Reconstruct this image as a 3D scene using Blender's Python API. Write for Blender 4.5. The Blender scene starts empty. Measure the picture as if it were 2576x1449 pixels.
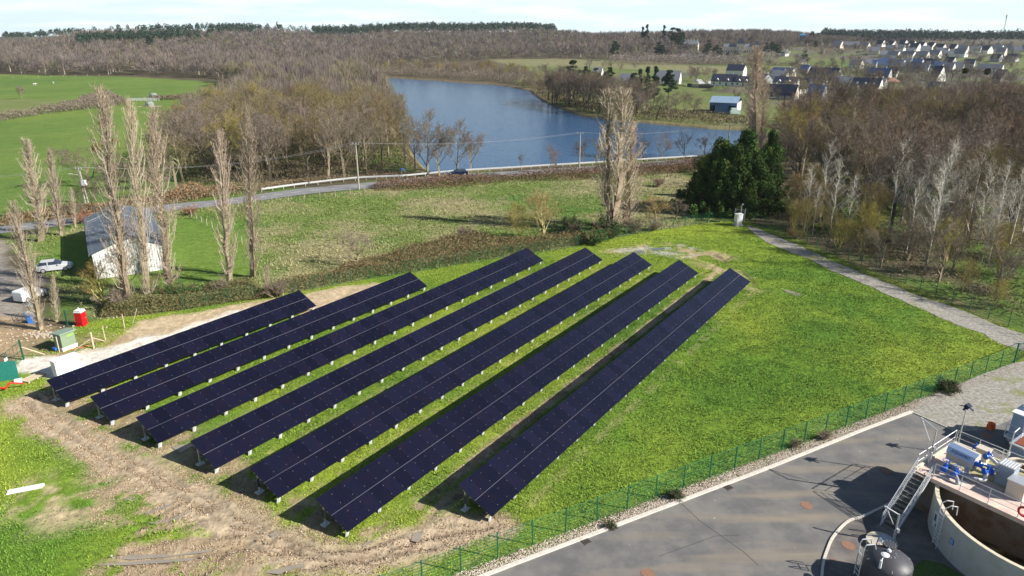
import bpy, math, random
import numpy as np
from math import radians as R, sin, cos, pi, hypot, atan2
from mathutils import Vector, Matrix
S=bpy.context.scene; COL=S.collection
# ---------------------------------------------------------------- camera, sky, sun, exposure
F=1788.; H=31.; TH=math.atan((724.5-80)/F)
cd=bpy.data.cameras.new('camera'); cam=bpy.data.objects.new('camera',cd); COL.objects.link(cam)
cam.location=(0,0,H); cam.rotation_euler=(pi/2-TH,0,0); cd.sensor_width=36; cd.lens=F/2576*36; cd.clip_start=.5; cd.clip_end=20000
S.camera=cam
SUN_AZ,SUN_EL=R(106),R(32.5)
sd=bpy.data.lights.new('sun','SUN'); sd.energy=5; sd.angle=R(.53); sd.color=(1,.95,.86)
so=bpy.data.objects.new('sun',sd); COL.objects.link(so)
sv=Vector((sin(SUN_AZ)*cos(SUN_EL),cos(SUN_AZ)*cos(SUN_EL),sin(SUN_EL)))
so.rotation_euler=sv.to_track_quat('Z','Y').to_euler(); so.location=(60,-20,80)
W=bpy.data.worlds.new('World'); S.world=W; W.use_nodes=True
nt=W.node_tree; nt.nodes.clear(); N=nt.nodes.new; L=nt.links.new
out=N('ShaderNodeOutputWorld'); bg=N('ShaderNodeBackground'); bg.inputs[1].default_value=.05
sky=N('ShaderNodeTexSky'); sky.sky_type='NISHITA'; sky.sun_disc=False; sky.sun_elevation=SUN_EL; sky.sun_rotation=SUN_AZ
sky.air_density=1.15; sky.dust_density=.6; sky.ozone_density=2.5
tc=N('ShaderNodeTexCoord'); sep=N('ShaderNodeSeparateXYZ'); L(tc.outputs['Generated'],sep.inputs[0])
def wm(op,a,b,clamp=False):
    m=N('ShaderNodeMath'); m.operation=op; m.use_clamp=clamp
    for i,v in enumerate((a,b)):
        if v is None: continue
        if isinstance(v,(int,float)): m.inputs[i].default_value=v
        else: L(v,m.inputs[i])
    return m.outputs[0]
zz=wm('ADD',wm('MAXIMUM',sep.outputs[2],0.),.09)
cx=wm('DIVIDE',sep.outputs[0],zz); cy=wm('DIVIDE',sep.outputs[1],zz)
comb=N('ShaderNodeCombineXYZ'); L(cx,comb.inputs[0]); L(cy,comb.inputs[1])
nz=N('ShaderNodeTexNoise'); nz.inputs['Scale'].default_value=1.1; nz.inputs['Detail'].default_value=7; nz.inputs['Roughness'].default_value=.62; L(comb.outputs[0],nz.inputs['Vector'])
nz2=N('ShaderNodeTexNoise'); nz2.inputs['Scale'].default_value=.9; nz2.inputs['Detail'].default_value=5; L(comb.outputs[0],nz2.inputs['Vector'])
# cover: broken cloud everywhere, closing into one bright veil near the horizon
cov=wm('MULTIPLY',wm('SUBTRACT',nz.outputs[0],.56),5.,True)
hor=wm('SUBTRACT',1.,wm('MULTIPLY',wm('SUBTRACT',wm('MAXIMUM',sep.outputs[2],0.),.055),8.),True)
cov=wm('MAXIMUM',wm('MULTIPLY',cov,.06),wm('MULTIPLY',hor,1.05),True)
shade=wm('MULTIPLY',wm('SUBTRACT',nz2.outputs[0],.44),5.5,True)
cc=N('ShaderNodeMixRGB'); cc.inputs[1].default_value=(10.7,12.8,13.6,1); cc.inputs[2].default_value=(13.0,14.8,15.0,1); L(shade,cc.inputs[0])
mx=N('ShaderNodeMixRGB'); L(cov,mx.inputs[0]); L(sky.outputs[0],mx.inputs[1]); L(cc.outputs[0],mx.inputs[2])
L(mx.outputs[0],bg.inputs[0]); L(bg.outputs[0],out.inputs[0])
S.view_settings.view_transform='Standard'; S.view_settings.look='None'; S.view_settings.gamma=1; S.view_settings.exposure=.78
S.cycles.max_bounces=6; S.cycles.diffuse_bounces=2; S.cycles.glossy_bounces=3; S.cycles.transparent_max_bounces=6
S.cycles.use_denoising=True; S.cycles.denoiser='OPENIMAGEDENOISE'; S.cycles.denoising_input_passes='RGB_ALBEDO_NORMAL'; S.cycles.denoising_prefilter='ACCURATE'
# ---------------------------------------------------------------- numbers: terrain, pixel -> point
def ss(a,b,v): t=np.clip((v-a)/(b-a),0,1); return t*t*(3-2*t)
AZ=np.radians([-60,-36,-32,-29,-20,-12,-6,0,3,6,9.3,20,22.5,25,34,60]); AH=np.array([9,9,12,22,24,25,30,27,22,18,20,20,15,13,12.5,12])
A0=np.radians([-60,-20,-5,10,18,60]); AR0=np.array([650,650,750,730,700,720]); AR1=np.array([1500,1500,1500,1250,1150,1150])
def _w(x,y): return 2.2*np.sin(x/97.+1.3*np.sin(y/180.))+1.8*np.sin(x/41.+y/230.+.7)+1.5*np.sin(y/120.-x/310.)
def hz(x,y):
    x=np.asarray(x,float); y=np.asarray(y,float); r=np.hypot(x,y); a=np.arctan2(x,y)
    return np.where(y>0,np.interp(a,AZ,AH)*ss(np.interp(a,A0,AR0),np.interp(a,A0,AR1),r)+_w(x,y)*ss(800,1200,r)*(a<.33),10*ss(700,1500,r))
def ray(x,y):
    a=(x-1288)/F; b=-(y-724.5)/F
    return np.array([a,cos(TH)+b*sin(TH),-sin(TH)+b*cos(TH)])
def at(x,y,z=0.):
    r=ray(x,y)
    if z==0.:
        t=-H/r[2] if r[2]<-1e-4 else 6000.
        if t*r[1]>600:
            ts=np.linspace(550,5000,4000); P=r[:,None]*ts/r[1]; d=P[2]+H-hz(P[0],P[1]); k=np.argmax(d<=0)
            if d[k]>0: k=len(ts)-1
            return np.array([P[0,k],P[1,k],float(hz(P[0,k],P[1,k]))])
        return np.array([0,0,H])+r*t
    return np.array([0,0,H])+r*((z-H)/r[2])
def V3(x,y,z=0.): return Vector(at(x,y,z))
def proj(P):
    P=np.asarray(P,float); z=P[...,2]-H; d=P[...,1]*cos(TH)-z*sin(TH); u=P[...,1]*sin(TH)+z*cos(TH)
    return 1288+F*P[...,0]/d, 724.5-F*u/d
def poly(pts): return np.array([at(*p)[:2] for p in pts])
def inpoly(P,x,y):
    ins=np.zeros(np.shape(x),bool); n=len(P)
    for i in range(n):
        x1,y1=P[i]; x2,y2=P[(i+1)%n]
        if y1==y2: continue
        c=((y1>y)!=(y2>y))&(x<(x2-x1)*(y-y1)/(y2-y1)+x1); ins^=c
    return ins
def segd(P,x,y,closed=True):
    d=np.full(np.shape(x),1e9); n=len(P)
    for i in range(n if closed else n-1):
        a=P[i]; b=P[(i+1)%n]; e=b-a; l=max((e**2).sum(),1e-9)
        t=np.clip(((x-a[0])*e[0]+(y-a[1])*e[1])/l,0,1)
        d=np.minimum(d,np.hypot(x-a[0]-t*e[0],y-a[1]-t*e[1]))
    return d
def smask(P,x,y,soft):
    "soft 0..1 inside mask of polygon P with edge width soft"
    m=np.zeros(x.shape); b=(x>P[:,0].min()-soft)&(x<P[:,0].max()+soft)&(y>P[:,1].min()-soft)&(y<P[:,1].max()+soft)
    if not b.any(): return m
    xx,yy=x[b],y[b]; d=segd(P,xx,yy)*np.where(inpoly(P,xx,yy),1,-1); m[b]=np.clip(d/soft+.5,0,1); return m
def lmask(P,x,y,w,soft):
    m=np.zeros(x.shape); k=w+soft; b=(x>P[:,0].min()-k)&(x<P[:,0].max()+k)&(y>P[:,1].min()-k)&(y<P[:,1].max()+k)
    if not b.any(): return m
    m[b]=np.clip((w-segd(P,x[b],y[b],False))/soft+.5,0,1); return m
RNG=np.random.default_rng(7)
_tab=RNG.random((256,256))
def vn(x,y):
    xi=np.floor(x).astype(int); yi=np.floor(y).astype(int); fx=x-xi; fy=y-yi; fx=fx*fx*(3-2*fx); fy=fy*fy*(3-2*fy)
    a=_tab[xi&255,yi&255]; b=_tab[(xi+1)&255,yi&255]; c=_tab[xi&255,(yi+1)&255]; d=_tab[(xi+1)&255,(yi+1)&255]
    return (a*(1-fx)+b*fx)*(1-fy)+(c*(1-fx)+d*fx)*fy
def fbm(x,y,s,o=4,off=0.):
    v=0;a=.5;t=0
    for i in range(o): v=v+a*vn(x/s*2**i+off+17.3*i,y/s*2**i+off*1.7+9.1*i); t+=a; a*=.55
    return v/t
# ---------------------------------------------------------------- materials
MATS={}
def mat(name,col,rough=.8,metal=0.,var=0.,scale=1.,bump=0.,spec=.4,vcol=False,rnd=0.,coord='Object',detail=4,col2=None,huev=0.,trans=0.):
    if name in MATS: return MATS[name]
    m=bpy.data.materials.new(name); m.use_nodes=True; n=m.node_tree; b=n.nodes['Principled BSDF']; N=n.nodes.new; L=n.links.new
    b.inputs['Roughness'].default_value=rough; b.inputs['Metallic'].default_value=metal; b.inputs['Specular IOR Level'].default_value=spec
    c=None
    if vcol:
        a=N('ShaderNodeAttribute'); a.attribute_name='Col'; c=a.outputs['Color']
    else:
        rg=N('ShaderNodeRGB'); rg.outputs[0].default_value=(*col,1); c=rg.outputs[0]
    if var or bump or col2:
        t=N('ShaderNodeTexCoord'); nz=N('ShaderNodeTexNoise'); nz.inputs['Scale'].default_value=scale; nz.inputs['Detail'].default_value=detail; nz.inputs['Roughness'].default_value=.65; L(t.outputs[coord],nz.inputs['Vector'])
    if col2:
        rm=N('ShaderNodeMapRange'); rm.inputs[1].default_value=.42; rm.inputs[2].default_value=.6; L(nz.outputs[0],rm.inputs[0])
        x=N('ShaderNodeMixRGB'); L(rm.outputs[0],x.inputs[0]); L(c,x.inputs[1]); x.inputs[2].default_value=(*col2,1); c=x.outputs[0]
    if var or rnd:
        hs=N('ShaderNodeHueSaturation'); L(c,hs.inputs['Color']); v=None
        if var:
            mr=N('ShaderNodeMapRange'); mr.inputs[1].default_value=.25; mr.inputs[2].default_value=.75; mr.inputs[3].default_value=1-var; mr.inputs[4].default_value=1+var; L(nz.outputs[0],mr.inputs[0]); v=mr.outputs[0]
        if rnd:
            oi=N('ShaderNodeObjectInfo'); mr=N('ShaderNodeMapRange'); mr.inputs[3].default_value=1-rnd; mr.inputs[4].default_value=1+rnd; L(oi.outputs['Random'],mr.inputs[0])
            if v is None: v=mr.outputs[0]
            else:
                mm=N('ShaderNodeMath'); mm.operation='MULTIPLY'; L(v,mm.inputs[0]); L(mr.outputs[0],mm.inputs[1]); v=mm.outputs[0]
            if huev:
                ma=N('ShaderNodeMath'); ma.operation='MULTIPLY'; ma.inputs[1].default_value=7.31; L(oi.outputs['Random'],ma.inputs[0])
                mf=N('ShaderNodeMath'); mf.operation='FRACT'; L(ma.outputs[0],mf.inputs[0])
                mh=N('ShaderNodeMapRange'); mh.inputs[3].default_value=.5-huev; mh.inputs[4].default_value=.5+huev; L(mf.outputs[0],mh.inputs[0]); L(mh.outputs[0],hs.inputs['Hue'])
        L(v,hs.inputs['Value']); c=hs.outputs[0]
    L(c,b.inputs['Base Color'])
    if bump:
        bp=N('ShaderNodeBump'); bp.inputs['Strength'].default_value=min(1,bump); bp.inputs['Distance'].default_value=.05 if bump<=1 else .05*bump; L(nz.outputs[0],bp.inputs['Height']); L(bp.outputs[0],b.inputs['Normal'])
    if trans:
        b.inputs['Transmission Weight'].default_value=trans
    MATS[name]=m; return m
# ---------------------------------------------------------------- mesh kit
class MB:
    def __init__(s): s.v=[]; s.f=[]; s.m=[]; s.cur=0
    def face(s,pts,m=None):
        k=len(s.v); s.v+= [tuple(p) for p in pts]; s.f.append(tuple(range(k,k+len(pts)))); s.m.append(s.cur if m is None else m)
    def box(s,c,size,rz=0.,M=None,m=None):
        hx,hy,hz_=size[0]/2,size[1]/2,size[2]/2; k=len(s.v); cz,sz=cos(rz),sin(rz)
        for dx,dy,dz in ((-1,-1,-1),(1,-1,-1),(1,1,-1),(-1,1,-1),(-1,-1,1),(1,-1,1),(1,1,1),(-1,1,1)):
            p=Vector((dx*hx,dy*hy,dz*hz_))
            if M is not None: p=M@p
            p=Vector((p.x*cz-p.y*sz,p.x*sz+p.y*cz,p.z)); s.v.append((c[0]+p.x,c[1]+p.y,c[2]+p.z))
        for f in ((0,3,2,1),(4,5,6,7),(0,1,5,4),(1,2,6,5),(2,3,7,6),(3,0,4,7)): s.f.append(tuple(k+i for i in f)); s.m.append(s.cur if m is None else m)
        return s
    def tube(s,a,b,r0,r1=None,n=8,caps=True,m=None):
        a=Vector(a); b=Vector(b); r1=r0 if r1 is None else r1; d=(b-a)
        if d.length<1e-6: return s
        d.normalize(); q=d.orthogonal().normalized(); w=d.cross(q); k=len(s.v)
        for p,r in ((a,r0),(b,r1)):
            for i in range(n):
                t=2*pi*i/n; s.v.append(tuple(p+(q*cos(t)+w*sin(t))*r))
        mm=s.cur if m is None else m
        for i in range(n): s.f.append((k+i,k+(i+1)%n,k+n+(i+1)%n,k+n+i)); s.m.append(mm)
        if caps: s.f.append(tuple(k+n-1-i for i in range(n))); s.m.append(mm); s.f.append(tuple(k+n+i for i in range(n))); s.m.append(mm)
        return s
    def path(s,pts,r,n=6,m=None):
        for a,b in zip(pts,pts[1:]): s.tube(a,b,r,r,n,True,m)
        return s
    def lathe(s,prof,c=(0,0,0),n=32,m=None,a0=0.,a1=2*pi):
        k=len(s.v); full=abs(a1-a0-2*pi)<1e-6; nn=n if full else n+1; mm=s.cur if m is None else m
        for r,z in prof:
            for i in range(nn):
                t=a0+(a1-a0)*i/n; s.v.append((c[0]+r*cos(t),c[1]+r*sin(t),c[2]+z))
        for j in range(len(prof)-1):
            for i in range(n):
                i2=(i+1)%nn; s.f.append((k+j*nn+i,k+j*nn+i2,k+(j+1)*nn+i2,k+(j+1)*nn+i)); s.m.append(mm)
        return s
    def prism(s,pts,z0,z1,m=None):
        k=len(s.v); n=len(pts); mm=s.cur if m is None else m
        s.v+=[(p[0],p[1],z0) for p in pts]+[(p[0],p[1],z1) for p in pts]
        s.f.append(tuple(k+n-1-i for i in range(n))); s.f.append(tuple(k+n+i for i in range(n))); s.m+=[mm,mm]
        for i in range(n): s.f.append((k+i,k+(i+1)%n,k+n+(i+1)%n,k+n+i)); s.m.append(mm)
        return s
    def mesh(s,name,mats,smooth=False):
        me=bpy.data.meshes.new(name); me.from_pydata(s.v,[],s.f)
        for m in (mats if isinstance(mats,(list,tuple)) else [mats]): me.materials.append(m)
        me.polygons.foreach_set('material_index',s.m)
        if smooth: me.polygons.foreach_set('use_smooth',[True]*len(s.f))
        me.update(); return me
    def build(s,name,mats,parent=None,smooth=False,loc=None): return link(name,s.mesh(name,mats,smooth),parent,loc)
def link(name,me,parent=None,loc=None,rz=None,sc=None):
    o=bpy.data.objects.new(name,me); COL.objects.link(o)
    if parent is not None: o.parent=parent
    if loc is not None: o.location=loc
    if rz is not None: o.rotation_euler=(0,0,rz)
    if sc is not None: o.scale=(sc,sc,sc) if isinstance(sc,(int,float)) else sc
    return o
def tag(o,label=None,cat=None,group=None,kind=None):
    if label: o['label']=label
    if cat: o['category']=cat
    if group: o['group']=group
    if kind: o['kind']=kind
    return o
def thing(name,label,cat,loc=(0,0,0),rz=0.,group=None,sc=None):
    o=link(name,None,None,loc,rz,sc); o.empty_display_size=.3; return tag(o,label,cat,group)
def copy_tree(o,parent=None):
    c=o.copy(); COL.objects.link(c); c.parent=parent
    for ch in o.children: copy_tree(ch,c)
    return c
def tri_mesh(name,P,k,mats,col=None,midx=None):
    "P (n*k,3) points, faces of k corners each"
    n=len(P)//k; me=bpy.data.meshes.new(name); me.vertices.add(n*k); me.loops.add(n*k); me.polygons.add(n)
    me.vertices.foreach_set('co',np.ascontiguousarray(P,dtype=np.float32).ravel()); me.loops.foreach_set('vertex_index',np.arange(n*k,dtype=np.int32))
    me.polygons.foreach_set('loop_start',np.arange(0,n*k,k,dtype=np.int32))
    for m in (mats if isinstance(mats,(list,tuple)) else [mats]): me.materials.append(m)
    if midx is not None: me.polygons.foreach_set('material_index',midx.astype(np.int32))
    me.update(calc_edges=True)
    if col is not None:
        a=me.color_attributes.new('Col','FLOAT_COLOR','POINT'); c=np.ones((n*k,4),np.float32); c[:,:3]=np.repeat(col,k,0) if len(col)==n else col; a.data.foreach_set('color',c.ravel())
    return me
def grid_mesh(name,X,Y,Z,mats,col=None,smooth=True,keep=None):
    ny,nx=X.shape; me=bpy.data.meshes.new(name); me.vertices.add(nx*ny); P=np.stack([X,Y,Z],-1).reshape(-1,3).astype(np.float32)
    i=np.arange(nx*ny).reshape(ny,nx); q=np.stack([i[:-1,:-1],i[:-1,1:],i[1:,1:],i[1:,:-1]],-1).reshape(-1,4)
    if keep is not None: q=q[keep.ravel()]
    n=len(q); me.loops.add(n*4); me.polygons.add(n); me.vertices.foreach_set('co',P.ravel()); me.loops.foreach_set('vertex_index',q.astype(np.int32).ravel()); me.polygons.foreach_set('loop_start',np.arange(0,n*4,4,dtype=np.int32))
    if smooth: me.polygons.foreach_set('use_smooth',np.ones(n,bool))
    me.materials.append(mats); me.update(calc_edges=True)
    if col is not None:
        a=me.color_attributes.new('Col','FLOAT_COLOR','POINT'); c=np.ones((nx*ny,4),np.float32); c[:,:3]=col.reshape(-1,3); a.data.foreach_set('color',c.ravel())
    return me
def flat(name,pts,z,m,kind='structure'):
    me=bpy.data.meshes.new(name); me.from_pydata([(p[0],p[1],z) for p in pts],[],[tuple(range(len(pts)))]); me.materials.append(m); me.update()
    if me.polygons[0].normal.z<0: me.flip_normals()
    o=link(name,me); o['kind']=kind; return o
# ---------------------------------------------------------------- land: one sheet of ground to the horizon
def axis(fine0,fine1,st,lo,hi,g):
    a=list(np.arange(fine0,fine1,st)); s=st; v=a[-1]
    while v<hi: s*=1+g; v+=s; a.append(v)
    s=st; v=a[0]; b=[]
    while v>lo: s*=1+g; v-=s; b.append(v)
    return np.array(b[::-1]+a)
gx=axis(-72,62,.3,-2600,2800,.011); gy=axis(30,112,.26,-500,2900,.011)
GX,GY=np.meshgrid(gx,gy); X=GX.ravel(); Y=GY.ravel()
PX,PY=X+(fbm(X,Y,2.2,3,3.)-.5)*2.2, Y+(fbm(X,Y,2.2,3,40.)-.5)*2.2       # ragged coordinates for natural edges
PX2,PY2=X+(fbm(X,Y,12,3,5.)-.5)*8, Y+(fbm(X,Y,12,3,60.)-.5)*8
RR=np.hypot(X,Y)
# outlines on the ground, read off the photograph and laid on the land
LAKE=poly([(946,192),(1019,196),(1094,200),(1169,206),(1244,210),(1288,216),(1338,227),(1370,252),(1408,267),(1463,287),(1523,293),(1580,300),(1663,308),(1738,314),(1788,319),(1870,322),(1925,345),(1905,372),(1830,386),(1750,392),(1600,400),(1450,410),(1300,420),(1200,427),(1110,436),(1068,427),(1040,400),(1010,350),(985,300),(965,250),(945,220),(932,203)])
FENCE_N=poly([(250,806),(347,794),(464,780),(520,770),(626,752),(760,733),(900,707),(1048,683),(1170,664),(1246,650),(1355,636),(1427,625),(1523,603),(1600,589),(1677,576),(1760,563),(1815,556),(1846,556)])
FENCE_E=poly([(1870,556),(1893,561),(1936,578),(1983,594),(2032,612),(2086,638),(2143,664),(2206,687),(2274,713),(2348,745),(2430,780),(2519,816),(2569,836),(2640,868)])
FENCE_S=poly([(2551,912),(960,1513)])
ROAD=poly([(-420,640),(-200,607),(-60,586),(0,578),(80,568),(170,557),(300,540),(437,521),(550,511),(650,497),(780,480),(944,465),(1060,453),(1176,443),(1288,437),(1400,430),(1505,423),(1620,414),(1740,406),(1850,400),(1960,392),(2100,380)])
PATH=poly([(1880,566),(1893,584),(1932,611),(2037,653),(2097,683),(2187,721),(2282,764),(2357,794),(2420,821),(2474,841),(2520,868),(2600,890),(2760,900),(2760,870),(2650,868),(2576,841),(2532,826),(2464,801),(2370,762),(2282,734),(2254,721),(2157,683),(2072,648),(2002,615),(1932,587),(1900,571)])
LOT=poly([(2290,1040),(2320,1008),(2400,972),(2480,939),(2540,918),(2620,900),(3000,860),(3400,1100),(2900,1300),(2400,1090)])
SITE=np.concatenate([FENCE_N,FENCE_E,FENCE_S,poly([(-200,1600),(-60,1200),(-20,960),(40,905),(160,830),(240,808)])])
DRIVE=poly([(-200,600),(0,604),(22,604),(14,640),(12,664),(30,676),(110,694),(125,702),(95,722),(60,760),(72,792),(110,830),(95,846),(20,862),(-60,870),(-260,870)])
LIME=poly([(-20,958),(40,925),(62,903),(150,890),(270,873),(350,858),(420,838),(500,810),(570,790),(640,772),(600,808),(480,850),(330,905),(230,945),(170,965),(100,950),(40,945)])
TAN=poly([(268,876),(300,850),(350,809),(400,799),(525,779),(644,757),(740,745),(850,721),(940,711),(968,716),(900,748),(850,768),(780,790),(600,800),(430,842)])
SW=poly([(50,985),(160,955),(560,1240),(860,1385),(1130,1270),(1235,1300),(1230,1345),(900,1480),(300,1600),(260,1400),(330,1300),(300,1240),(215,1185),(120,1110),(60,1050)])
SW2=poly([(210,1250),(330,1200),(860,1395),(1150,1290),(1260,1300),(1230,1350),(960,1480),(300,1600),(200,1450),(330,1380)])
TANW=poly([(15,1300),(70,1210),(150,1195),(250,1215),(280,1270),(230,1320),(100,1345)])
WET=poly([(1450,648),(1540,625),(1640,612),(1760,612),(1830,640),(1900,690),(1915,735),(1870,725),(1830,690),(1780,690),(1745,655),(1660,632),(1560,640)])
WET2=poly([(1520,640),(1600,622),(1700,616),(1770,628),(1745,650),(1650,640),(1600,650)])
MEADOW=np.concatenate([poly([(0,600),(60,596),(170,575),(437,528),(644,506),(944,474),(1288,446),(1505,430),(1740,414),(1860,408),(1900,540)]),poly([(1870,560)]),FENCE_N[::-1]])
PASTURE=poly([(-500,640),(-100,580),(80,556),(300,532),(437,512),(470,470),(500,420),(440,360),(540,300),(600,262),(640,230),(600,212),(540,206),(300,192),(140,190),(-100,186),(-700,184)])
DRYP=poly([(-700,262),(0,250),(200,252),(230,262),(180,268),(0,302),(-600,345)])
RWOOD=poly([(1880,556),(1893,562),(2032,613),(2206,688),(2348,746),(2519,817),(2640,869),(3300,1150),(4200,600),(3300,330),(2600,262),(2420,262),(2240,262),(2060,285),(1950,310),(1870,322),(1930,345),(1900,400)])
VIL=poly([(1250,150),(1540,150),(1580,160),(1960,164),(2050,150),(2200,144),(2576,120),(3300,110),(3600,330),(2600,262),(2240,262),(2060,285),(1950,310),(1870,322),(1738,314),(1580,300),(1463,287),(1370,252),(1300,205),(1288,170)])
VDRY=poly([(1230,150),(1400,148),(1600,153),(1900,172),(2060,178),(1900,186),(1700,180),(1500,170),(1290,166)])
LAWN=poly([(1800,150),(1860,138),(1940,122),(2010,118),(2060,130),(2060,150),(2130,128),(2200,122),(2240,140),(2200,152),(2060,166),(1960,166)])
YARD=poly([(700,1650),(1288,1427),(1932,1183),(2178,1084),(2294,1041),(2400,1087),(2482,1083),(2576,1044),(2700,1000),(3500,1300),(4200,2600),(1200,2600)])
DRIP=[(-46.75,24,80,.38),(-40.35,24,87,.3),(-33.75,26,92,.33),(-28.7,30,94,.5),(-47.6,44,80,.25),(-53.2,38,80,.18)]
AR=R(34.2); U2=np.array([sin(AR),cos(AR)]); N2=np.array([U2[1],-U2[0]])
def uv(x,y): return x*U2[0]+y*U2[1], x*N2[0]+y*N2[1]
def UV(u,v,z=0.): return Vector((U2[0]*u+N2[0]*v,U2[1]*u+N2[1]*v,z))
def line(pts): return poly(pts)
RUTS=[line([(60,1010),(150,1085),(260,1150),(400,1220),(520,1290),(650,1340),(760,1390),(850,1412),(960,1392),(1080,1350),(1230,1325)]),
 line([(90,1000),(190,1075),(300,1140),(440,1215),(560,1280),(700,1345),(800,1380),(900,1385),(1000,1350),(1110,1280),(1180,1235)]),
 line([(270,1400),(400,1365),(520,1350),(620,1350),(760,1380)]),line([(230,1425),(360,1415),(520,1400),(640,1378),(760,1392)]),
 line([(330,1335),(420,1300),(480,1275),(560,1280)]),line([(350,1312),(420,1285),(470,1262)]),line([(320,1350),(470,1320),(520,1300)]),
 line([(640,1450),(740,1435),(860,1420),(980,1400),(1100,1370)]),line([(500,1450),(560,1400),(640,1360)]),
 line([(1490,640),(1570,622),(1700,618),(1800,640),(1850,690)]),line([(1700,650),(1790,640),(1870,680),(1895,720)]),line([(1745,700),(1800,665),(1850,640)])]
gn=fbm(X,Y,3.,4,1.); gn2=fbm(X,Y,14,4,8.); gn3=fbm(X,Y,.9,3,22.); gn4=fbm(X,Y,45,3,31.)
def mixc(a,b,t): t=np.clip(t,0,1)[:,None]; return np.array(a)*(1-t)+np.array(b)*t
C=mixc((.085,.072,.045),(.12,.10,.062),gn2)                                  # woodland floor
C=mixc(C,(.09,.145,.028),(gn2-.46)*7*(RR<330))
def lay(mask,col): 
    global C; t=mask[:,None]; C=C*(1-t)+col*t
def G(a,b,t): return mixc(a,b,t)
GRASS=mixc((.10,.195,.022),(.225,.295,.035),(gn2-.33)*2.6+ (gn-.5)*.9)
yellow_far=ss(85,112,Y)*ss(-5,25,X); GRASS=GRASS*(1-.45*yellow_far[:,None])+np.array((.235,.29,.028))*.55*yellow_far[:,None]  # grass turns lighter and yellower towards the far right of the field
mead=mixc((.14,.195,.05),(.28,.255,.13),(gn2-.44)*3.4+(gn-.5)*1.6); mead=mead*(.8+.4*gn3[:,None])
mead=mixc(mead,(.33,.28,.17),np.minimum(.7,(fbm(X,Y,9,4,77.)-.58)*8)*(Y>84)); mead=mixc(mead,(.08,.165,.03),(fbm(X,Y,11,3,99.)-.58)*8)
past=mixc((.095,.165,.035),(.15,.215,.045),gn2*1.2-.1+(gn4-.5)); vil=mixc((.10,.15,.035),(.17,.17,.07),gn4*1.6-.4)
vd=((RR>330)&(X>120)&(RR<1080))*np.clip((fbm(X,Y,26,4,12.)-.40)*7,0,1)*np.where((PY2>590)&(PY2<780),.15,1.); vil=np.array((.12,.11,.085))*vd[:,None]+vil*(1-vd[:,None])
m_p=smask(PASTURE,PX2,PY2,3.); lay(m_p,past); lay(smask(DRYP,PX2,PY2,4.)*.7,mixc((.16,.19,.06),(.2,.19,.09),gn2))
lay(smask(VIL,PX2,PY2,5.),vil); lay(smask(VDRY,PX2,PY2,6.)*.75,mixc((.2,.2,.1),(.24,.21,.12),gn2)); lay(smask(LAWN,PX2,PY2,9.),vil)
m_m=smask(MEADOW,PX,PY,2.); lay(m_m,mead)
m_b=smask(poly([(130,640),(200,700),(240,740),(420,720),(470,720),(620,700),(660,640),(600,560),(450,550),(440,545),(300,560),(150,600)]),PX,PY,3.); lay(m_b,mixc((.10,.18,.03),(.155,.225,.04),gn2))
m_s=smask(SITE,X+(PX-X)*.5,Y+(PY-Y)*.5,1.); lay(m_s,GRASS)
bare=mixc((.30,.22,.135),(.41,.32,.21),gn*1.1); tan=mixc((.44,.335,.205),(.50,.40,.27),gn2)
rw=smask(poly([(1880,570),(2032,608),(2206,680),(2519,810),(2519,845),(2206,712),(2032,634),(1880,584)]),PX,PY,2.); lay(rw*.7,mixc((.09,.11,.035),(.17,.13,.07),gn*2-.5))
mud=np.zeros(X.shape)
sw=smask(SW,PX,PY,2.5); mud=np.maximum(mud,sw*np.clip((fbm(X,Y,2.4,5,51.)-.49)*9,0,1)); 
mud=np.maximum(mud,lmask(RUTS[0],PX,PY,1.7,1.5)); mud=np.maximum(mud,lmask(RUTS[1],PX,PY,.9,1.2)*.9)
mud=np.maximum(mud,smask(SW2,PX,PY,2.)*np.clip((fbm(X,Y,1.8,5,57.)-.475)*10,0,1))
wet=smask(WET,PX,PY,3.); wetm=wet*np.clip((fbm(X,Y,2.,4,61.)-.42)*7,0,1); mud=np.maximum(mud,wetm*.85)
UU,VV=uv(X,Y)
for v0,u0,u1,wd in DRIP:
    mud=np.maximum(mud,np.clip((wd+.25*(gn3-.5)*2-np.abs(VV-v0))/.25+.5,0,1)*((UU>u0)&(UU<u1))*(.55+.45*(gn>.42)))
for v0 in (-22.3,-29.3,-36.,-42.6,-49.3,-55.9,-62.5):                        # thin worn line under each lower panel edge
    mud=np.maximum(mud,.35*np.clip((.5-np.abs(VV-v0))/.6+.3,0,1)*(UU>23)*(UU<88)*(gn3>.45))
enda=np.clip((26.5+fbm(X,Y,3,3,5.)*4-UU)/2,0,1)*ss(20.5,22.5,UU)*(VV<-29)*(VV>-68)*np.clip((fbm(X,Y,2.1,4,33.)-.38)*6,0,1); mud=np.maximum(mud,enda*.8*m_s)
lay(mud*m_s,bare)
lay(lmask(RUTS[0],PX,PY,1.5,1.5)*.75,np.tile((.47,.375,.265),(len(X),1)))
for rt in RUTS: lay(lmask(rt,PX*.3+X*.7,PY*.3+Y*.7,.16,.25)*.75*(gn3>.35),np.tile((.19,.145,.10),(len(X),1)))
lay(smask(TANW,PX,PY,3.)*np.clip((fbm(X,Y,2.6,4,71.)-.34)*7,0,1)*.95,tan)
lay(smask(TAN,PX,PY,1.4),tan); lay(smask(DRIVE,PX,PY,1.5),mixc((.24,.22,.20),(.33,.28,.22),gn2*1.6-.3))
lay(smask(poly([(-40,790),(60,800),(130,826),(190,850),(270,838),(330,852),(280,880),(150,900),(60,905),(-60,900)]),PX,PY,2.),mixc((.32,.23,.14),(.42,.31,.19),gn))
lay(smask(poly([(40,850),(60,868),(95,885),(210,878),(250,840),(200,830),(130,828)]),PX,PY,2.)*.6,mixc((.12,.12,.05),(.2,.16,.09),gn))
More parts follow.
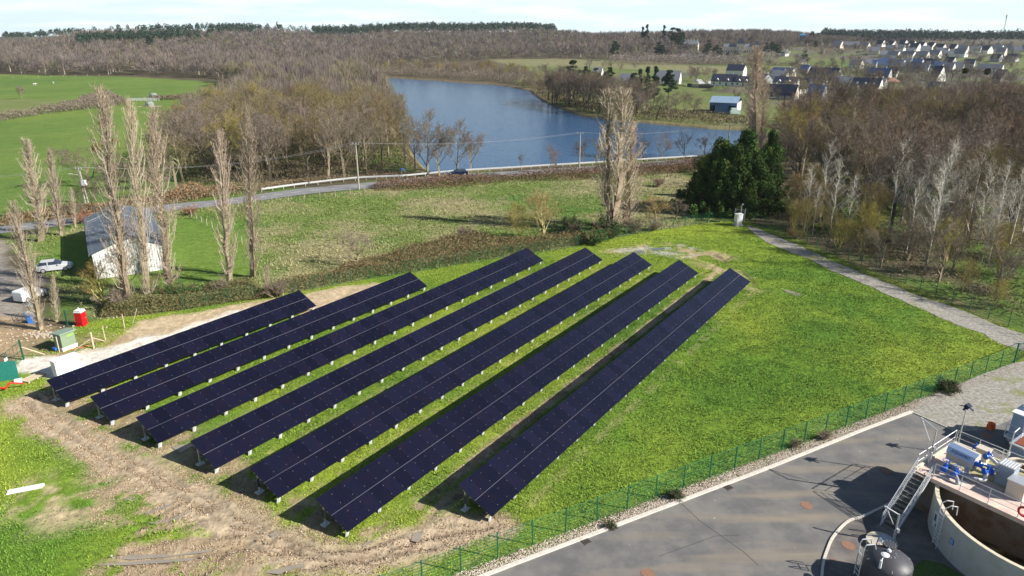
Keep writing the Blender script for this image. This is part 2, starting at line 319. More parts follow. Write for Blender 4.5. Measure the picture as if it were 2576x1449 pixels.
lay(smask(LIME,PX,PY,1.),mixc((.62,.57,.49),(.74,.70,.63),gn*1.4-.2))
lay(.8*smask(WET2,PX,PY,2.)*np.clip((fbm(X,Y,1.3,4,66.)-.47)*9,0,1),np.tile((.42,.41,.40),(len(X),1)))
shore=lmask(np.vstack([LAKE,LAKE[:1]]),PX,PY,2.5,2.); lay(shore*.75,mixc((.16,.12,.07),(.24,.19,.11),gn))
C*=(.74+.52*fbm(X,Y,.7,3,111.)[:,None])
# relief: hills far off, the lake bed, ruts and hummocks close by
Z=hz(X,Y); inl=inpoly(LAKE,X,Y); dl=np.zeros(X.shape); dl[inl]=segd(LAKE,X[inl],Y[inl]); Z=Z-np.clip(dl/4,0,1)*2.4
near=(Y>28)&(Y<180)&(np.abs(X)<110)
Z[near]+=((fbm(X,Y,1.1,3,15.)-.5)*.16*(m_s*(1-.0*mud))+(fbm(X,Y,5,3,19.)-.5)*.10*m_m)[near]
for rt in RUTS: 
    k=lmask(rt,PX*.3+X*.7,PY*.3+Y*.7,.22,.3); e=lmask(rt,X,Y,.6,.5); Z-=k*.11; Z+=np.clip(e-k,0,1)*.035*(gn3+.3)
Z+=mud*m_s*(fbm(X,Y,.75,3,90.)-.5)*.13
fl=np.maximum.reduce([smask(YARD,X,Y,.9),lmask(ROAD,X,Y,3.6,1.4),smask(PATH,X,Y,.6)*.8]); Z=Z*(1-fl)-.015*fl*(fl>.01)
pond_m=lmask(np.vstack([FENCE_S]),X,Y,1.4,.6); Z=np.where(pond_m>.3,-.01+0*Z,Z)
m=mat('ground_soil',(1,1,1),rough=.95,vcol=True,var=.34,scale=1.9,bump=3.,spec=.15,coord='Object',detail=6)
me=grid_mesh('ground',GX,GY,Z.reshape(GX.shape),m,C.reshape(GX.shape+(3,)))
tag(link('ground',me),kind='structure')
def zg(x,y):
    "height of the ground sheet at a point"
    j=np.clip(np.searchsorted(gx,x)-1,0,len(gx)-2); i=np.clip(np.searchsorted(gy,y)-1,0,len(gy)-2); ZZ=Z.reshape(GX.shape)
    return np.maximum.reduce([ZZ[i,j],ZZ[i+1,j],ZZ[i,j+1],ZZ[i+1,j+1]])*.5+.5*ZZ[i,j]
# ---------------------------------------------------------------- water, road, yard, path
m=bpy.data.materials.new('lake_water'); m.use_nodes=True; n=m.node_tree; b=n.nodes['Principled BSDF']
b.inputs['Base Color'].default_value=(.035,.095,.20,1); b.inputs['Roughness'].default_value=.16; b.inputs['IOR'].default_value=1.33
t=n.nodes.new('ShaderNodeTexCoord'); mp=n.nodes.new('ShaderNodeMapping'); mp.inputs['Scale'].default_value=(.5,1.6,1); nz=n.nodes.new('ShaderNodeTexNoise'); nz.inputs['Scale'].default_value=.8; nz.inputs['Detail'].default_value=5
n.links.new(t.outputs['Object'],mp.inputs[0]); n.links.new(mp.outputs[0],nz.inputs['Vector']); bp=n.nodes.new('ShaderNodeBump'); bp.inputs['Strength'].default_value=1; bp.inputs['Distance'].default_value=.14; n.links.new(nz.outputs[0],bp.inputs['Height']); n.links.new(bp.outputs[0],b.inputs['Normal'])
flat('lake',[(LAKE[:,0].min()-6,LAKE[:,1].min()-6),(LAKE[:,0].max()+6,LAKE[:,1].min()-6),(LAKE[:,0].max()+6,LAKE[:,1].max()+6),(LAKE[:,0].min()-6,LAKE[:,1].max()+6)],-.7,m)
M_PUD=mat('puddle_water',(.30,.26,.21),rough=.1,spec=.6,var=.15,scale=.8)
def ribbon(P,w,z,name,m,kind='structure',w2=None):
    P=np.array(P); d=np.gradient(P,axis=0); d/=np.linalg.norm(d,axis=1)[:,None]; nn=np.stack([-d[:,1],d[:,0]],1); mb=MB(); w2=w if w2 is None else w2
    for i in range(len(P)-1):
        mb.face([(*(P[i]+nn[i]*w2),z),(*(P[i]-nn[i]*w),z),(*(P[i+1]-nn[i+1]*w),z),(*(P[i+1]+nn[i+1]*w2),z)])
    o=mb.build(name,m); o['kind']=kind; return o
def spline(P,n=6):
    P=np.array(P,float); o=[]
    Q=np.vstack([2*P[0]-P[1],P,2*P[-1]-P[-2]])
    for i in range(1,len(Q)-2):
        for k in range(n):
            t=k/n; o.append(.5*((2*Q[i])+(-Q[i-1]+Q[i+1])*t+(2*Q[i-1]-5*Q[i]+4*Q[i+1]-Q[i+2])*t*t+(-Q[i-1]+3*Q[i]-3*Q[i+1]+Q[i+2])*t**3))
    o.append(P[-1]); return np.array(o)
ROADS=spline(ROAD)
m_as=mat('road_asphalt',(.215,.215,.225),rough=.85,var=.22,scale=.7,bump=.4,coord='Object',detail=8)
ribbon(ROADS,2.9,.045,'road',m_as)
m_wh=mat('road_paint',(.7,.7,.68),rough=.6,var=.3,scale=2.)
d_=MB()
for i in range(20,len(ROADS)-2,2):
    a,b=ROADS[i],ROADS[i]+(ROADS[i+1]-ROADS[i])*min(1,3/np.linalg.norm(ROADS[i+1]-ROADS[i])); e=(b-a)/np.linalg.norm(b-a); q=np.array([-e[1],e[0]])*.07
    d_.face([(*(a+q),.05),(*(a-q),.05),(*(b-q),.05),(*(b+q),.05)])
d_.build('road_marking',m_wh)['kind']='structure'
def yard_mat():
    m=mat('yard_asphalt',(.138,.135,.135),rough=.78,var=.2,scale=.45,bump=.25,detail=9,col2=(.17,.162,.152)); n=m.node_tree; b=n.nodes['Principled BSDF']
    src=b.inputs['Base Color'].links[0].from_socket; t=n.nodes.new('ShaderNodeTexCoord')
    mp=n.nodes.new('ShaderNodeMapping'); mp.inputs['Rotation'].default_value=(0,0,R(60)); mp.inputs['Scale'].default_value=(.16,1.,1); n.links.new(t.outputs['Object'],mp.inputs[0])
    a=n.nodes.new('ShaderNodeTexNoise'); a.inputs['Scale'].default_value=.55; a.inputs['Detail'].default_value=5; n.links.new(mp.outputs[0],a.inputs['Vector'])
    r=n.nodes.new('ShaderNodeMapRange'); r.inputs[1].default_value=.52; r.inputs[2].default_value=.72; n.links.new(a.outputs[0],r.inputs[0])
    x=n.nodes.new('ShaderNodeMixRGB'); n.links.new(r.outputs[0],x.inputs[0]); n.links.new(src,x.inputs[1]); x.inputs[2].default_value=(.255,.215,.165,1)
    v=n.nodes.new('ShaderNodeTexVoronoi'); v.inputs['Scale'].default_value=.8; v.inputs['Randomness'].default_value=1; n.links.new(t.outputs['Object'],v.inputs['Vector'])
    r2=n.nodes.new('ShaderNodeMapRange'); r2.inputs[1].default_value=.075; r2.inputs[2].default_value=-.02; n.links.new(v.outputs['Distance'],r2.inputs[0])
    x2=n.nodes.new('ShaderNodeMixRGB'); n.links.new(r2.outputs[0],x2.inputs[0]); n.links.new(x.outputs[0],x2.inputs[1]); x2.inputs[2].default_value=(.5,.47,.43,1)
    n.links.new(x2.outputs[0],b.inputs['Base Color']); return m
M_YARD=yard_mat(); flat('yard_asphalt',YARD,.06,M_YARD)
m_gr=mat('gravel_path',(.25,.235,.205),rough=.95,var=.3,scale=3.2,bump=.8,col2=(.325,.305,.27),detail=9)
# path and lot carry moss where the noise says so
n=m_gr.node_tree; b=n.nodes['Principled BSDF']; src=b.inputs['Base Color'].links[0].from_socket; t=n.nodes.new('ShaderNodeTexCoord'); a=n.nodes.new('ShaderNodeTexNoise'); a.inputs['Scale'].default_value=.21; a.inputs['Detail'].default_value=8; a.inputs['Roughness'].default_value=.7
n.links.new(t.outputs['Object'],a.inputs['Vector']); r=n.nodes.new('ShaderNodeMapRange'); r.inputs[1].default_value=.55; r.inputs[2].default_value=.66; n.links.new(a.outputs[0],r.inputs[0]); x=n.nodes.new('ShaderNodeMixRGB'); n.links.new(r.outputs[0],x.inputs[0]); n.links.new(src,x.inputs[1]); x.inputs[2].default_value=(.17,.19,.05,1); n.links.new(x.outputs[0],b.inputs['Base Color'])
def ragged(P,amp=.35,st=.8):
    o=[]; P=np.vstack([P,P[:1]])
    for a,b in zip(P,P[1:]):
        k=max(1,int(np.linalg.norm(b-a)/st)); 
        for j in range(k): o.append(a+(b-a)*j/k)
    o=np.array(o); o[:,0]+=(fbm(o[:,0],o[:,1],2.,3,3.)-.5)*amp*3; o[:,1]+=(fbm(o[:,0],o[:,1],2.,3,33.)-.5)*amp*3; return o
flat('path',ragged(PATH),.03,m_gr); flat('gravel_lot',ragged(LOT,.1),.035,m_gr)
# puddles in the ruts and at the wet corner
for k,pts in enumerate([[(268,1403),(330,1398),(420,1396),(520,1386),(545,1380),(520,1392),(420,1405),(330,1410)],[(228,1420),(300,1422),(400,1418),(480,1412),(500,1404),(420,1408),(300,1414)],[(370,1318),(430,1305),(470,1290),(455,1302),(400,1322)],[(358,1290),(395,1282),(440,1265),(420,1280),(370,1295)],[(312,1258),(332,1250),(352,1256),(335,1262)],[(430,1125),(470,1117),(490,1120),(455,1140)],
  [(1040,1342),(1052,1338),(1066,1343),(1056,1366),(1036,1362)],[(905,1372),(930,1360),(942,1362),(915,1378)],[(650,1440),(700,1430),(760,1418),(770,1425),(700,1445)],[(676,1346),(700,1338),(715,1340),(690,1354)],[(1965,728),(1985,732),(2013,738),(2018,744),(2000,744),(1978,735)],
  [(1585,634),(1612,630),(1622,634),(1600,639)],[(1630,627),(1668,623),(1674,628),(1645,632)],[(640,1480),(700,1462),(760,1450),(760,1460),(690,1478)],[(55,750),(72,742),(90,752),(88,776),(60,770)],[(52,790),(70,782),(110,800),(104,824),(70,810)]]):
    P=poly(pts); P=ragged(P,.08,.5); z=.07 if k<10 or k==13 else .05
    zc=float(np.median(zg(P[:,0],P[:,1])))+.03
    o=flat('puddle',P,zc,M_PUD if k<11 or k==13 else mat('sky_puddle',(.16,.17,.18),rough=.06,spec=.8))
# kerbs
M_KERB=mat('kerb_concrete',(.60,.56,.50),rough=.9,var=.15,scale=3.,bump=.3)
def kerb(P,name,w,h,m=M_KERB,lab=None,z0=.0,st=1.):
    P=np.array(P); mb=MB()
    for a,b in zip(P,P[1:]):
        L_=np.linalg.norm(b-a); k=max(1,int(round(L_/st))); an=atan2(b[1]-a[1],b[0]-a[0])
        for j in range(k):
            c=a+(b-a)*(j+.5)/k; mb.box((c[0],c[1],z0+h/2),(L_/k-.012,w,h),an)
    o=mb.build(name,m); o['kind']='structure'; return o
kA=poly([(900,1574),(1288,1424),(1932,1180),(2178,1081),(2293,1038)])
kerb(kA,'kerb',.26,.17)
kerb(poly([(2293,1038),(2400,1085),(2520,1140),(2600,1180)]),'kerb',.12,.11,mat('kerb_grey',(.42,.40,.37),rough=.9,var=.15,scale=3.))
kerb(spline(poly([(2067,1500),(2067,1449),(2072,1413),(2082,1383),(2094,1356),(2117,1328),(2139,1311),(2170,1302),(2237,1270),(2300,1240)]),5),'kerb',.16,.15,M_KERB)
ip=poly([(2067,1520),(2067,1449),(2072,1413),(2082,1383),(2094,1356),(2117,1328),(2139,1311),(2170,1302),(2237,1270),(2400,1240),(2600,1500),(2600,1900),(2067,1900)])
flat('tank_apron',ip,.066,mat('apron_asphalt',(.13,.12,.115),rough=.85,var=.3,scale=.6,bump=.3,detail=8,col2=(.17,.15,.135)))
gp=poly([(2295,1432),(2320,1410),(2370,1420),(2440,1460),(2560,1550),(2400,1600),(2290,1500)]); flat('grass_patch',gp,.08,mat('lawn_patch',(.06,.12,.02),rough=.95,var=.4,scale=6.,bump=1.))
# seams in the yard
sm=MB()
for pts in ([(1715,1269),(1760,1312),(1800,1340),(1870,1390),(1908,1425)],[(1860,1349),(1800,1350),(1740,1372),(1660,1400)]):
    P=poly(pts)
    for a,b in zip(P,P[1:]):
        e=(b-a)/np.linalg.norm(b-a); q=np.array([-e[1],e[0]])*.02; sm.face([(*(a+q),.064),(*(a-q),.064),(*(b-q),.064),(*(b+q),.064)])
sm.build('yard_seam',mat('seam_bitumen',(.05,.05,.05),rough=.7))['kind']='structure'
# ---------------------------------------------------------------- solar tables
def panel_mat():
    m=bpy.data.materials.new('panel_glass'); m.use_nodes=True; n=m.node_tree; b=n.nodes['Principled BSDF']; N=n.nodes.new; L=n.links.new
    b.inputs['Roughness'].default_value=.17; b.inputs['IOR'].default_value=1.45; b.inputs['Specular IOR Level'].default_value=.55
    t=N('ShaderNodeTexCoord'); w=N('ShaderNodeTexWave'); w.wave_type='BANDS'; w.bands_direction='Y'; w.inputs['Scale'].default_value=3.1; L(t.outputs['Object'],w.inputs['Vector'])
    r=N('ShaderNodeMapRange'); r.inputs[1].default_value=.9; r.inputs[2].default_value=1.; L(w.outputs['Fac'],r.inputs[0])
    oi=N('ShaderNodeObjectInfo'); mr=N('ShaderNodeMapRange'); mr.inputs[3].default_value=.75; mr.inputs[4].default_value=1.3; L(oi.outputs['Random'],mr.inputs[0])
    nz=N('ShaderNodeTexNoise'); nz.inputs['Scale'].default_value=.9; nz.inputs['Detail'].default_value=3; g=N('ShaderNodeNewGeometry'); L(g.outputs['Position'],nz.inputs['Vector'])
    x=N('ShaderNodeMixRGB'); x.inputs[1].default_value=(.0045,.0045,.014,1); x.inputs[2].default_value=(.014,.014,.032,1); L(r.outputs[0],x.inputs[0])
    x3=N('ShaderNodeMixRGB'); x3.inputs[2].default_value=(.012,.006,.014,1); L(x.outputs[0],x3.inputs[1]); r3=N('ShaderNodeMapRange'); r3.inputs[1].default_value=.5; r3.inputs[2].default_value=.8; r3.inputs[4].default_value=.6; L(nz.outputs[0],r3.inputs[0]); L(r3.outputs[0],x3.inputs[0])
    h=N('ShaderNodeHueSaturation'); L(mr.outputs[0],h.inputs['Value']); L(x3.outputs[0],h.inputs['Color']); L(h.outputs[0],b.inputs['Base Color']); return m
M_PAN=panel_mat(); M_FRM=mat('panel_frame',(.012,.012,.02),rough=.4); M_CLP=mat('clamp_metal',(.5,.5,.53),rough=.4,metal=.6); M_GAL=mat('galvanised_steel',(.56,.58,.60),rough=.5,metal=.35,var=.12,scale=4.); M_BACK=mat('panel_backsheet',(.02,.02,.025),rough=.6)
ZH,ZL,PW=1.98,.60,2.86; SL=hypot(PW,ZH-ZL); TILT=atan2(ZH-ZL,PW); MW=1.105; ML=SL/2-.022
def module_mesh():
    mb=MB(); mb.box((0,0,0),(MW-.010,ML,.034),m=1); mb.box((0,0,.0185),(MW-.022,ML-.012,.005),m=0)
    for y in (-ML*.27,ML*.27): mb.tube((MW/2,y,.012),(MW/2,y,.034),.021,n=6,m=2)
    return mb.mesh('solar_module',[M_PAN,M_FRM,M_CLP])
ME_MOD=module_mesh()
mb=MB(); mb.box((0,0,.03),(.55,.42,.16)); mb.box((0,0,.62),(.11,.08,1.2),m=1); mb.box((0,0,1.1),(.11,.08,1.2),m=1); mb.box((0,0,1.64),(.2,.11,.16),m=1); ME_NLEG=mb.mesh('north_leg',[mat('footing_concrete',(.62,.61,.58),rough=.9,var=.1,scale=4.),M_GAL])
mb=MB(); mb.box((0,0,.33),(.10,.07,.66)); mb.box((.02,.0,.2),(.3,.02,.4),M=Matrix.Rotation(.25,4,'Y')); mb.box((-.02,.0,.2),(.05,.03,.5),M=Matrix.Rotation(-.4,4,'Y')); ME_SLEG=mb.mesh('south_leg',[M_GAL])
ROWS=[(-64.45,23.5,51.7,'shortest front one, beside the white limestone track'),(-58.1,24.1,64.3,'second from the back fence, its far end beside bare tan soil'),(-51.55,24.4,81.7,'third from the back fence'),(-44.75,24.8,86.6,'middle one of the seven'),(-38.05,25.1,88.4,'third from the big grass field'),(-31.45,25.3,88.6,'second from the big grass field'),(-24.65,31.8,89.0,'nearest the open grass field and the right one')]
LABS=['shortest solar table, leftmost, running beside the pale limestone track','solar table second from the left, ending beside a patch of bare tan soil','third solar table from the left, between bright green grass strips','middle one of the seven long dark solar tables','fifth solar table from the left, with a brown worn line behind it','solar table whose near end reaches furthest down the picture','rightmost solar table, alone beside the wide open grass field']
for (vc,u0,u1,_),lb in zip(ROWS,LABS):
    n=int(round((u1-u0)/MW)); mw=(u1-u0)/n; o0=UV(u0,vc)
    t=thing('solar_table',lb,'solar panels',(o0.x,o0.y,0),0,'parallel rows of ground mounted solar panels')
    # local frame: x along the row, y up the slope (north), built in a rotated frame
    t.rotation_euler=(0,0,pi/2-AR)
    # local +x = row direction, local +y = left of it = uphill
    sag=[random.Random(int(vc*7)).uniform(-.022,.022) for _ in range(6)]
    def ht(x): return sum(s*sin(x/(u1-u0)*pi*(k+1)*1.3+k*1.7) for k,s in enumerate(sag))*.6
    for i in range(n):
        x=(i+.5)*mw
        for j in (-1,1):
            q=j*(ML/2+.016)
            o=link('solar_module',ME_MOD,t,(x,q*cos(TILT),(ZH+ZL)/2+q*sin(TILT)+ht(x))); o.rotation_euler=(TILT,0,0); o.scale=(mw/MW,1,1)
    L_=u1-u0
    mb=MB(); mb.box((L_/2,0,(ZH+ZL)/2+.010),(L_,.012,.02)); mb.build('centre_rail',mat('rail_silver',(.24,.25,.29),rough=.4,metal=.3),t)
    for q in (-1.1,-.42,.42,1.1):
        mb=MB(); Z0=(ZH+ZL)/2-.06
        for k in range(n//2+1):
            a=k*2*mw; b=min(L_,a+2*mw); mb.tube((a,q*cos(TILT),Z0+q*sin(TILT)+ht(a)),(b,q*cos(TILT),Z0+q*sin(TILT)+ht(b)),.045,n=4)
        mb.build('purlin',M_GAL,t)
    ns=int(round((L_-1.2)/2.9)); 
    for k in range(ns+1):
        x=.25+(L_-.5)*k/ns
        for q,me in ((1.0,ME_NLEG),(-1.07,ME_SLEG)):
            g=UV(u0+x,vc-q); o=link('leg',me,t,(x,q,float(zg(g.x,g.y))*.5-.02))
        mb=MB(); mb.tube((x,-1.25,ZL+.02+ht(x)),(x,1.25,ZH-.19+ht(x)),.04,n=4); mb.build('rafter',M_GAL,t)
# ---------------------------------------------------------------- fences
M_GRN=mat('green_fence_paint',(.010,.095,.05),rough=.5); M_WIRE=mat('green_wire',(.014,.15,.06),rough=.5)
def fence(name,label,P,st=2.47,h=1.85,wires=9,post=.065,grp=None,seed=1,vert=True,wr=.0105,sag=0.):
    P=np.array(P); L_=np.r_[0,np.cumsum(np.linalg.norm(np.diff(P,axis=0),axis=1))]; n=int(L_[-1]/st)
    pts=[np.array([np.interp(s,L_,P[:,0]),np.interp(s,L_,P[:,1])]) for s in np.linspace(0,L_[-1],n+1)]
    rr=random.Random(seed); t=thing(name,label,'fence',(*pts[0],0),0,None); o=np.array([*pts[0],0])
    ME=MB().box((0,0,h/2),(post,post,h+.02)).box((0,0,h+.02),(post+.02,post+.02,.03)).mesh('fence_post',[M_GRN])
    for p in pts:
        k=link('post',ME,t,tuple(np.array([*p,0.])-o)); k.rotation_euler=(rr.uniform(-.015,.015),rr.uniform(-.015,.015),atan2(*(pts[1]-pts[0])[::-1]))
    for a,b in zip(pts,pts[1:]):
        mb=MB(); A=Vector((*a,0))-Vector(o); B=Vector((*b,0))-Vector(o)
        hs=[.08+(h-.12)*i/(wires-1) for i in range(wires)]
        for i,z in enumerate(hs):
            r=wr*(1.7 if i in (0,wires//2,wires-1) else 1); mb.tube(A+Vector((0,0,z)),B+Vector((0,0,z-sag*rr.random()*(i==wires-1))),r,n=3,caps=False)
        if vert:
            k=int((B-A).length/.16); d=(B-A)/k
            for j in range(1,k):
                p=A+d*j; q=d.normalized()*.0035; mb.face([p-q+Vector((0,0,.08)),p+q+Vector((0,0,.08)),p+q+Vector((0,0,h-.04)),p-q+Vector((0,0,h-.04))])
        mb.build('mesh_panel',M_WIRE,t)
    return t
fence('mesh_fence','green wire panel fence between the solar field and the grey yard',FENCE_S)
fence('mesh_fence','green mesh fence along the brambles behind the solar tables',FENCE_N[2:],h=1.75,wires=6,seed=3,wr=.007,sag=.12)
fence('mesh_fence','green mesh fence beside the gravel path and the bare wood',FENCE_E,h=1.8,wires=6,seed=4)
# gates
def gate(name,label,a,b,h=1.8,frames=2,m=None,bars=5):
    m=m or M_GRN; a=Vector((*a,0)); b=Vector((*b,0)); t=thing(name,label,'gate',a); d=b-a
    for q in (0,1):
        MB().box((d.x*q,d.y*q,h/2+.1),(.12,.12,h+.25),atan2(d.y,d.x)).build('post',m,t)
    for k in range(frames):
        A=d*(k/frames)+d.normalized()*.1; B=d*((k+1)/frames)-d.normalized()*.1; mb=MB(); r=.03
        for z in (.15,h*.55,h): mb.tube(A+Vector((0,0,z)),B+Vector((0,0,z)),r,n=4)
        for s in range(bars+1):
            p=A+(B-A)*s/bars; mb.tube(p+Vector((0,0,.15)),p+Vector((0,0,h)),r if s in (0,bars) else .014,n=4)
        mb.build('gate_leaf',m,t)
    return t
g0=at(60,905)[:2]; g1=at(-14,962)[:2]
gl=gate('double_gate','green double gate with a white notice at the left entrance',g0,g1,h=1.95,frames=2,bars=4)
dd=Vector((*(g1-g0),0)); p=dd*.52; MB().box((p.x,p.y,1.25),(.5,.03,.33),atan2(dd.y,dd.x)).build('notice_plate',mat('white_plate',(.8,.8,.8),rough=.5),gl)
M_WHP=mat('white_metal_paint',(.78,.79,.80),rough=.45,var=.05,scale=2.); M_GAP=mat('grey_steel',(.42,.44,.46),rough=.5,metal=.3)
ga=at(1872,558)[:2]; gb=at(1847,556)[:2]; gate('small_gate','small galvanised barred gate at the far corner of the site',ga,gb,h=2.1,frames=1,m=M_GAL,bars=9)
gate('green_gate','green mesh gate leaf beside the gravel path on the right edge',at(2551,912)[:2],at(2640,872)[:2],h=1.9,frames=2,bars=12)
# small white cabinet at far corner
c=V3(1856,567); t=thing('meter_cabinet','small white cabinet on a concrete plinth by the far corner gate','cabinet',c,.35)
MB().box((0,0,.06),(1.5,1.3,.12)).build('slab',mat('slab_concrete',(.5,.48,.45),rough=.9,var=.1,scale=3.),t); MB().box((0,0,.42),(.95,.7,.6)).build('plinth',mat('plinth_concrete',(.62,.60,.57),rough=.9),t)
k=MB().box((0,0,1.35),(1.15,.8,1.25)).box((0,0,2.0),(1.25,.9,.06)).build('cabinet_body',M_WHP,t); MB().box((.0,-.41,1.35),(1.0,.02,1.1)).build('door',mat('light_grey_door',(.7,.72,.74),rough=.4),k)
c=V3(1862,556); t=thing('camera_mast','thin mast with a small camera behind the white cabinet','mast',c); MB().tube((0,0,0),(0,0,2.9),.05).build('pole',M_GAL,t); MB().tube((0,0,2.85),(.35,-.1,2.9),.03).box((.1,-.1,3.0),(.22,.3,.16)).build('camera_head',M_GAP,t)
# ---------------------------------------------------------------- entrance corner, left
rz0=atan2(U2[1],U2[0])
c0=V3(174,966); c=Vector((-42.75,61.6,0)); t=thing('inverter_cabinet','large white electrical cabinet with two doors behind the leftmost solar table','electrical cabinet',c,rz0)
MB().box((0,0,.08),(3.3,1.25,.16)).build('slab',mat('slab_concrete',(.5,.48,.45)),t)
b_=MB().box((0,0,1.08),(3.1,1.05,1.85)).box((0,0,2.04),(3.25,1.2,.07)).build('cabinet_body',M_WHP,t)
for s in (-1,1):
    d=MB().box((s*.74,-.54,1.05),(1.4,.03,1.62)).build('door',mat('pale_blue_door',(.66,.74,.80),rough=.4),b_)
    MB().box((s*.1,-.565,1.0),(.05,.03,.25)).box((s*1.36,-.565,.6),(.08,.03,.1)).box((s*1.36,-.565,1.5),(.08,.03,.1)).build('handle',M_GAP,t)
def kiosk():
    c=V3(168,876); t=thing('transformer_kiosk','green transformer kiosk with an overhanging roof on a white base','kiosk',c,rz0+R(8))
    G1=mat('kiosk_green',(.20,.26,.17),rough=.7,var=.08,scale=3.,bump=.1); G2=mat('kiosk_roof_green',(.22,.30,.24),rough=.7)
    MB().box((0,0,.28),(2.1,1.75,.56)).build('base',mat('kiosk_base_white',(.72,.72,.70),rough=.8),t)
    MB().box((0,0,1.45),(1.95,1.6,1.8)).build('wall',G1,t)
    mb=MB(); 
    for f in ([(-1.2,-1.1),(1.2,-1.1),(1.2,1.1),(-1.2,1.1)],):
        pass
    M=Matrix.Rotation(R(-5),4,'X'); mb.box((0,0,2.46),(2.35,2.1,.16),0,M); mb.build('roof',G2,t)
    MB().box((.3,-.815,2.05),(.9,.03,.42)).build('vent',mat('kiosk_vent',(.22,.36,.10),rough=.7),t)
    MB().box((-.985,0,1.3),(.03,1.1,1.55)).build('door',G2,t)
    MB().box((-1.25,.55,.32),(.4,.6,.35)).build('cable_box',mat('blue_plastic',(.03,.16,.5),rough=.5),t)
kiosk()
c=V3(207,818); t=thing('portable_toilet','red portable toilet with a white domed roof','portable toilet',c,rz0+.5)
RD=mat('toilet_red',(.62,.008,.015),rough=.45); MB().box((0,0,1.0),(1.1,1.1,1.95)).box((0,0,.06),(1.2,1.2,.12)).build('body',RD,t)
mb=MB(); mb.box((0,0,2.02),(1.18,1.18,.1)); mb.prism([(-.52,-.52),(.52,-.52),(.52,.52),(-.52,.52)],2.07,2.28); mb.tube((.35,.35,2.2),(.35,.35,2.5),.05); mb.build('roof',mat('toilet_white',(.75,.75,.76),rough=.5),t)
d=MB().box((0,-.565,1.02),(.8,.04,1.75)).build('door',mat('toilet_door_red',(.5,.006,.012),rough=.5),t); MB().box((.3,-.6,1.05),(.06,.03,.2)).build('handle',M_GAP,d)
for x,y in ((.0,-.57),(-.57,.0)): MB().box((x,y,.5),(.05 if x else .7,.05 if y else .7,.06)).build('rib',mat('toilet_dark',(.3,.004,.008)),t)
bpy.data.objects['inverter_cabinet'].scale=(.72,.85,.86); bpy.data.objects['transformer_kiosk'].scale=(.76,.76,.76); bpy.data.objects['portable_toilet'].scale=(.74,.74,.82)
# wooden posts and stays of the unfinished fence
M_PW=mat('pale_wood',(.50,.42,.30),rough=.9,var=.25,scale=6.)
for k,(a,b,r,lb) in enumerate([((235,979),(222,911),.06,'pale wooden post standing in front of the green kiosk'),((366,876),(354,827),.1,'thick wooden post held by two slanting stays'),((411,857),(401,812),.06,'slim wooden post with red top between the thick post and the tan soil'),((488,826),(482,784),.06,'wooden post at the edge of the tan soil'),((514,814),(538,773),.05,'leaning wooden post tied to the green fence')]):
    a=(a[0]*0+{0:234,1:366,2:413,3:314,4:332}[k],{0:887,1:876,2:857,3:827,4:815}[k]); z=1.75 if k!=1 else 1.8
    p=V3(*a); o=MB().tube((0,0,-.1),(.0 if k<4 else .75,0 if k<4 else .2,z),r,r*.9,n=8).tube((0,0,z*.93),(0,0,z+.02),r*1.04,r*1.04,n=8,m=1 if k in (2,3) else 0).build('wooden_post',[M_PW,mat('red_tip_paint',(.5,.2,.15))]) if k<4 else MB().tube((0,0,-.1),(.75,.2,z),r,r*.9,n=8).build('wooden_post',M_PW)
    if k==1: p=V3(235,876)
    if k==1: p=V3(236,876)
    if k==0: p=V3(233,887); p=V3(233,886)
    pos={0:(150,887),1:(236,876),2:(265,857),3:(314,827),4:(332,815)}[k]; o.location=V3(*pos); tag(o,lb,'post')
pp=V3(236,876)
for (a,b,z,lb) in (((187,881),(228,845),1.15,'slanting wooden stay leaning left against the thick post'),((262,858),(231,843),1.2,'slanting wooden stay leaning right against the thick post'),((113,892),(62,866),1.1,'slanting wooden rail running down from the green gate post')):
    A=V3(*a,.02); 
    B=(pp+Vector((0,0,z))) if 'thick' in lb else V3(*(62,905))+Vector((0,0,1.4))
    tag(MB().tube(A,B,.06,n=7).build('wooden_stay',M_PW),lb,'stay')
o=MB().tube(V3(160,883,.05),V3(225,869,.05),.05,n=6).build('cable_duct',mat('orange_duct',(.6,.12,.05),rough=.6)); tag(o,'thin orange cable duct lying on the soil by the kiosk','duct')
for k,(x,y,s,lb) in enumerate([(178,876,.5,'white concrete block beside the limestone track'),(47,962,.55,'white concrete block near the pallet at the left edge')]):
    tag(MB().box((0,0,s*.3),(s*1.1,s*.8,s*.6),.5).build('concrete_block',M_WHP,loc=V3(x,y)),lb,'block')
# pallet
t=thing('wooden_pallet','pale wooden pallet lying on the grass near the left edge','pallet',V3(85,952),rz0+.25)
for i in range(6): MB().box((0,-.5+i*.2,.17),(1.9,.13,.03)).build('slat',M_PW,t)
for i in (-1,0,1): MB().box((i*.85,0,.08),(.12,1.1,.14)).build('bearer',M_PW,t)
# board bundle on the grass
t=thing('board_bundle','long white plastic trunking bundle lying on the grass','trunking',V3(66,1232)+Vector((0,0,.02)),R(22))
for i in range(5): MB().box(((i%3)*.05-.05,-.22+i*.11,.06+.02*(i%2)),(2.2,.09,.09)).build('strip',M_WHP,t)
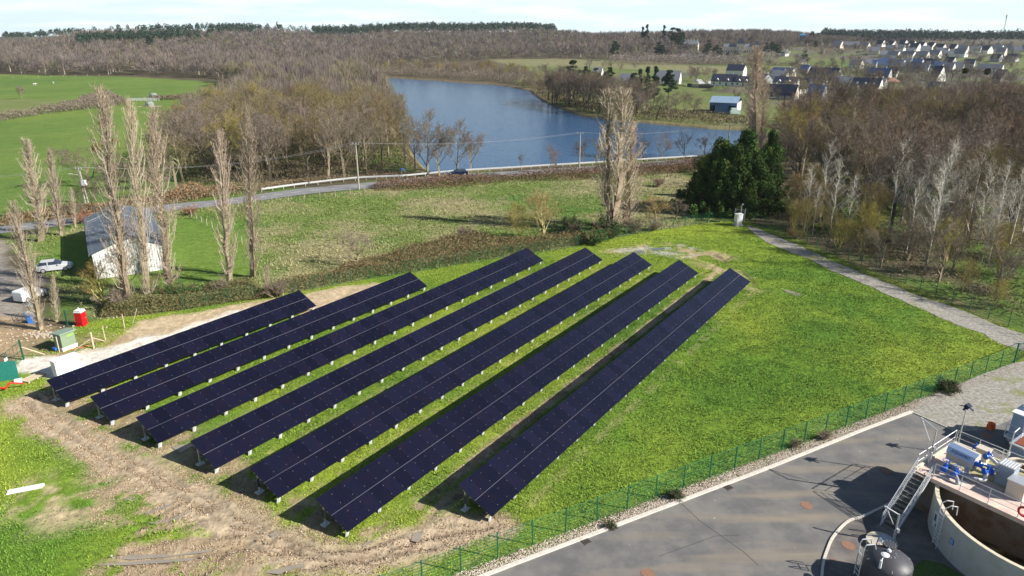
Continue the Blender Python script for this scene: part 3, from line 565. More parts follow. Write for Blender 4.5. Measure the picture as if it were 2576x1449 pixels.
# red and white barrier tape at left edge & green banner
c=V3(14,985); o=MB(); o.path([Vector((-.9,0,.9)),Vector((-.45,.1,.3)),Vector((0,.1,.25)),Vector((.3,.4,.7)),Vector((1.2,.9,.35))],.08,6); tag(o.build('warning_tape',mat('tape_red',(.7,.02,.015),rough=.6),loc=c),'red warning tape tangled at the left edge of the picture','tape')
g=MB(); a=at(0,945); b=at(42,990); 
o=MB(); o.face([(-1.6,.6,.1),(-1.3,-.4,.1),(.2,-.6,.0),(.5,.4,.05)]); 
o=MB(); o.prism([(-2.4,1.2),(-2.2,-.4),(-.1,-.6),(.35,-.2)],.3,.36); 
t=tag(MB().box((-.2,0,1.0),(.08,3.2,1.9),rz0+.9).build('screen_net',mat('teal_net',(.02,.20,.16),rough=.8,var=.2,scale=3.),loc=V3(6,960)),'teal green screen net hung on the fence at the left edge','net')
# bike rack, spoil heap rubble
t=thing('bike_rack','dark metal bike rack on the gravel beside the left poplar','bike rack',V3(62,812),.2)
mb=MB()
for i in range(4): mb.path([Vector((i*.5-1,0,0)),Vector((i*.5-1.2,.1,.9)),Vector((i*.5-1.2,.7,.9)),Vector((i*.5-1,.7,0))],.03,5)
mb.tube((-1,0,.03),(.6,0,.03),.03).tube((-1,.7,.03),(.6,.7,.03),.03); mb.build('frame',mat('dark_metal',(.05,.05,.06),rough=.5),t)
tag(MB().box((0,0,.35),(.5,.4,.7),.4).box((.1,.1,.75),(.3,.3,.15),.7).build('plastic_bin',mat('blue_plastic',(.03,.16,.5)),loc=V3(78,812)),'dark blue plastic bin between bike rack and poplar trunk','bin')
tag(MB().box((0,0,1.0),(.12,.12,2.0)).build('gate_post',M_GRN,loc=V3(171,822)),'single green steel post behind the green kiosk','post')
rg=np.random.default_rng(3); mbq=MB()
for _ in range(160):
    a,r_=rg.uniform(0,2*pi),abs(rg.normal(0,1.6)); p=V3(112,842)+Vector((cos(a)*r_*1.6,sin(a)*r_,.02)); mbq.box(p,(rg.uniform(.08,.3),rg.uniform(.08,.2),rg.uniform(.05,.15)),rg.uniform(0,3))
tag(mbq.build('rubble',mat('rubble_pale',(.5,.42,.34),rough=.9,var=.3,scale=2.)),'scattered pale rubble at the foot of the left poplar','rubble',kind='stuff')
# ---------------------------------------------------------------- treatment works, lower right
C0=Vector((27.3,41.4,0)); E1=Vector((.58,-.815,0)).normalized(); E2=Vector((-E1.y,E1.x,0)); RZ=atan2(E1.y,E1.x); ZD=2.95
def LP(x,y,z=0.): return C0+E1*x+E2*y+Vector((0,0,z))
M_CON=mat('tank_concrete',(.50,.50,.48),rough=.9,var=.22,scale=1.1,bump=.3,detail=8,col2=(.38,.37,.33)); M_RIM=mat('tank_rim_stone',(.62,.55,.42),rough=.9,var=.2,scale=3.)
M_PINK=mat('deck_pink',(.62,.46,.40),rough=.9,var=.14,scale=1.3,bump=.15,col2=(.60,.52,.44)); M_DIRT=mat('inner_wall_stain',(.13,.085,.045),rough=.9,var=.5,scale=1.5,detail=8,col2=(.25,.2,.15))
M_SS=mat('stainless',(.60,.61,.63),rough=.38,metal=.55,var=.08,scale=4.); M_ALU=mat('aluminium_rail',(.72,.73,.75),rough=.4,metal=.35); M_BLU=mat('valve_blue',(.015,.11,.52),rough=.4); M_BEI=mat('cabinet_beige',(.55,.49,.42),rough=.6,var=.08,scale=2.)
tc_=LP(7.69,2.26); HT=2.62; RT=6.5
t=thing('concrete_tank','large round concrete tank with a stained inside and pale rim','tank',(tc_.x,tc_.y,0),RZ)
MB().lathe([(RT-.22,.0),(RT-.22,HT-.02)],n=96,m=0).build('inner_wall',M_DIRT,t,True)
MB().lathe([(RT,0),(RT,HT-.05)],n=96).build('outer_wall',M_CON,t,True)
MB().lathe([(RT+.012,HT-.06),(RT+.012,HT),(RT-.232,HT),(RT-.232,HT-.06)],n=96).build('rim',M_RIM,t)
MB().lathe([(0.01,.25),(RT-.23,.25)],n=64).build('tank_floor',mat('tank_floor',(.06,.04,.02),rough=.35,var=.5,scale=.7,detail=8,col2=(.26,.20,.08)),t)
MB().box((-6.6+.35,-4.55+.2,0) if False else (-3.3,-5.62,1.3),(.03,.02,2.5)).build('joint_strip',mat('joint_white',(.6,.6,.6)),t)
def onwall(ang,z): return Vector((cos(ang)*RT,sin(ang)*RT,z))
def wplate(name,ang,z,w,h,m,mats,extra=None):
    q=onwall(ang,z)*1.0; q=Vector((cos(ang)*(RT+.02),sin(ang)*(RT+.02),z)); mb=MB(); mb.box(q,(.03,w,h),ang)
    if extra:
        for (dy,dz,ww,hh,k) in extra: mb.box(q+Vector((cos(ang)*.02-sin(ang)*dy,sin(ang)*.02+cos(ang)*dy,dz)),(.02,ww,hh),ang,m=k)
    return mb.build(name,mats,t)
# angles measured in the tank's own frame
def angof(wx,wy):
    d=Vector((wx,wy,0))-tc_; return atan2(d.dot(E2),d.dot(E1))
la=angof(27.35,37.1)
pa=angof(*at(1932+.25*1700,1088.4+.25*880,1.5)[:2]); wplate('notice_board',pa,1.45,.75,1.15,0,[mat('notice_pale',(.62,.66,.72),rough=.5),mat('notice_dark',(.04,.05,.08),rough=.5)],[(-.12,.15,.25,.5,1),(.12,-.3,.22,.22,1)])
pb=angof(*at(1932+.25*1940,1088.4+.25*1110,1.3)[:2]); wplate('blue_plate',pb,1.45,.3,.38,0,[mat('plate_blue',(.04,.2,.5),rough=.5),mat('plate_text',(.6,.65,.75))],[(0,.08,.2,.05,1),(0,-.06,.2,.05,1)])
# ladder on tank
u=Vector((cos(la),sin(la),0)); w=Vector((-sin(la),cos(la),0)); lt=thing('tank_ladder','galvanised ladder with hooped handrails on the round tank wall','ladder',(tc_.x,tc_.y,0),RZ)
mb=MB()
for s in (-.27,.27):
    mb.path([u*(RT+.18)+w*s+Vector((0,0,z)) for z in (.1,HT+.55)],.03,6)
    mb.path([u*(RT+.18)+w*s+Vector((0,0,HT+.55)),u*(RT-.1)+w*s+Vector((0,0,HT+.75)),u*(RT-.5)+w*s+Vector((0,0,HT+.7)),u*(RT-.55)+w*s+Vector((0,0,HT+.1))],.035,6)
    for z in (.5,1.3,2.1): mb.tube(u*RT+w*s+Vector((0,0,z)),u*(RT+.18)+w*s+Vector((0,0,z)),.02,n=5)
mb.build('side_rail',M_ALU,lt); mb=MB()
for i in range(9): z=.3+i*.28; mb.tube(u*(RT+.18)-w*.27+Vector((0,0,z)),u*(RT+.18)+w*.27+Vector((0,0,z)),.018,n=5)
mb.build('rung',M_ALU,lt)
# platform deck
t=thing('platform','pink concrete platform crossing the round tank, carrying pipes and cabinets','platform',LP(0,0),RZ)
MB().box((8.,2.95,ZD-.15),(16,5.9,.3)).build('deck',M_PINK,t)
MB().box((.12,2.9,ZD+.06),(.2,5.5,.14)).box((8,5.82,ZD+.06),(15.9,.12,.14)).build('toe_kerb',M_RIM,t)
MB().box((8.,.35,1.33),(15.2,.25,2.63)).box((.6,2.9,1.33),(.25,5.2,2.63)).box((8,5.5,1.33),(15.2,.25,2.63)).build('support_wall',mat('stained_shaded_wall',(.20,.17,.14),rough=.9,var=.4,scale=1.,detail=7,col2=(.11,.075,.045)),t)  # brown stain, its colour also darkened to stand for shade under the deck
MB().box((3.5,4.2,ZD+.012),(5.0,2.9,.02)).build('mossy_screed',mat('mossy_screed',(.42,.37,.22),rough=.95,var=.25,scale=1.5,col2=(.30,.30,.13),detail=7),t)
def rails(name,label,pts,post=1.5,h=1.1,toe=True,mids=2,m=None,lean=None):
    t=thing(name,label,'railing',pts[0],0); o=Vector(pts[0]); m=m or M_ALU
    pm=MB()
    for a,b in zip(pts,pts[1:]):
        a=Vector(a)-o; b=Vector(b)-o; n=max(1,int(round((b-a).length/post)))
        for i in range(n+1):
            p=a+(b-a)*i/n; pm.tube(p,p+Vector((0,0,h)),.024,n=6)
    pm.build('post',m,t); hm=MB(); 
    for k,z in enumerate([h]+[h*(i+1)/(mids+1) for i in range(mids)]):
        for a,b in zip(pts,pts[1:]): hm.tube(Vector(a)-o+Vector((0,0,z)),Vector(b)-o+Vector((0,0,z)),.028 if k==0 else .018,n=6)
    hm.build('handrail',m,t)
    if toe:
        tm=MB()
        for a,b in zip(pts,pts[1:]):
            a=Vector(a)-o; b=Vector(b)-o; d=b-a; M=None; tm.box((a+b)/2+Vector((0,0,.1)),(d.length,.02,.12),atan2(d.y,d.x))
        tm.build('toe_board',m,t)
    return t
rails('railing','long aluminium railing along the near edge of the pink platform',[LP(1.3,.08,ZD),LP(8,.08,ZD),LP(15.5,.08,ZD)],mids=2,toe=False)
rails('railing','bright aluminium railing across the left end of the platform',[LP(.1,.3,ZD),LP(.1,5.7,ZD)],mids=1)
rails('railing','aluminium railing on the far edge of the platform beside the open concrete well',[LP(.2,5.72,ZD),LP(15,5.72,ZD)],mids=1)
# stairs
t=thing('steel_stairs','galvanised steel stairs climbing to the platform beside the round tank','stairs',LP(.7,-3.5),RZ)
NS=13; run=3.5; M_TR=mat('stair_tread',(.22,.20,.16),rough=.8,var=.2,scale=5.)
MB().box((0,.0,.04),(1.3,.9,.08)).build('landing_slab',mat('slab_dark',(.2,.18,.16),rough=.9),t)
for s in (-.5,.5):
    d=Vector((0,run,ZD)); M=Matrix.Rotation(atan2(ZD,run),4,'X'); MB().box((s,run/2,ZD/2+.02),(.05,d.length,.24),0,M).build('stringer',M_ALU,t)
    mb=MB()
    for i in range(5):
        f=i/4; mb.tube((s,run*f,ZD*f),(s,run*f,ZD*f+1.0),.022,n=5)
    for z in (1.0,.68,.36): mb.tube((s,0,z),(s,run,ZD+z),.028 if z==1 else .018,n=6)
    mb.build('handrail',M_ALU,t)
for i in range(NS): MB().box((0,run*(i+.5)/NS,ZD*(i+1)/NS-.1),(.96,.25,.035)).build('tread',M_TR,t)
# left-end jib crane
def jib(name,label,base,h,arm,ang,m=M_SS):
    t=thing(name,label,'jib crane',base); a=Vector((cos(ang),sin(ang),0))
    MB().tube((0,0,0),(0,0,h*.35),.09,n=8).tube((0,0,h*.3),(0,0,h),.055,n=8).box((0,0,.05),(.3,.3,.08)).build('mast',m,t)
    MB().tube((0,0,h-.05),a*arm+Vector((0,0,h+.25)),.04,n=6).tube(a*arm+Vector((0,0,h+.25)),a*(arm*.25)+Vector((0,0,h*.62)),.03,n=6).box(a*arm+Vector((0,0,h+.22)),(.16,.1,.12),ang).build('arm',M_ALU,t)
    MB().box((.12,0,h*.45),(.16,.24,.3)).tube((-.15,.1,h*.42),(.25,.1,h*.42),.02,n=5).build('winch',M_GAP,t); return t
q=at(2189.6+.1512*900,998.2+.1512*1060,ZD); jib('jib_crane','tall grey jib crane standing on the left corner of the platform',Vector((LP(.35,1.5,ZD))),2.75,1.15,2.0)
jib('jib_crane','small white jib crane at the foot of the steel stairs',Vector((24.5,37.44,0)),2.3,.8,2.6)
def flood(label,base,h,m=M_SS):
    t=thing('floodlight_pole',label,'floodlight',base); MB().tube((0,0,0),(0,0,h),.05,.04,n=8).build('pole',m,t)
    k=MB().box((.05,.0,h+.22),(.42,.34,.26),.6,Matrix.Rotation(.5,4,'X')).build('lamp_head',mat('lamp_black',(.015,.02,.05),rough=.35),t)
    mb=MB(); 
    for a in range(4): mb.box((cos(a*1.57+.6)*.33,sin(a*1.57+.6)*.33,h+.1),(.3,.16,.02),a*1.57+.6,Matrix.Rotation(.4,4,'Y'))
    mb.build('lamp_visor',mat('lamp_black',(.015,.02,.05)),t); return t
flood('dark floodlight on a slim pole at the far left corner of the platform',LP(.4,5.6,ZD),3.0)
flood('dark floodlight on a pole at the right edge, above the blue grey machine',Vector((38.4,46.6,0)),5.3)
def lampp(base,h,ang,label):
    t=thing('lamp_post',label,'lamp post',base); a=Vector((cos(ang),sin(ang),0)); MB().tube((0,0,0),(0,0,h),.04,n=7).build('pole',M_SS,t); MB().tube((0,0,h),a*.45+Vector((0,0,h+.25)),.05,n=6).box((0,0,.5),(.14,.14,.25)).build('lamp_head',M_ALU,t)
lampp(LP(3.25,6.5,ZD),2.2,.4,'slim lamp post between the open concrete well and the platform railing')
# rotary screen (drum) with lettering
t=thing('rotary_screen','beige drum screen with a pale blue lid standing on the platform','machine',LP(1.85,2.75,ZD),RZ+R(-6))
DX=1.75; prof=[(-.42,.45),(-.42,.95),(-.30,1.35),(.05,1.52),(.38,1.50),(.46,1.25),(.46,.6),(.2,.35),(-.2,.33)]
def extr(prof,x0,x1,mb,m=0):
    k=len(mb.v); n=len(prof); mb.v+=[(x0,y,z) for y,z in prof]+[(x1,y,z) for y,z in prof]; mb.f.append(tuple(k+n-1-i for i in range(n))); mb.f.append(tuple(k+n+i for i in range(n))); mb.m+=[m,m]
    for i in range(n): mb.f.append((k+i,k+(i+1)%n,k+n+(i+1)%n,k+n+i)); mb.m.append(m)
mb=MB(); extr(prof,-DX/2,DX/2,mb); mb.build('drum_body',M_BEI,t)
mb=MB(); lid=[(-.46,1.00),(-.33,1.40),(.0,1.58),(-.0,1.54),(-.30,1.36),(-.43,.98)]; extr([(-.47,.98),(-.335,1.395),(.03,1.585),(.04,1.55),(-.31,1.365),(-.44,.97)],-DX/2-.04,DX/2+.04,mb); ld=mb.build('lid',mat('lid_blue',(.33,.45,.68),rough=.35),t)
def text(s,size,loc,rot,m,parent,name='lettering',ext=.004):
    c=bpy.data.curves.new(name,'FONT'); c.body=s; c.size=size; c.align_x='CENTER'; c.align_y='CENTER'; c.extrude=ext
    o=bpy.data.objects.new(name,c); COL.objects.link(o); dg=bpy.context.evaluated_depsgraph_get(); me=bpy.data.meshes.new_from_object(o.evaluated_get(dg)); COL.objects.unlink(o); bpy.data.objects.remove(o)
    me.materials.clear(); me.materials.append(m); k=link(name,me,parent,loc); k.rotation_euler=rot; return k
tl=atan2(.415,.135); text('AQUAMEC',.26,(.0,-.415,1.2),(tl,0,0),mat('ink_navy',(.02,.06,.2)),t)
for s in (-.6,.6):
    for y in (-.3,.3): MB().box((s,y,.17),(.09,.09,.42)).build('leg',M_SS,t)
def valve(label,p,ax=0.,wheel=True,s=1.):
    t=thing('valve',label,'valve',p,RZ+ax,'blue valves on the platform pipework'); mb=MB(); mb.tube((-.22*s,0,0),(.22*s,0,0),.16*s,n=12).tube((-.24*s,0,0),(-.18*s,0,0),.23*s,n=14).tube((.18*s,0,0),(.24*s,0,0),.23*s,n=14).tube((0,0,.1),(0,0,.42*s),.08*s,n=8); mb.build('valve_body',M_BLU,t,False)
    if wheel:
        mb=MB(); 
        for i in range(14):
            a,b=2*pi*i/14,2*pi*(i+1)/14; mb.tube((cos(a)*.24*s,sin(a)*.24*s,.62*s),(cos(b)*.24*s,sin(b)*.24*s,.62*s),.022*s,n=5)
        for i in range(3): mb.tube((0,0,.62*s),(cos(i*2.1)*.24*s,sin(i*2.1)*.24*s,.62*s),.015,n=4)
        mb.tube((0,0,.4*s),(0,0,.64*s),.02,n=5); mb.build('hand_wheel',M_BLU,t)
    return t
valve('blue valve with handwheel nearest the top of the stairs',LP(1.45,1.3,ZD+.35),pi/2)
valve('blue valve with handwheel, the one just right of the nearest valve',LP(2.15,1.15,ZD+.35),pi/2)
valve('blue valve joining the drum screen to the upper pipe',LP(2.95,2.5,ZD+.95),.2,False,.9)
valve('blue flap valve on the bent grey pipe right of the drum screen',LP(3.55,2.35,ZD+.85),.9,False,1.1)
valve('blue flow meter on the far pipe behind the drum screen',LP(2.7,4.5,ZD+.75),1.2,False,.9)
valve('small blue valve beside the far beige cabinet',LP(1.75,4.9,ZD+.8),.3,False,.8)
def pipe(label,pts,r,m=M_SS):
    pts=[Vector(p) for p in pts]; t=MB(); sp=[Vector(p) for p in spline([tuple(p) for p in pts],6)]; t.path(sp,r,10)
    return tag(t.build('pipe',m,None,True),label,'pipe',None)
M_PG=mat('pipe_grey',(.30,.32,.36),rough=.45,metal=.3)
pipe('dark grey pipe running from the valves along the platform to the bend',[LP(1.45,1.9,ZD+.35),LP(2.2,1.7,ZD+.35),LP(2.9,1.65,ZD+.33),LP(3.35,1.75,ZD+.35)],.15,M_PG)
pipe('pale bent pipe rising beside the big beige cabinet',[LP(3.35,1.75,ZD+.35),LP(3.6,1.95,ZD+.4),LP(3.6,2.15,ZD+.7),LP(3.5,2.4,ZD+.85)],.15)
pipe('pale pipe between the drum screen valve and the flap valve',[LP(2.75,2.7,ZD+.95),LP(3.2,2.9,ZD+.95),LP(3.7,3.1,ZD+.95),LP(3.95,2.9,ZD+.95),LP(3.7,2.5,ZD+.88)],.12)
pipe('short sloping pipe dropping through the deck below the second valve',[LP(2.2,1.0,ZD+.35),LP(2.45,.8,ZD+.3),LP(2.6,.65,ZD+.02)],.12,M_PG)
pipe('short sloping pipe under the drum screen',[LP(2.3,2.4,ZD+.5),LP(2.5,2.0,ZD+.35),LP(2.55,1.75,ZD+.32)],.14)
pipe('far pale pipe curving down behind the striped cabinet',[LP(2.75,4.5,ZD+.75),LP(3.2,4.2,ZD+.75),LP(3.7,3.9,ZD+.6),LP(3.85,3.8,ZD+.05)],.12)
pipe('long pale pipe lying at the back edge of the mossy screed',[LP(2.1,4.3,ZD+.2),LP(3.2,4.1,ZD+.2),LP(4.4,3.9,ZD+.2)],.08,mat('pipe_cream',(.6,.55,.42)))
def cabinet(label,c,size,body,top,striped=False,leg=0.):
    t=thing('control_cabinet',label,'cabinet',c,RZ); MB().box((0,0,leg+size[2]/2),size).build('cabinet_body',body,t)
    MB().box((0,0,leg+size[2]+.03),(size[0]+.1,size[1]+.1,.06)).build('cover',top,t)
    if striped:
        mb=MB(); 
        for i in range(6): mb.box((-size[0]/2+size[0]*(i+.5)/6,0,leg+size[2]+.075),(.07,size[1]+.06,.03))
        mb.build('rib',M_ALU,t)
    if leg: 
        mb=MB()
        for x in (-1,1):
            for y in (-1,1): mb.box((x*size[0]*.42,y*size[1]*.42,leg/2),(.06,.06,leg))
        mb.build('leg',M_SS,t)
cabinet('big beige cabinet with a pale metal top in the middle of the platform',LP(5.35,2.45,ZD),(1.0,1.0,1.15),M_BEI,M_SS)
cabinet('grey blue cabinet with a ribbed white top near the far railing',LP(4.35,3.3,ZD),(.95,.9,1.45),mat('cabinet_blue_grey',(.30,.36,.45),rough=.5),M_SS,True)
cabinet('small beige cabinet at the back of the platform behind the drum screen',LP(2.25,4.95,ZD),(.75,.6,.95),M_BEI,M_BEI)
t=thing('life_buoy','red life buoy ring hung on the near platform railing at the right edge','life buoy',LP(6.6,.0,ZD+.6),RZ)
mb=MB(); prev=None
for i in range(20):
    a,b=2*pi*i/20,2*pi*(i+1)/20; mb.tube((cos(a)*.3,0,sin(a)*.3),(cos(b)*.3,0,sin(b)*.3),.07,n=8)
mb.build('ring',mat('buoy_red',(.55,.03,.03),rough=.5),t)
# far well with pipes
c=LP(3.9,8.3); t=thing('concrete_well','open round concrete well with brown water behind the platform','well',c)
MB().lathe([(1.15,0),(1.15,2.0),(.98,2.0),(.98,.3),(0.01,.3)],n=40).build('well_wall',M_CON,t,False); MB().lathe([(1.17,1.98),(1.17,2.06),(.96,2.06),(.96,1.98)],n=40).build('rim',M_RIM,t)
MB().lathe([(.01,1.2),(.98,1.2)],n=32).build('sludge',mat('sludge',(.05,.02,.012),rough=.3),t)
pipe('curved cream pipe hooking into the concrete well',[LP(3.9,7.0,1.4),LP(4.2,7.2,2.2),LP(4.5,7.5,2.3),LP(4.6,7.8,1.6)],.09,mat('pipe_cream',(.6,.55,.42)))
pipe('outer curved cream pipe hooking into the concrete well',[LP(4.5,6.8,1.4),LP(4.9,7.1,2.2),LP(5.2,7.5,2.2),LP(5.3,7.9,1.5)],.09,mat('pipe_cream',(.6,.55,.42)))
# blue-grey machine right edge
c=Vector((41.3,49.3,0)); t=thing('sludge_press','blue grey metal machine with walkway at the right edge of the yard','machine',c,RZ)
MB().box((0,0,1.5),(2.2,2.6,2.6)).build('body',mat('machine_blue',(.28,.36,.48),rough=.5,var=.1,scale=2.),t); MB().box((0,-.2,2.86),(2.3,2.8,.08)).box((-.4,.2,3.15),(.9,1.1,.5)).build('cover',M_WHP,t)
for x in (-.9,.9):
    for y in (-1.1,1.1): MB().box((x,y,.12),(.14,.14,.24)).build('leg',M_SS,t)
MB().box((.1,-1.75,.9),(2.4,.8,.08)).tube((-1.1,-2.1,.9),(-1.1,-2.1,2.0),.03).tube((1.2,-2.1,.9),(1.2,-2.1,2.0),.03).tube((-1.1,-2.1,2.0),(1.2,-2.1,2.0),.03).tube((-1.1,-2.1,1.45),(1.2,-2.1,1.45),.02).build('walkway',M_SS,t)
tag(MB().box((0,0,.25),(.5,.4,.5),.3).lathe([(.2,.5),(.3,.62),(.1,.7)],n=10).build('orange_drum',mat('orange_plastic',(.75,.13,.03),rough=.5),loc=(39.6,51.4,0)),'small orange container beside the blue grey machine','container')
c=Vector((38.0,45.2,0)); t=thing('sludge_hopper','grey steel hopper with bolted rim at the right edge by the concrete well','hopper',c,RZ)
MB().box((0,0,1.3),(1.6,2.2,2.4)).build('body',mat('machine_blue',(.28,.36,.48)),t); MB().box((0,0,2.55),(1.8,2.4,.12)).build('rim',M_SS,t); MB().box((0,0,2.63),(1.3,1.8,.04)).build('contents',mat('rust_red',(.22,.06,.03),rough=.9),t)
# black tank with ladder
c=at(2243,1452)[:2]; c=Vector((22.15,33.9,0)); t=thing('black_tank','black plastic storage tank with a ribbed domed top and small ladder','tank',c)
M_BK=mat('black_plastic',(.06,.06,.07),rough=.5,var=.15,scale=3.)
MB().lathe([(1.3,0),(1.32,1.5),(1.3,1.75)],n=40).build('wall',M_BK,t,True); MB().lathe([(1.32,1.72),(1.28,1.82),(.8,2.1),(.3,2.27),(.01,2.29)],n=40).build('dome',M_BK,t,True)
mb=MB()
for i in range(10):
    a=2*pi*i/10; mb.tube((cos(a)*.3,sin(a)*.3,2.27),(cos(a)*1.27,sin(a)*1.27,1.83),.018,n=4)
mb.build('rib',mat('rib_grey',(.34,.34,.36),rough=.5),t); ld=MB().lathe([(.36,2.0),(.36,2.33),(.01,2.35)],c=(.35,.75,-.05),n=24).build('lid',M_BK,t); mb=MB()
for i in range(12): a=2*pi*i/12; mb.tube((.35+cos(a)*.33,.75+sin(a)*.33,2.26),(.35+cos(a)*.33,.75+sin(a)*.33,2.32),.025,n=6)
mb.build('bolt',M_SS,ld); MB().lathe([(.12,2.2),(.13,2.34),(.08,2.42),(.01,2.44)],c=(0,.15,0),n=14).build('vent_cap',M_WHP,t)
t=thing('tank_ladder','small ladder with two hooped handrails on the black tank','ladder',c); mb=MB()
for s in (-.25,.25): mb.path([Vector((-1.4,s+.55,0)),Vector((-1.4,s+.55,2.3)),Vector((-1.3,s+.55,2.6)),Vector((-.8,s+.55,2.65)),Vector((-.7,s+.55,2.3))],.035,6)
for i in range(7): mb.tube((-1.4,.3,.3+i*.3),(-1.4,.8,.3+i*.3),.02,n=5)
mb.build('frame',M_ALU,t)
t=thing('lamp_post','lamp post with a white oval head in front of the black tank','lamp post',Vector((21.25,33.15,0))); MB().tube((0,0,0),(0,0,2.4),.07).build('pole',M_WHP,t); MB().lathe([(.01,.0),(.2,.03),(.24,.09),(.12,.14),(.01,.15)],c=(.35,.3,2.45),n=16).tube((0,0,2.4),(.3,.28,2.5),.03).build('lamp_head',M_WHP,t)
c=V3(2216,1372); t=thing('pump_chamber','round low pump chamber with a tan and steel cover beside the black tank','chamber',c)
MB().lathe([(.92,0),(.92,.35),(.01,.36)],n=36).build('wall',mat('chamber_tan',(.46,.42,.34),rough=.9,var=.1,scale=3.),t); MB().box((.28,.05,.385),(.75,.95,.04),RZ+.3).build('hatch',mat('hatch_steel',(.34,.40,.48),rough=.45,metal=.3),t)
mb=MB(); [mb.box((-.12+i*.0,.0,0),(.01,.01,.01)) for i in range(0)]
for i in range(3): mb.box((-.25+i*.07,-.08-i*.02,.39),(.035,.8,.03),RZ+.3)
mb.build('grating',M_RIM,t)
# manhole covers and drains
M_MH=mat('manhole_rust',(.25,.14,.095),rough=.85,var=.2,scale=9.)
for (x,y,z,r,lb) in ((27.98,45.46,.06,.42,'rusty round manhole cover beyond the stair shadow'),(20.47,41.31,.06,.42,'rusty round manhole cover left of the big shadow'),(21.54,37.22,.066,.42,'bright rusty manhole cover inside the curved kerb'),(19.97,35.88,.066,.14,'very small rusty cover inside the curved kerb'),(8.24,34.72,.06,.42,'rusty manhole cover at the bottom edge of the yard'),(38.64,50.39,.06,.45,'rusty manhole cover on the far yard, left of a pair'),(40.2,49.9,.06,.45,'rusty manhole cover close to the blue grey machine')):
    t=MB().lathe([(.01,z+.014),(r*.86,z+.014),(r*.88,z+.006),(r*.92,z+.014),(r,z+.014),(r,z)],n=28).build('manhole_cover',M_MH,loc=(x,y,0)); tag(t,lb,'manhole cover')
for (x,y,a,lb) in ((15.6,43.4,.55,'small square drain grate against the pale kerb, right one'),(4.75,37.63,.6,'small drain grate against the pale kerb, left one')):
    t=MB(); 
    for i in range(6): t.box((-.25+i*.1,0,.075),(.05,.5,.02))
    t.box((0,.27,.075),(.6,.05,.03)).box((0,-.27,.075),(.6,.05,.03)); tag(t.build('drain_grate',mat('drain_iron',(.09,.07,.06),rough=.8),loc=(x,y,0)),lb,'drain').rotation_euler=(0,0,a)
# ---------------------------------------------------------------- vegetation kit
M_BARK=mat('bark_and_twigs',(1,1,1),rough=.95,vcol=True,rnd=.16,huev=.012,spec=.1)
M_LEAF=mat('evergreen_leaves',(1,1,1),rough=.7,vcol=True,rnd=.12,huev=.01,spec=.25)
def hfrom(x,y,ty):
    b=at(x,y); lo,hi=0,60
    for _ in range(40):
        m=(lo+hi)/2; 
        if proj(b+np.array([0,0,m]))[1]>ty: lo=m
        else: hi=m
    return lo
def segs_tris(P0,P1,R0,R1):
    d=P1-P0; L_=np.linalg.norm(d,axis=1)[:,None]+1e-9; d=d/L_; a=np.where(np.abs(d[:,2:3])<.9,np.array([[0,0,1.]]),np.array([[1.,0,0]]))
    q=np.cross(d,a); q/=np.linalg.norm(q,axis=1)[:,None]; w=np.cross(d,q); T=[]
    ring0=[P0+R0[:,None]*(q*cos(t)+w*sin(t)) for t in (0,2.094,4.189)]; ring1=[P1+R1[:,None]*(q*cos(t)+w*sin(t)) for t in (0,2.094,4.189)]
    for i in range(3):
        j=(i+1)%3; T+=[np.stack([ring0[i],ring0[j],ring1[j]],1),np.stack([ring0[i],ring1[j],ring1[i]],1)]
    return np.concatenate(T,0).reshape(-1,3)
def twig_tris(P0,P1,w,rng):
    d=P1-P0; r=rng.normal(size=d.shape); q=np.cross(d,r); q/=np.linalg.norm(q,axis=1)[:,None]+1e-9; w=np.broadcast_to(np.asarray(w,float),(len(P0),))[:,None]
    return np.stack([P0+q*w/2,P0-q*w/2,P1],1).reshape(-1,3)
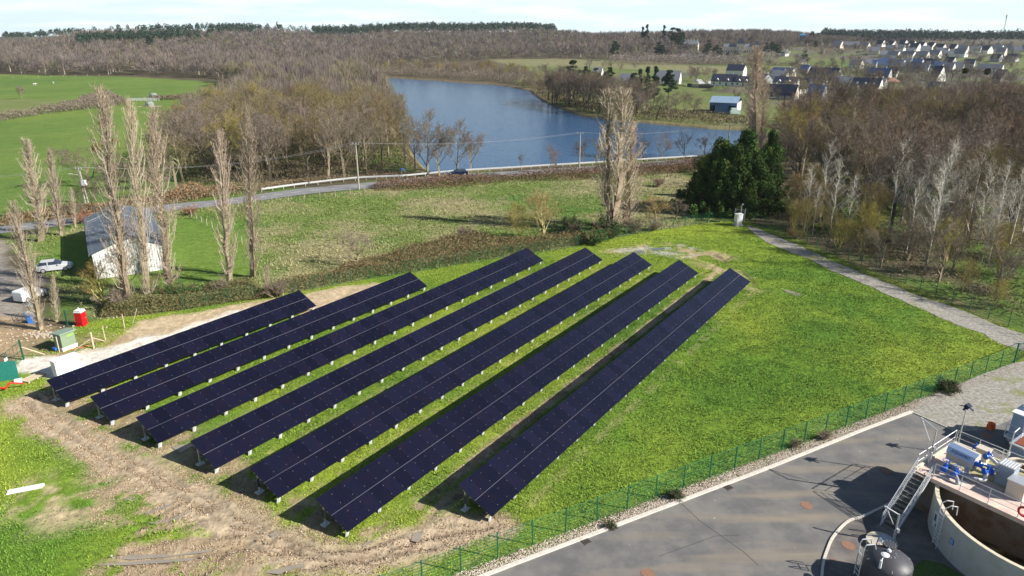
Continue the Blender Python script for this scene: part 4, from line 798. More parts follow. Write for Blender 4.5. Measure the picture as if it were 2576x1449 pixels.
class Tree:
    def __init__(s,seed): s.r=random.Random(seed); s.g=np.random.default_rng(seed); s.big=[]; s.small=[]; s.tw=[]
    def branch(s,p,d,L_,r,lev,spec):
        n=spec['n'][lev]; k=3 if lev<2 else 2; p=Vector(p); d=Vector(d).normalized(); pts=[p.copy()]; dirs=[d.copy()]
        for i in range(k):
            d=(d+Vector((s.r.gauss(0,1),s.r.gauss(0,1),s.r.gauss(0,1)))*spec['wob'][lev]+Vector((0,0,spec['up'][lev]))).normalized(); q=p+d*L_/k
            r0=r*(1-.7*i/k); r1=r*(1-.7*(i+1)/k); (s.big if lev==0 or r0>.05 else s.small).append((p.copy(),q.copy(),r0,r1)); p=q; pts.append(p.copy()); dirs.append(d.copy())
        if lev+1<len(spec['n']) and n:
            for i in range(n):
                f=spec['f0'][lev]+(1-spec['f0'][lev])*(i+s.r.random())/n; j=min(k-1,int(f*k)); fr=f*k-j; b=pts[j].lerp(pts[j+1],fr); dd=dirs[j+1]
                o=dd.orthogonal().normalized(); o.rotate(__import__('mathutils').Quaternion(dd,s.r.random()*6.283)); a=spec['ang'][lev]*(.75+.5*s.r.random())
                nd=dd*cos(a)+o*sin(a); LL=spec['len'][lev+1]*(1-spec['sh'][lev]*f)*s.r.uniform(.75,1.2); s.branch(b,nd,LL,max(r*(1-.7*f)*.55,.015),lev+1,spec)
        else:
            m=spec['tw']; 
            for i in range(m):
                f=s.r.random(); j=min(k-1,int(f*k)); b=pts[j].lerp(pts[j+1],f*k-j); v=(dirs[j+1]*spec['tf']+Vector((s.r.gauss(0,1),s.r.gauss(0,1),s.r.gauss(0,1)+spec['tu']))).normalized(); s.tw.append((*b,*(b+v*spec['tl']*s.r.uniform(.5,1.3))))
    def meshes(s,name,bark,twig,tww,pale=None,extra=None):
        A=lambda l:(np.array([x[0] for x in l]),np.array([x[1] for x in l]),np.array([x[2] for x in l]),np.array([x[3] for x in l]))
        T=segs_tris(*A(s.big)); c=np.array(bark)*(s.g.uniform(.8,1.2,(len(T)//3,1))); m1=tri_mesh(name+'_trunk',T,3,M_BARK,c)
        parts=[];cols=[]
        if s.small: t=segs_tris(*A(s.small)); parts.append(t); cols.append(np.array(pale or bark)*s.g.uniform(.8,1.2,(len(t)//3,1)))
        W_=np.array(s.tw); t=twig_tris(W_[:,:3],W_[:,3:],tww*s.g.uniform(.6,1.4,len(W_)),s.g); parts.append(t); a,b=(np.array(twig[0]),np.array(twig[1])); k=s.g.random((len(t)//3,1)); cols.append((a*(1-k)+b*k)*s.g.uniform(.75,1.25,(len(t)//3,1)))
        if extra is not None: parts.append(extra[0]); cols.append(extra[1])
        m2=tri_mesh(name+'_crown',np.concatenate(parts),3,M_BARK,np.concatenate(cols)); return m1,m2
def put(name,label,cat,ms,loc,rz,sc,group=None,parts=('trunk','crown'),lean=None):
    o=thing(name,label,cat,loc,rz,group,sc)
    if lean: o.rotation_euler=(lean[0],lean[1],rz)
    for n_,m in zip(parts,ms): link(n_,m,o)
    return o
# --- templates (all about 10 m tall, scaled where they stand)
BR=(.30,.245,.17); OL=(.29,.235,.10)
def poplar(seed,fork=False):
    t=Tree(seed); r=t.r; H0=10.; 
    tops=[(0,0)] if not fork else [(-.22,0),(.22,.05)]
    for tx,ty in tops:
        pts=[Vector((tx*min(1,i/3)+r.gauss(0,.03),ty*min(1,i/3)+r.gauss(0,.03),H0*i/12)) for i in range(13)]
        for i in range(12): t.big.append((pts[i],pts[i+1],.17*(1-i/12.5),.17*(1-(i+1)/12.5)))
        nb=150 if not fork else 95
        for i in range(nb):
            f=.02+.93*(i/nb)**.95; b=pts[0].lerp(pts[12],0); j=min(11,int(f*12)); b=pts[j].lerp(pts[j+1],f*12-j); a=r.random()*6.283
            env=(.50+.20*sin(min(1,f/.4)*1.57))*max(.12,1-max(0,f-.5)/(.53 if not fork else .62))**.7; Lb=r.uniform(.9,1.7)*(1 if f<.8 else .55)*(.6+.4*min(1,f/.15)); sp=env*r.uniform(.35,1.05)
            p=b; d=Vector((cos(a),sin(a),0)); q1=b+d*sp*.6+Vector((0,0,Lb*.35)); q2=b+d*sp*.95+Vector((0,0,Lb))
            if q2.z>H0*1.0: q2.z=H0*.97+r.random()*.3; 
            t.small.append((p,q1,.017,.011)); t.small.append((q1,q2,.011,.005))
            for k in range(46 if not fork else 70):
                g=r.random(); c=(p.lerp(q1,g*2) if g<.5 else q1.lerp(q2,g*2-1)); c=c+Vector((r.gauss(0,.05),r.gauss(0,.05),0)); v=Vector((r.gauss(0,.34),r.gauss(0,.34),r.uniform(.3,1.2))); t.tw.append((*c,*(c+v*r.uniform(.12,.32))))
    return t.meshes('poplar',(.30,.25,.17),((.44,.35,.26),(.33,.25,.18)),.0105,pale=(.52,.45,.36))
POP=[poplar(1),poplar(2),poplar(3),poplar(4,True),poplar(5),poplar(9)]
def broad(seed,n1=7,h=10.,ang=.95,spread=1.,bark=(.24,.20,.14),twig=(BR,OL),tw=20,low=.22,tww=.018,pale=None,tl=.55):
    t=Tree(seed); spec=dict(n=[n1,5,5,0],f0=[low,.3,.25,0],ang=[ang,.75,.7],len=[h*.62,h*.50*spread,h*.26*spread,h*.15],sh=[.45,.35,.3],wob=[.07,.16,.2,.22],up=[.05,.22,.16,.10],tw=tw,tf=.9,tu=.45,tl=tl)
    t.branch((0,0,0),(t.r.gauss(0,.04),t.r.gauss(0,.04),1),h*.62,h*.024,0,spec); return t.meshes('broad',bark,twig,tww,pale=pale)
TWB=((.26,.215,.165),(.18,.145,.11)); TWO=((.24,.19,.085),(.16,.13,.06)); TWP=((.25,.20,.17),(.19,.15,.13)); TWR=((.32,.20,.14),(.23,.16,.11)); TWY=((.36,.285,.09),(.24,.19,.07)); TWD=((.17,.13,.10),(.12,.095,.075))
WOODT=[broad(11,8,twig=TWO,tw=32),broad(12,8,twig=TWO,ang=.8,tw=32),broad(13,8,twig=TWB,tw=32),broad(14,8,twig=TWB,ang=.85,tw=32),broad(15,9,twig=TWP,tw=32),broad(16,9,twig=TWY,ang=.75,tw=32)]
DARKT=[broad(21,8,twig=TWD,bark=(.12,.10,.08)),broad(22,8,twig=TWD,bark=(.12,.10,.08),ang=.8)]
REDT=[broad(31,9,twig=TWR,ang=.8),broad(32,8,twig=TWR,ang=.7)]
WILLOW=[broad(41,12,twig=TWY,ang=.6,low=.08,bark=(.42,.36,.12),tw=22,pale=(.45,.37,.12)),broad(42,11,twig=((.36,.27,.11),(.27,.2,.09)),ang=.65,low=.06,bark=(.36,.30,.14),tw=22,pale=(.4,.33,.15))]
def birch(seed):
    t=Tree(seed); r=t.r; pts=[Vector((r.gauss(0,.05)*i/6,r.gauss(0,.05)*i/6,10*i/12)) for i in range(13)]
    for i in range(12): t.big.append((pts[i],pts[i+1],.055*(1-i/14),.055*(1-(i+1)/14)))
    n=46
    for i in range(n):
        f=.30+.68*i/n; j=min(11,int(f*12)); b=pts[j].lerp(pts[j+1],f*12-j); a=r.random()*6.283; Lb=(2.3*(1-(f-.3)/.75)+.25)*r.uniform(.7,1.15); d=Vector((cos(a),sin(a),r.uniform(.8,1.5))).normalized(); q=b+d*Lb*.55; e=(d+Vector((0,0,.3))).normalized(); q2=q+e*Lb*.5
        t.small.append((b,q,.016,.010)); t.small.append((q,q2,.010,.005))
        for k in range(5):
            g=r.random(); c=b.lerp(q,g) if r.random()<.4 else q.lerp(q2,g); v=(d+Vector((r.gauss(0,.6),r.gauss(0,.6),r.gauss(0,.5)))).normalized()*r.uniform(.3,.7); t.small.append((c,c+v,.006,.003))
            for _ in range(6): t.tw.append((*(c+v*r.random()),*(c+v+Vector((r.gauss(0,.2),r.gauss(0,.2),r.gauss(.1,.2))))))
    return t.meshes('birch',(.66,.63,.57),((.50,.45,.38),(.40,.34,.28)),.012,pale=(.62,.59,.53))
BIRCH=[birch(51),birch(52),birch(53),birch(54)]
def leafcloud(rng,C,Rad,n,size,flat_=.6,shell=.55,updown=1.):
    "n small triangles spread in ellipsoids C (k,3) with radii Rad (k,3)"
    k=rng.integers(0,len(C),n); v=rng.normal(size=(n,3)); v/=np.linalg.norm(v,axis=1)[:,None]; rr=shell+(1-shell)*rng.random(n)**.6; p=C[k]+v*Rad[k]*rr[:,None]
    a=rng.normal(size=(n,3)); a[:,2]*=flat_; a/=np.linalg.norm(a,axis=1)[:,None]; b=np.cross(a,rng.normal(size=(n,3))); b/=np.linalg.norm(b,axis=1)[:,None]; s=size*rng.uniform(.5,1.4,n)[:,None]
    return np.stack([p+a*s,p-a*s*.5+b*s*.45,p-a*s*.5-b*s*.45],1).reshape(-1,3),k
def cypress(seed,w=1.):
    g=np.random.default_rng(seed); n=190; z=g.uniform(.2,9.5,n); rad=(3.5*w*np.sin(np.clip((z+1.2)/2.8,0,1)*1.57)*(1-np.clip((z-1.6)/8.4,0,1)**1.35))*(1+.28*np.sin(z*2.3+seed))*g.uniform(.5,1.12,n); a=g.uniform(0,6.283,n)
    C=np.stack([np.cos(a)*rad,np.sin(a)*rad,z],1); Rd=np.stack([.5+0*z,.5+0*z,.95+0*z],1)*g.uniform(.5,1.2,(n,1))
    T,k=leafcloud(g,C,Rd,30000,.15,1.6,.45); shade=g.uniform(.7,1.3,n)[k][:,None]; c=np.array((.048,.085,.022))*shade*g.uniform(.7,1.3,(len(k),1)); yel=(g.random(n)<.18)[k][:,None]; c=np.where(yel,c*np.array((1.9,1.5,1.2)),c)
    t=Tree(seed); 
    for i in range(8): t.big.append((Vector((0,0,i*1.1)),Vector((0,0,(i+1)*1.1)),.22*(1-i/9),.22*(1-(i+1)/9)))
    for i in range(60): zz=g.uniform(.5,8.5); aa=g.uniform(0,6.28); r_=2.0*w*(1-zz/10.5); t.small.append((Vector((0,0,zz)),Vector((cos(aa)*r_,sin(aa)*r_,zz+.6)),.04,.01)); t.tw.append((0,0,zz,cos(aa)*r_,sin(aa)*r_,zz+.8))
    return t.meshes('cypress',(.16,.10,.06),((.15,.10,.05),(.1,.07,.04)),.03,extra=(T,c))
CYP=[cypress(61),cypress(62,.9)]
def pine(seed,conic=False):
    g=np.random.default_rng(seed); C=[];Rd=[]; t=Tree(seed)
    for i in range(9): t.big.append((Vector((0,0,i)),Vector((0,0,i+1.)),.16*(1-i/10),.16*(1-(i+1)/10)))
    for i in range(46):
        f=g.uniform(.35 if not conic else .15,1.); r_=(2.1*sin(min(1,(1.04-f)*2.3)*1.57) if not conic else 2.2*(1.05-f))*g.uniform(.4,1); a=g.uniform(0,6.28); C.append((cos(a)*r_,sin(a)*r_,f*9.7)); k=g.uniform(.5,.95); Rd.append((k,k,k*.55)); t.small.append((Vector((0,0,max(.5,f*9.7-.8))),Vector(C[-1]),.05,.02)); t.tw.append((0,0,f*9,*C[-1]))
    T,k=leafcloud(g,np.array(C),np.array(Rd),9000,.16,1.,.3); c=np.array((.030,.058,.026))*g.uniform(.7,1.3,len(C))[k][:,None]*g.uniform(.7,1.3,(len(k),1))
    return t.meshes('pine',(.16,.10,.07),((.1,.08,.05),(.1,.07,.05)),.04,extra=(T,c))
PINE=[pine(71),pine(72),pine(73,True)]
def shrub(seed,tw=TWB,n=26,dens=34,leaf=None):
    t=Tree(seed); r=t.r
    for i in range(n):
        a=r.random()*6.283; d=Vector((cos(a)*r.uniform(.2,1.1),sin(a)*r.uniform(.2,1.1),1)).normalized(); b=Vector((r.gauss(0,.12),r.gauss(0,.12),0)); q=b+d*r.uniform(.5,1.0); t.big.append((b,q,.022,.01))
        for k in range(4):
            c=b.lerp(q,r.uniform(.3,1)); v=(d+Vector((r.gauss(0,.6),r.gauss(0,.6),r.gauss(.2,.3)))).normalized()*r.uniform(.25,.5); t.small.append((c,c+v,.01,.004))
            for _ in range(dens): u=c+v*r.random(); t.tw.append((*u,*(u+Vector((r.gauss(0,1),r.gauss(0,1),r.gauss(.4,.8))).normalized()*r.uniform(.08,.22))))
    ex=None
    if leaf: 
        C=np.array([[r.gauss(0,.4),r.gauss(0,.4),r.uniform(.2,.9)] for _ in range(30)]); T,k=leafcloud(t.g,C,np.full((30,3),.25),3500,.05,1,.1); ex=(T,np.array(leaf)*t.g.uniform(.6,1.4,(len(k),1)))
    return t.meshes('shrub',(.25,.2,.14),tw,.0085,extra=ex)
SHR={'brown':[shrub(81,TWB),shrub(82,TWB)],'yellow':[shrub(83,TWY)],'red':[shrub(84,((.42,.19,.11),(.3,.14,.09)))],'dark':[shrub(85,TWD,leaf=(.05,.08,.03))],'green':[shrub(86,TWO,leaf=(.07,.12,.04))],'pale':[shrub(87,((.42,.36,.27),(.34,.28,.2)))],'purple':[shrub(88,((.28,.17,.15),(.22,.13,.11)))]}
rd=random.Random(99)
def stand(name,label,cat,lib,x,y,ty=None,h=None,base=10.,group=None,wid=1.,lean=None,rz=None,dz=0.):
    P=at(x,y); h=h or hfrom(x,y,ty); k=h/base; return put(name,label,cat,lib,(P[0],P[1],P[2]-.05+dz),rd.uniform(0,6.28) if rz is None else rz,(k*wid,k*wid,k),group,lean=lean)
# ---------------------------------------------------------------- named trees
PL=[(107,607,345,0,'broad bare poplar between the left road and the silver car',1.5,None),(152,592,373,4,'slim pale poplar standing just right of the broad leftmost poplar',1.2,None),(190,572,470,2,'short bushy young poplar right beside the road at the left',1.3,None),
(102,829,503,5,'leaning bare poplar whose thick foot stands by the bike rack',1.15,None),(142,809,690,2,'small bare poplar sapling behind the green kiosk',1.2,None),
(320,771,212,0,'tall bare poplar in front of the white gable of the barn',1.05,None),(375,760,245,5,'narrow yellowish poplar crossing the middle of the white barn wall',.8,None),(430,738,267,1,'tall bare poplar at the right corner of the white barn',1.1,None),
(577,712,322,2,'bare poplar right of the barn lawn, the left one of a pair',1.1,None),(640,697,262,4,'tall narrow poplar, the right one of a pair beyond the barn lawn',.95,None),
(671,745,664,2,'small bare poplar sapling at the mesh fence among brambles',1.5,None),(1538,582,218,3,'tall twin topped poplar standing alone in the middle meadow',1.65,None),(1576,572,305,0,'shorter reddish poplar right behind the twin topped poplar',2.1,None),(1893,402,113,3,'very tall bare poplar beside the dark cypresses in front of the village',1.5,None),(1912,395,190,1,'lower poplar at the right side of the very tall one near the cypresses',1.3,None)]
for (x,y,ty,k,lb,wd,ln),tx in zip(PL,(64,124,178,32,132,252,322,378,549,618,672,1551,1590,1904,1926)):
    b=at(x,y); r=ray(tx,ty); tp=np.array([0,0,H])+r*(b[1]/r[1]); v=Vector(tp-b); s=v.length/10; o=put('lombardy_poplar',lb,'poplar',POP[k],(b[0],b[1],b[2]-.05),0,(s*wd*1.27,s*wd*1.27,s)); q=Vector((0,0,1)).rotation_difference(v.normalized()) @ __import__('mathutils').Quaternion((0,0,1),rd.uniform(0,6.28)); o.rotation_mode='QUATERNION'; o.rotation_quaternion=q
for x,y,ty,k,lb,wd in ((1800,533,352,0,'large dark cypress, leftmost and lowest of the evergreen clump',1.3),(1862,527,322,1,'tallest dark cypress in the middle of the evergreen clump',1.1),(1925,505,330,0,'narrow dark cypress at the right of the evergreen clump',.8),(1835,540,358,1,'dark cypress tucked between the two big ones',1.1),(1760,530,425,0,'low dark cypress at the left foot of the evergreen clump',1.6),(1895,540,400,1,'low dark cypress at the right foot of the evergreen clump',1.5)):
    stand('cypress_tree',lb,'cypress',CYP[k],x,y,ty,wid=wd)
BT=[(1932+.25*a,360.6+.25*b,360.6+.25*c) for a,b,c in ((365,880,215),(520,800,-10),(612,975,150),(940,810,320),(1100,800,190),(1205,910,-20),(1385,640,30),(1392,1110,360),(1545,800,80),(1578,1320,250),(1640,1060,-10),(1840,1100,180),(1975,1000,-30),(2128,1310,520),(2215,1200,210),(2350,1120,250),(445,920,420),(2560,900,100))]
BT+=[(1932+.25*a,360.6+.25*b,360.6+.25*c) for a,b,c in ((1290,960,200),(1480,980,120),(1700,930,-20),(1760,1010,260),(1000,900,250),(780,960,330),(2060,1130,200),(2440,1010,120),(2260,1010,150))]
BL=['leftmost pale trunked tree behind the gravel path fence','pale trunked tree, second from the left, reaching into the dark wood','bright white trunked tree standing nearest to the path bend','thin pale tree with a forked middle beside yellow bushes','pale tree with upright branches, right of the forked one','tall straight pale tree near the centre of the plantation','pale tree set back behind the tall straight one','pale tree above a patch of bright green grass','faint pale tree set back in the brown undergrowth','pale tree closest to the fence on the right','tallest pale tree right of the centre of the plantation','grey trunked tree standing beside dead red bracken','dark based tall tree against the dark evergreen','small pale tree low in the right undergrowth','tall bright white tree near the right edge','greyish pale tree furthest right but one','slim yellowish young tree near the left pale trees','pale tree cut by the right edge of the picture','thin pale tree just behind the tall straight one','thin grey tree in the centre gap of the plantation','high pale tree behind the tallest pale tree','short pale tree squeezed beside the tallest one','slender pale tree behind the forked one','low pale sapling between yellow stemmed bushes','grey sapling in front of the dark based tree','pale tree deep in the brown wood near the right edge','pale tree behind the small low one at the right']
for (x,y,ty),lb in zip(BT,BL): stand('pale_trunked_tree',lb,'tree',BIRCH[rd.randrange(4)],x,y,ty,wid=1.0)
for x,y,ty,lib,lb,wd in ((1307,602,512,WILLOW[0],'low yellow olive bush tree behind the third solar table',1.5),(1368,603,480,WILLOW[1],'taller yellow olive bush tree next to the low one',1.25),(901,670,575,WOODT[2],'bare spreading tree rising out of the brambles',1.5),(1650,560,490,WILLOW[1],'wide bare bush tree right of the twin topped poplar',1.9),(1700,552,500,WOODT[3],'grey bare bush tree next to the meadow fence bend',1.6),
    (262,770,655,WILLOW[0],'yellow green leaning bush tree beside the red toilet',1.2),(395,742,690,WOODT[1],'bare low tree at the foot of the barn poplars',1.3),(318,735,600,WOODT[2],'thin bare tree in front of the left barn corner',1.1),(1990,590,500,WILLOW[0],'small yellow stemmed tree beside the path fence',1.0),(2105,640,545,WILLOW[0],'yellow stemmed bush tree by the path fence, the right one',1.3),(2165,655,560,WOODT[0],'thin olive tree near the fence in front of the pale trunks',1.4),(2215,672,570,WOODT[2],'tangled bare tree near the fence under the tall pale tree',1.3),
    (1382,437,362,REDT[1],'small reddish bare tree on the lake shore by the road',.9),(1310,424,385,DARKT[1],'tiny dark shrub tree with ivy on the lake shore',.8),(1465,414,345,DARKT[0],'dark spreading bare tree between the road and the lake',1.2),(1510,412,350,WOODT[4],'greenish ivy clad tree left of the tall poplar by the lake',.8),(1620,405,340,DARKT[1],'dark bare shore tree right of the tall poplar',1.1),(1665,402,335,WOODT[3],'bare shore tree near the power pole',1.1),(1720,398,330,DARKT[0],'bare shore tree left of the cypresses',1.2),(1770,396,335,WOODT[2],'bare shore tree just left of the highest cypress',1.2),
    (300,480,385,DARKT[1],'dark bare tree behind the tallest left poplar',1.3),(222,470,350,WOODT[2],'wide bare tree on the pasture edge behind the utility pole',1.4),(445,478,335,WOODT[0],'bare tree at the left end of the lake wood',1.2),(410,500,400,WOODT[2],'bare tree behind the corner poplar of the barn',1.1),(56,250,212,WOODT[4],'small lone bare tree leaning in the far left pasture',1.1),(575,252,195,WOODT[3],'lone bare tree at the right end of the far pasture hedge',1.),(610,262,205,WOODT[2],'bare tree at the corner between the pasture and the lake wood',1.1),(195,560,500,WOODT[2],'bare twiggy tree beside the utility pole',1.3),(240,545,430,DARKT[0],'dark bare tree behind the left barn roof',1.1),(120,545,440,WOODT[2],'bare hedge tree by the left road',1.)):
    stand('bare_tree',lb,'tree',lib,x,y,ty,wid=wd)
SHL=[('brown',1169,602,2.6,'round dark brown bush above the brambles'),('dark',1438,588,3.0,'dark green bush in the meadow beside the yellow bush trees'),('green',1493,612,2.6,'ivy covered bush on the mesh fence'),('green',1527,598,2.2,'small ivy bush on the fence near the twin topped poplar'),('dark',1520,590,3.2,'dark ivy bush at the foot of the twin topped poplar'),('brown',1590,585,3.0,'brown bush on the right of the poplar foot'),('red',480,540,2.2,'rusty red bush at the end of the roadside hedge'),('red',205,560,2.6,'rusty red bush at the foot of the utility pole'),('purple',1655,470,2.4,'low purple brown mound bush in the upper meadow'),
 ('brown',2000,1125-0,1.0,'tuft bush on the pebble strip below the fence, middle one'),('dark',2385,985,1.5,'grey green bush at the fence corner above the gravel lot'),('dark',1700,1252,.8,'small dark bush on the pebble strip, left one'),('brown',2075,1105,1.1,'brown leafy bush on the pebble strip near the yard corner'),('dark',1535,1330,.6,'tiny dark shrub in a hole of the pebble strip'),('pale',1640,580,2.6,'pale dry bush behind the meadow fence'),('brown',560,742,2.6,'brown bush at the mesh fence below the pair of poplars'),('green',470,748,2.2,'green bush at the mesh fence right of the barn'),('green',425,752,2.0,'green tangled bush at the foot of the corner poplar'),('brown',300,775,3.2,'brown twiggy bush at the foot of the tall barn poplar'),('brown',700,745,2.6,'brown bramble bush behind the second solar table'),('yellow',2000,600,2.2,'yellowish shrub beside the first path fence posts')]
for k,x,y,h,lb in SHL: stand('shrub',lb,'bush',rd.choice(SHR[k]),x,y,None,h,1.2,wid=1.15)
# ---------------------------------------------------------------- woods made of individual trees
def scatter(P,step,jit,seed,cond=None):
    g=random.Random(seed); o=[]; x0,y0=P.min(0); x1,y1=P.max(0); y=y0; i=0
    while y<y1:
        x=x0+(i%2)*step/2
        while x<x1:
            a,b=x+g.gauss(0,jit),y+g.gauss(0,jit)
            if inpoly(P,np.array([a]),np.array([b]))[0] and (cond is None or cond(a,b)): o.append((a,b))
            x+=step
        y+=step*.87; i+=1
    return o
LW=poly([(452,476),(560,476),(700,462),(760,457),(900,448),(1000,440),(1062,430),(1036,400),(1008,350),(985,312),(600,312),(560,330),(470,352),(455,400)])
pts=scatter(LW,7.6,1.7,5); print('lake wood',len(pts))
for a,b in pts:
    d=hypot(a,b); px,py=proj((a,b,0)); k=rd.choice([0,1,1,2,3,4] if px>700 else [0,1,2,3,4,4,5] if rd.random()<.5 else [0,2,4]); h=rd.uniform(13,17.)*(.8 if px>1000 else 1)
    s=h/10; put('woodland_tree','bare olive brown tree in the dense wood beside the lake' if k in(0,1,5) else 'bare grey brown tree in the dense wood beside the lake','tree',WOODT[k],(a,b,-.1),rd.uniform(0,6.28),(s*.9,s*.9,s),'olive brown trees of the wood beside the lake' if k in(0,1,5) else 'grey brown trees of the wood beside the lake')
for x,y,ty,lb in ((1105,445,300,'ivy clad dark narrow tree at the right end of the lake wood'),(1150,437,300,'last bare tree of the lake wood, overhanging the water'),(1185,432,320,'small bare tree at the water edge by the dark car'),(1075,442,275,'bare tree near the right end of the lake wood in front of the water')):
    stand('bare_tree',lb,'tree',WOODT[rd.choice((2,3))],x,y,ty,wid=.9)
RW=poly([(1935,500),(2010,505),(2100,540),(2230,585),(2330,600),(2480,640),(2640,700),(3000,700),(3000,420),(2700,310),(2576,318),(2420,322),(2240,330),(2080,345),(1990,380),(1945,420)])
pts=scatter(RW,8.6,2.2,6,lambda a,b: abs(a/b)<.80); pts.sort(key=lambda p:hypot(*p)); print('right wood',len(pts))
for a,b in pts[:230]:
    px,py=proj((a,b,0)); kind=rd.random(); h=rd.uniform(13,18.5)
    if px>2450 and kind<.20 or kind<.05: lib,lb,gr=rd.choice(REDT),'reddish brown bare tree in the right hand wood','reddish trees of the right hand wood'
    elif kind<.17: lib,lb,gr=WOODT[5],'yellow olive bare tree in the right hand wood','yellow olive trees of the right hand wood'
    elif kind<.42: lib,lb,gr=rd.choice(DARKT),'dark bare tree in the right hand wood','dark trees of the right hand wood'
    else: lib,lb,gr=rd.choice(WOODT[:5]),'grey brown bare tree in the right hand wood','grey brown trees of the right hand wood'
    s=h/10; put('woodland_tree',lb,'tree',lib,(a,b,-.1),rd.uniform(0,6.28),(s*.95,s*.95,s),gr)
ME_=poly([(1950,570),(2032,600),(2120,636),(2206,672),(2348,728),(2519,800),(2640,850),(3000,900),(3000,700),(2640,660),(2480,620),(2330,590),(2230,570),(2100,530),(1990,505)])
ml=scatter(ME_,5.2,1.6,9,lambda a,b:abs(a/b)<.80); print('margin',len(ml))
for a,b in ml[:150]:
    k=rd.random(); s=rd.uniform(.35,.95); lib,lb,gr=(rd.choice(WILLOW),'yellowish young tree in the thicket along the path fence','yellowish young trees along the path fence') if k<.3 else (rd.choice(WOODT[:5]),'bare grey brown young tree in the thicket along the path fence','grey brown young trees along the path fence')
    put('young_tree',lb,'tree',lib,(a,b,-.1),rd.uniform(0,6.28),(s*1.05,s*1.05,s),gr)
stand('cypress_tree','dark rounded evergreen deep in the right hand wood','evergreen',CYP[1],2545,480,330,wid=1.3)
stand('cypress_tree','low dark evergreen behind the pale trunks, left of centre','evergreen',CYP[0],2235,490,415,wid=1.5)
for x,y,ty,lb,wd in ((2060,400,170,'big dark tree in front of the village with a wide bare crown',1.0),(2115,395,180,'second big bare tree in front of the village, right of the wide one',.9),(2460,430,170,'tall dark bare tree carrying mistletoe near the right edge',.95),(2400,440,190,'tall bare tree with mistletoe left of the darkest one',.8),(2000,430,262,'round olive crowned tree right of the cypresses',1.25),(2545,450,200,'bare tree with mistletoe cut by the right edge',.9)):
    stand('big_bare_tree',lb,'tree',WOODT[5] if 'olive' in lb else rd.choice(DARKT),x,y,ty,wid=wd)
for x,y,s,lb in ((2473,237,.9,'green mistletoe ball high in the dark tree near the right edge'),(2485,180,.8,'dark mistletoe ball near the top of the right edge tree'),(2428,178,.7,'dark mistletoe ball left of the right edge tree top'),(290,355,.6,'small yellow mistletoe ball beside the tallest left poplar'),(243,372,.9,'yellow green mistletoe ball in the tree left of the barn poplars')):
    g=np.random.default_rng(int(x)); T,k=leafcloud(g,np.zeros((1,3)),np.full((1,3),s),900,.16,1,.2); yl='yellow' in lb or 'green' in lb
    r=ray(x,y); dist=130 if x<400 else 172; P=np.array([0,0,H])+r*(dist/r[1]); o=link('mistletoe',tri_mesh('mistletoe',T,3,M_LEAF,np.array((.20,.19,.03) if yl else (.07,.07,.03))*g.uniform(.6,1.4,(900,1))),None,tuple(P)); tag(o,lb,'mistletoe')
# bank of the lake, far side
BK=random.Random(8); XB=[(BK.uniform(1375,1600),0,0,4) for _ in range(34)]; XB=[(x,BK.uniform(242,262)+(x-1375)*.17,0,BK.choice((4,4,2))) for x,_,_,_ in XB]; XB=[(x,y,y-BK.uniform(78,100),k) for x,y,_,k in XB]
for i,(x,y,ty,k) in enumerate(XB+[(1380,252,178,4),(1400,262,172,2),(1425,268,180,3),(1450,274,176,4),(1480,280,185,2),(1508,284,176,4),(1535,287,190,3),(1440,255,170,4),(1475,262,178,4),(1500,268,176,0),(1560,292,200,3),(1592,296,205,4),(1620,300,215,2),(1650,300,225,4),(1585,278,195,3),(1620,285,190,2),(1345,238,185,2),(1365,245,190,4),(1680,303,238,3),(1720,290,222,4),(1745,295,235,2),(1700,285,228,3)]):
    lib=DARKT[i%2] if k==4 else WOODT[k]; stand('shore_tree','bare dark tree in the thicket on the far lake shore' if k==4 else 'bare brown tree in the thicket on the far lake shore','tree',lib,x,y,ty,wid=1.0,group='dark trees of the far shore thicket' if k==4 else 'brown trees of the far shore thicket')
NS=random.Random(12)
for i in range(44):
    x=945+i*9.6+NS.uniform(-4,4); y=np.interp(x,[946,1100,1290,1370],[188,196,208,232])-NS.uniform(2,20); k=NS.choice((2,3,4,5,2)); stand('shore_tree','bare grey brown tree on the back shore of the lake','tree',DARKT[1] if k==4 else WOODT[k],x,y,None,NS.uniform(8,12.5),wid=1.15,group='grey brown trees on the back shore of the lake')
stand('ivy_tree','yellow green ivy clad tree at the tip of the far shore','tree',WILLOW[0],1402,262,208,wid=.55); stand('bare_tree','wide bare oak tree standing in the field before the blue barn','tree',DARKT[0],1848,258,222,wid=1.4)
for x,y,ty,k,lb in ((1440,236,150,0,'dark pine rising behind the far shore, highest left one'),(1472,222,166,1,'dark pine right of the highest shore pine'),(1498,222,170,0,'small dark pine between the shore pines and the white house'),(1532,235,168,1,'dark round pine left of the two white gabled houses'),(1607,260,172,2,'narrow dark conifer, left of the three in a row'),(1624,262,166,2,'narrow dark conifer, middle of the three in a row'),(1645,262,165,2,'tall narrow dark conifer, right of the three in a row'),(1680,258,175,1,'dark ragged conifer in front of the white gable house'),(1592,262,182,1,'dark conifer behind the far shore thicket')):
    stand('pine_tree',lb,'conifer',PINE[k],x,y,ty,wid=1.1 if k<2 else .8)
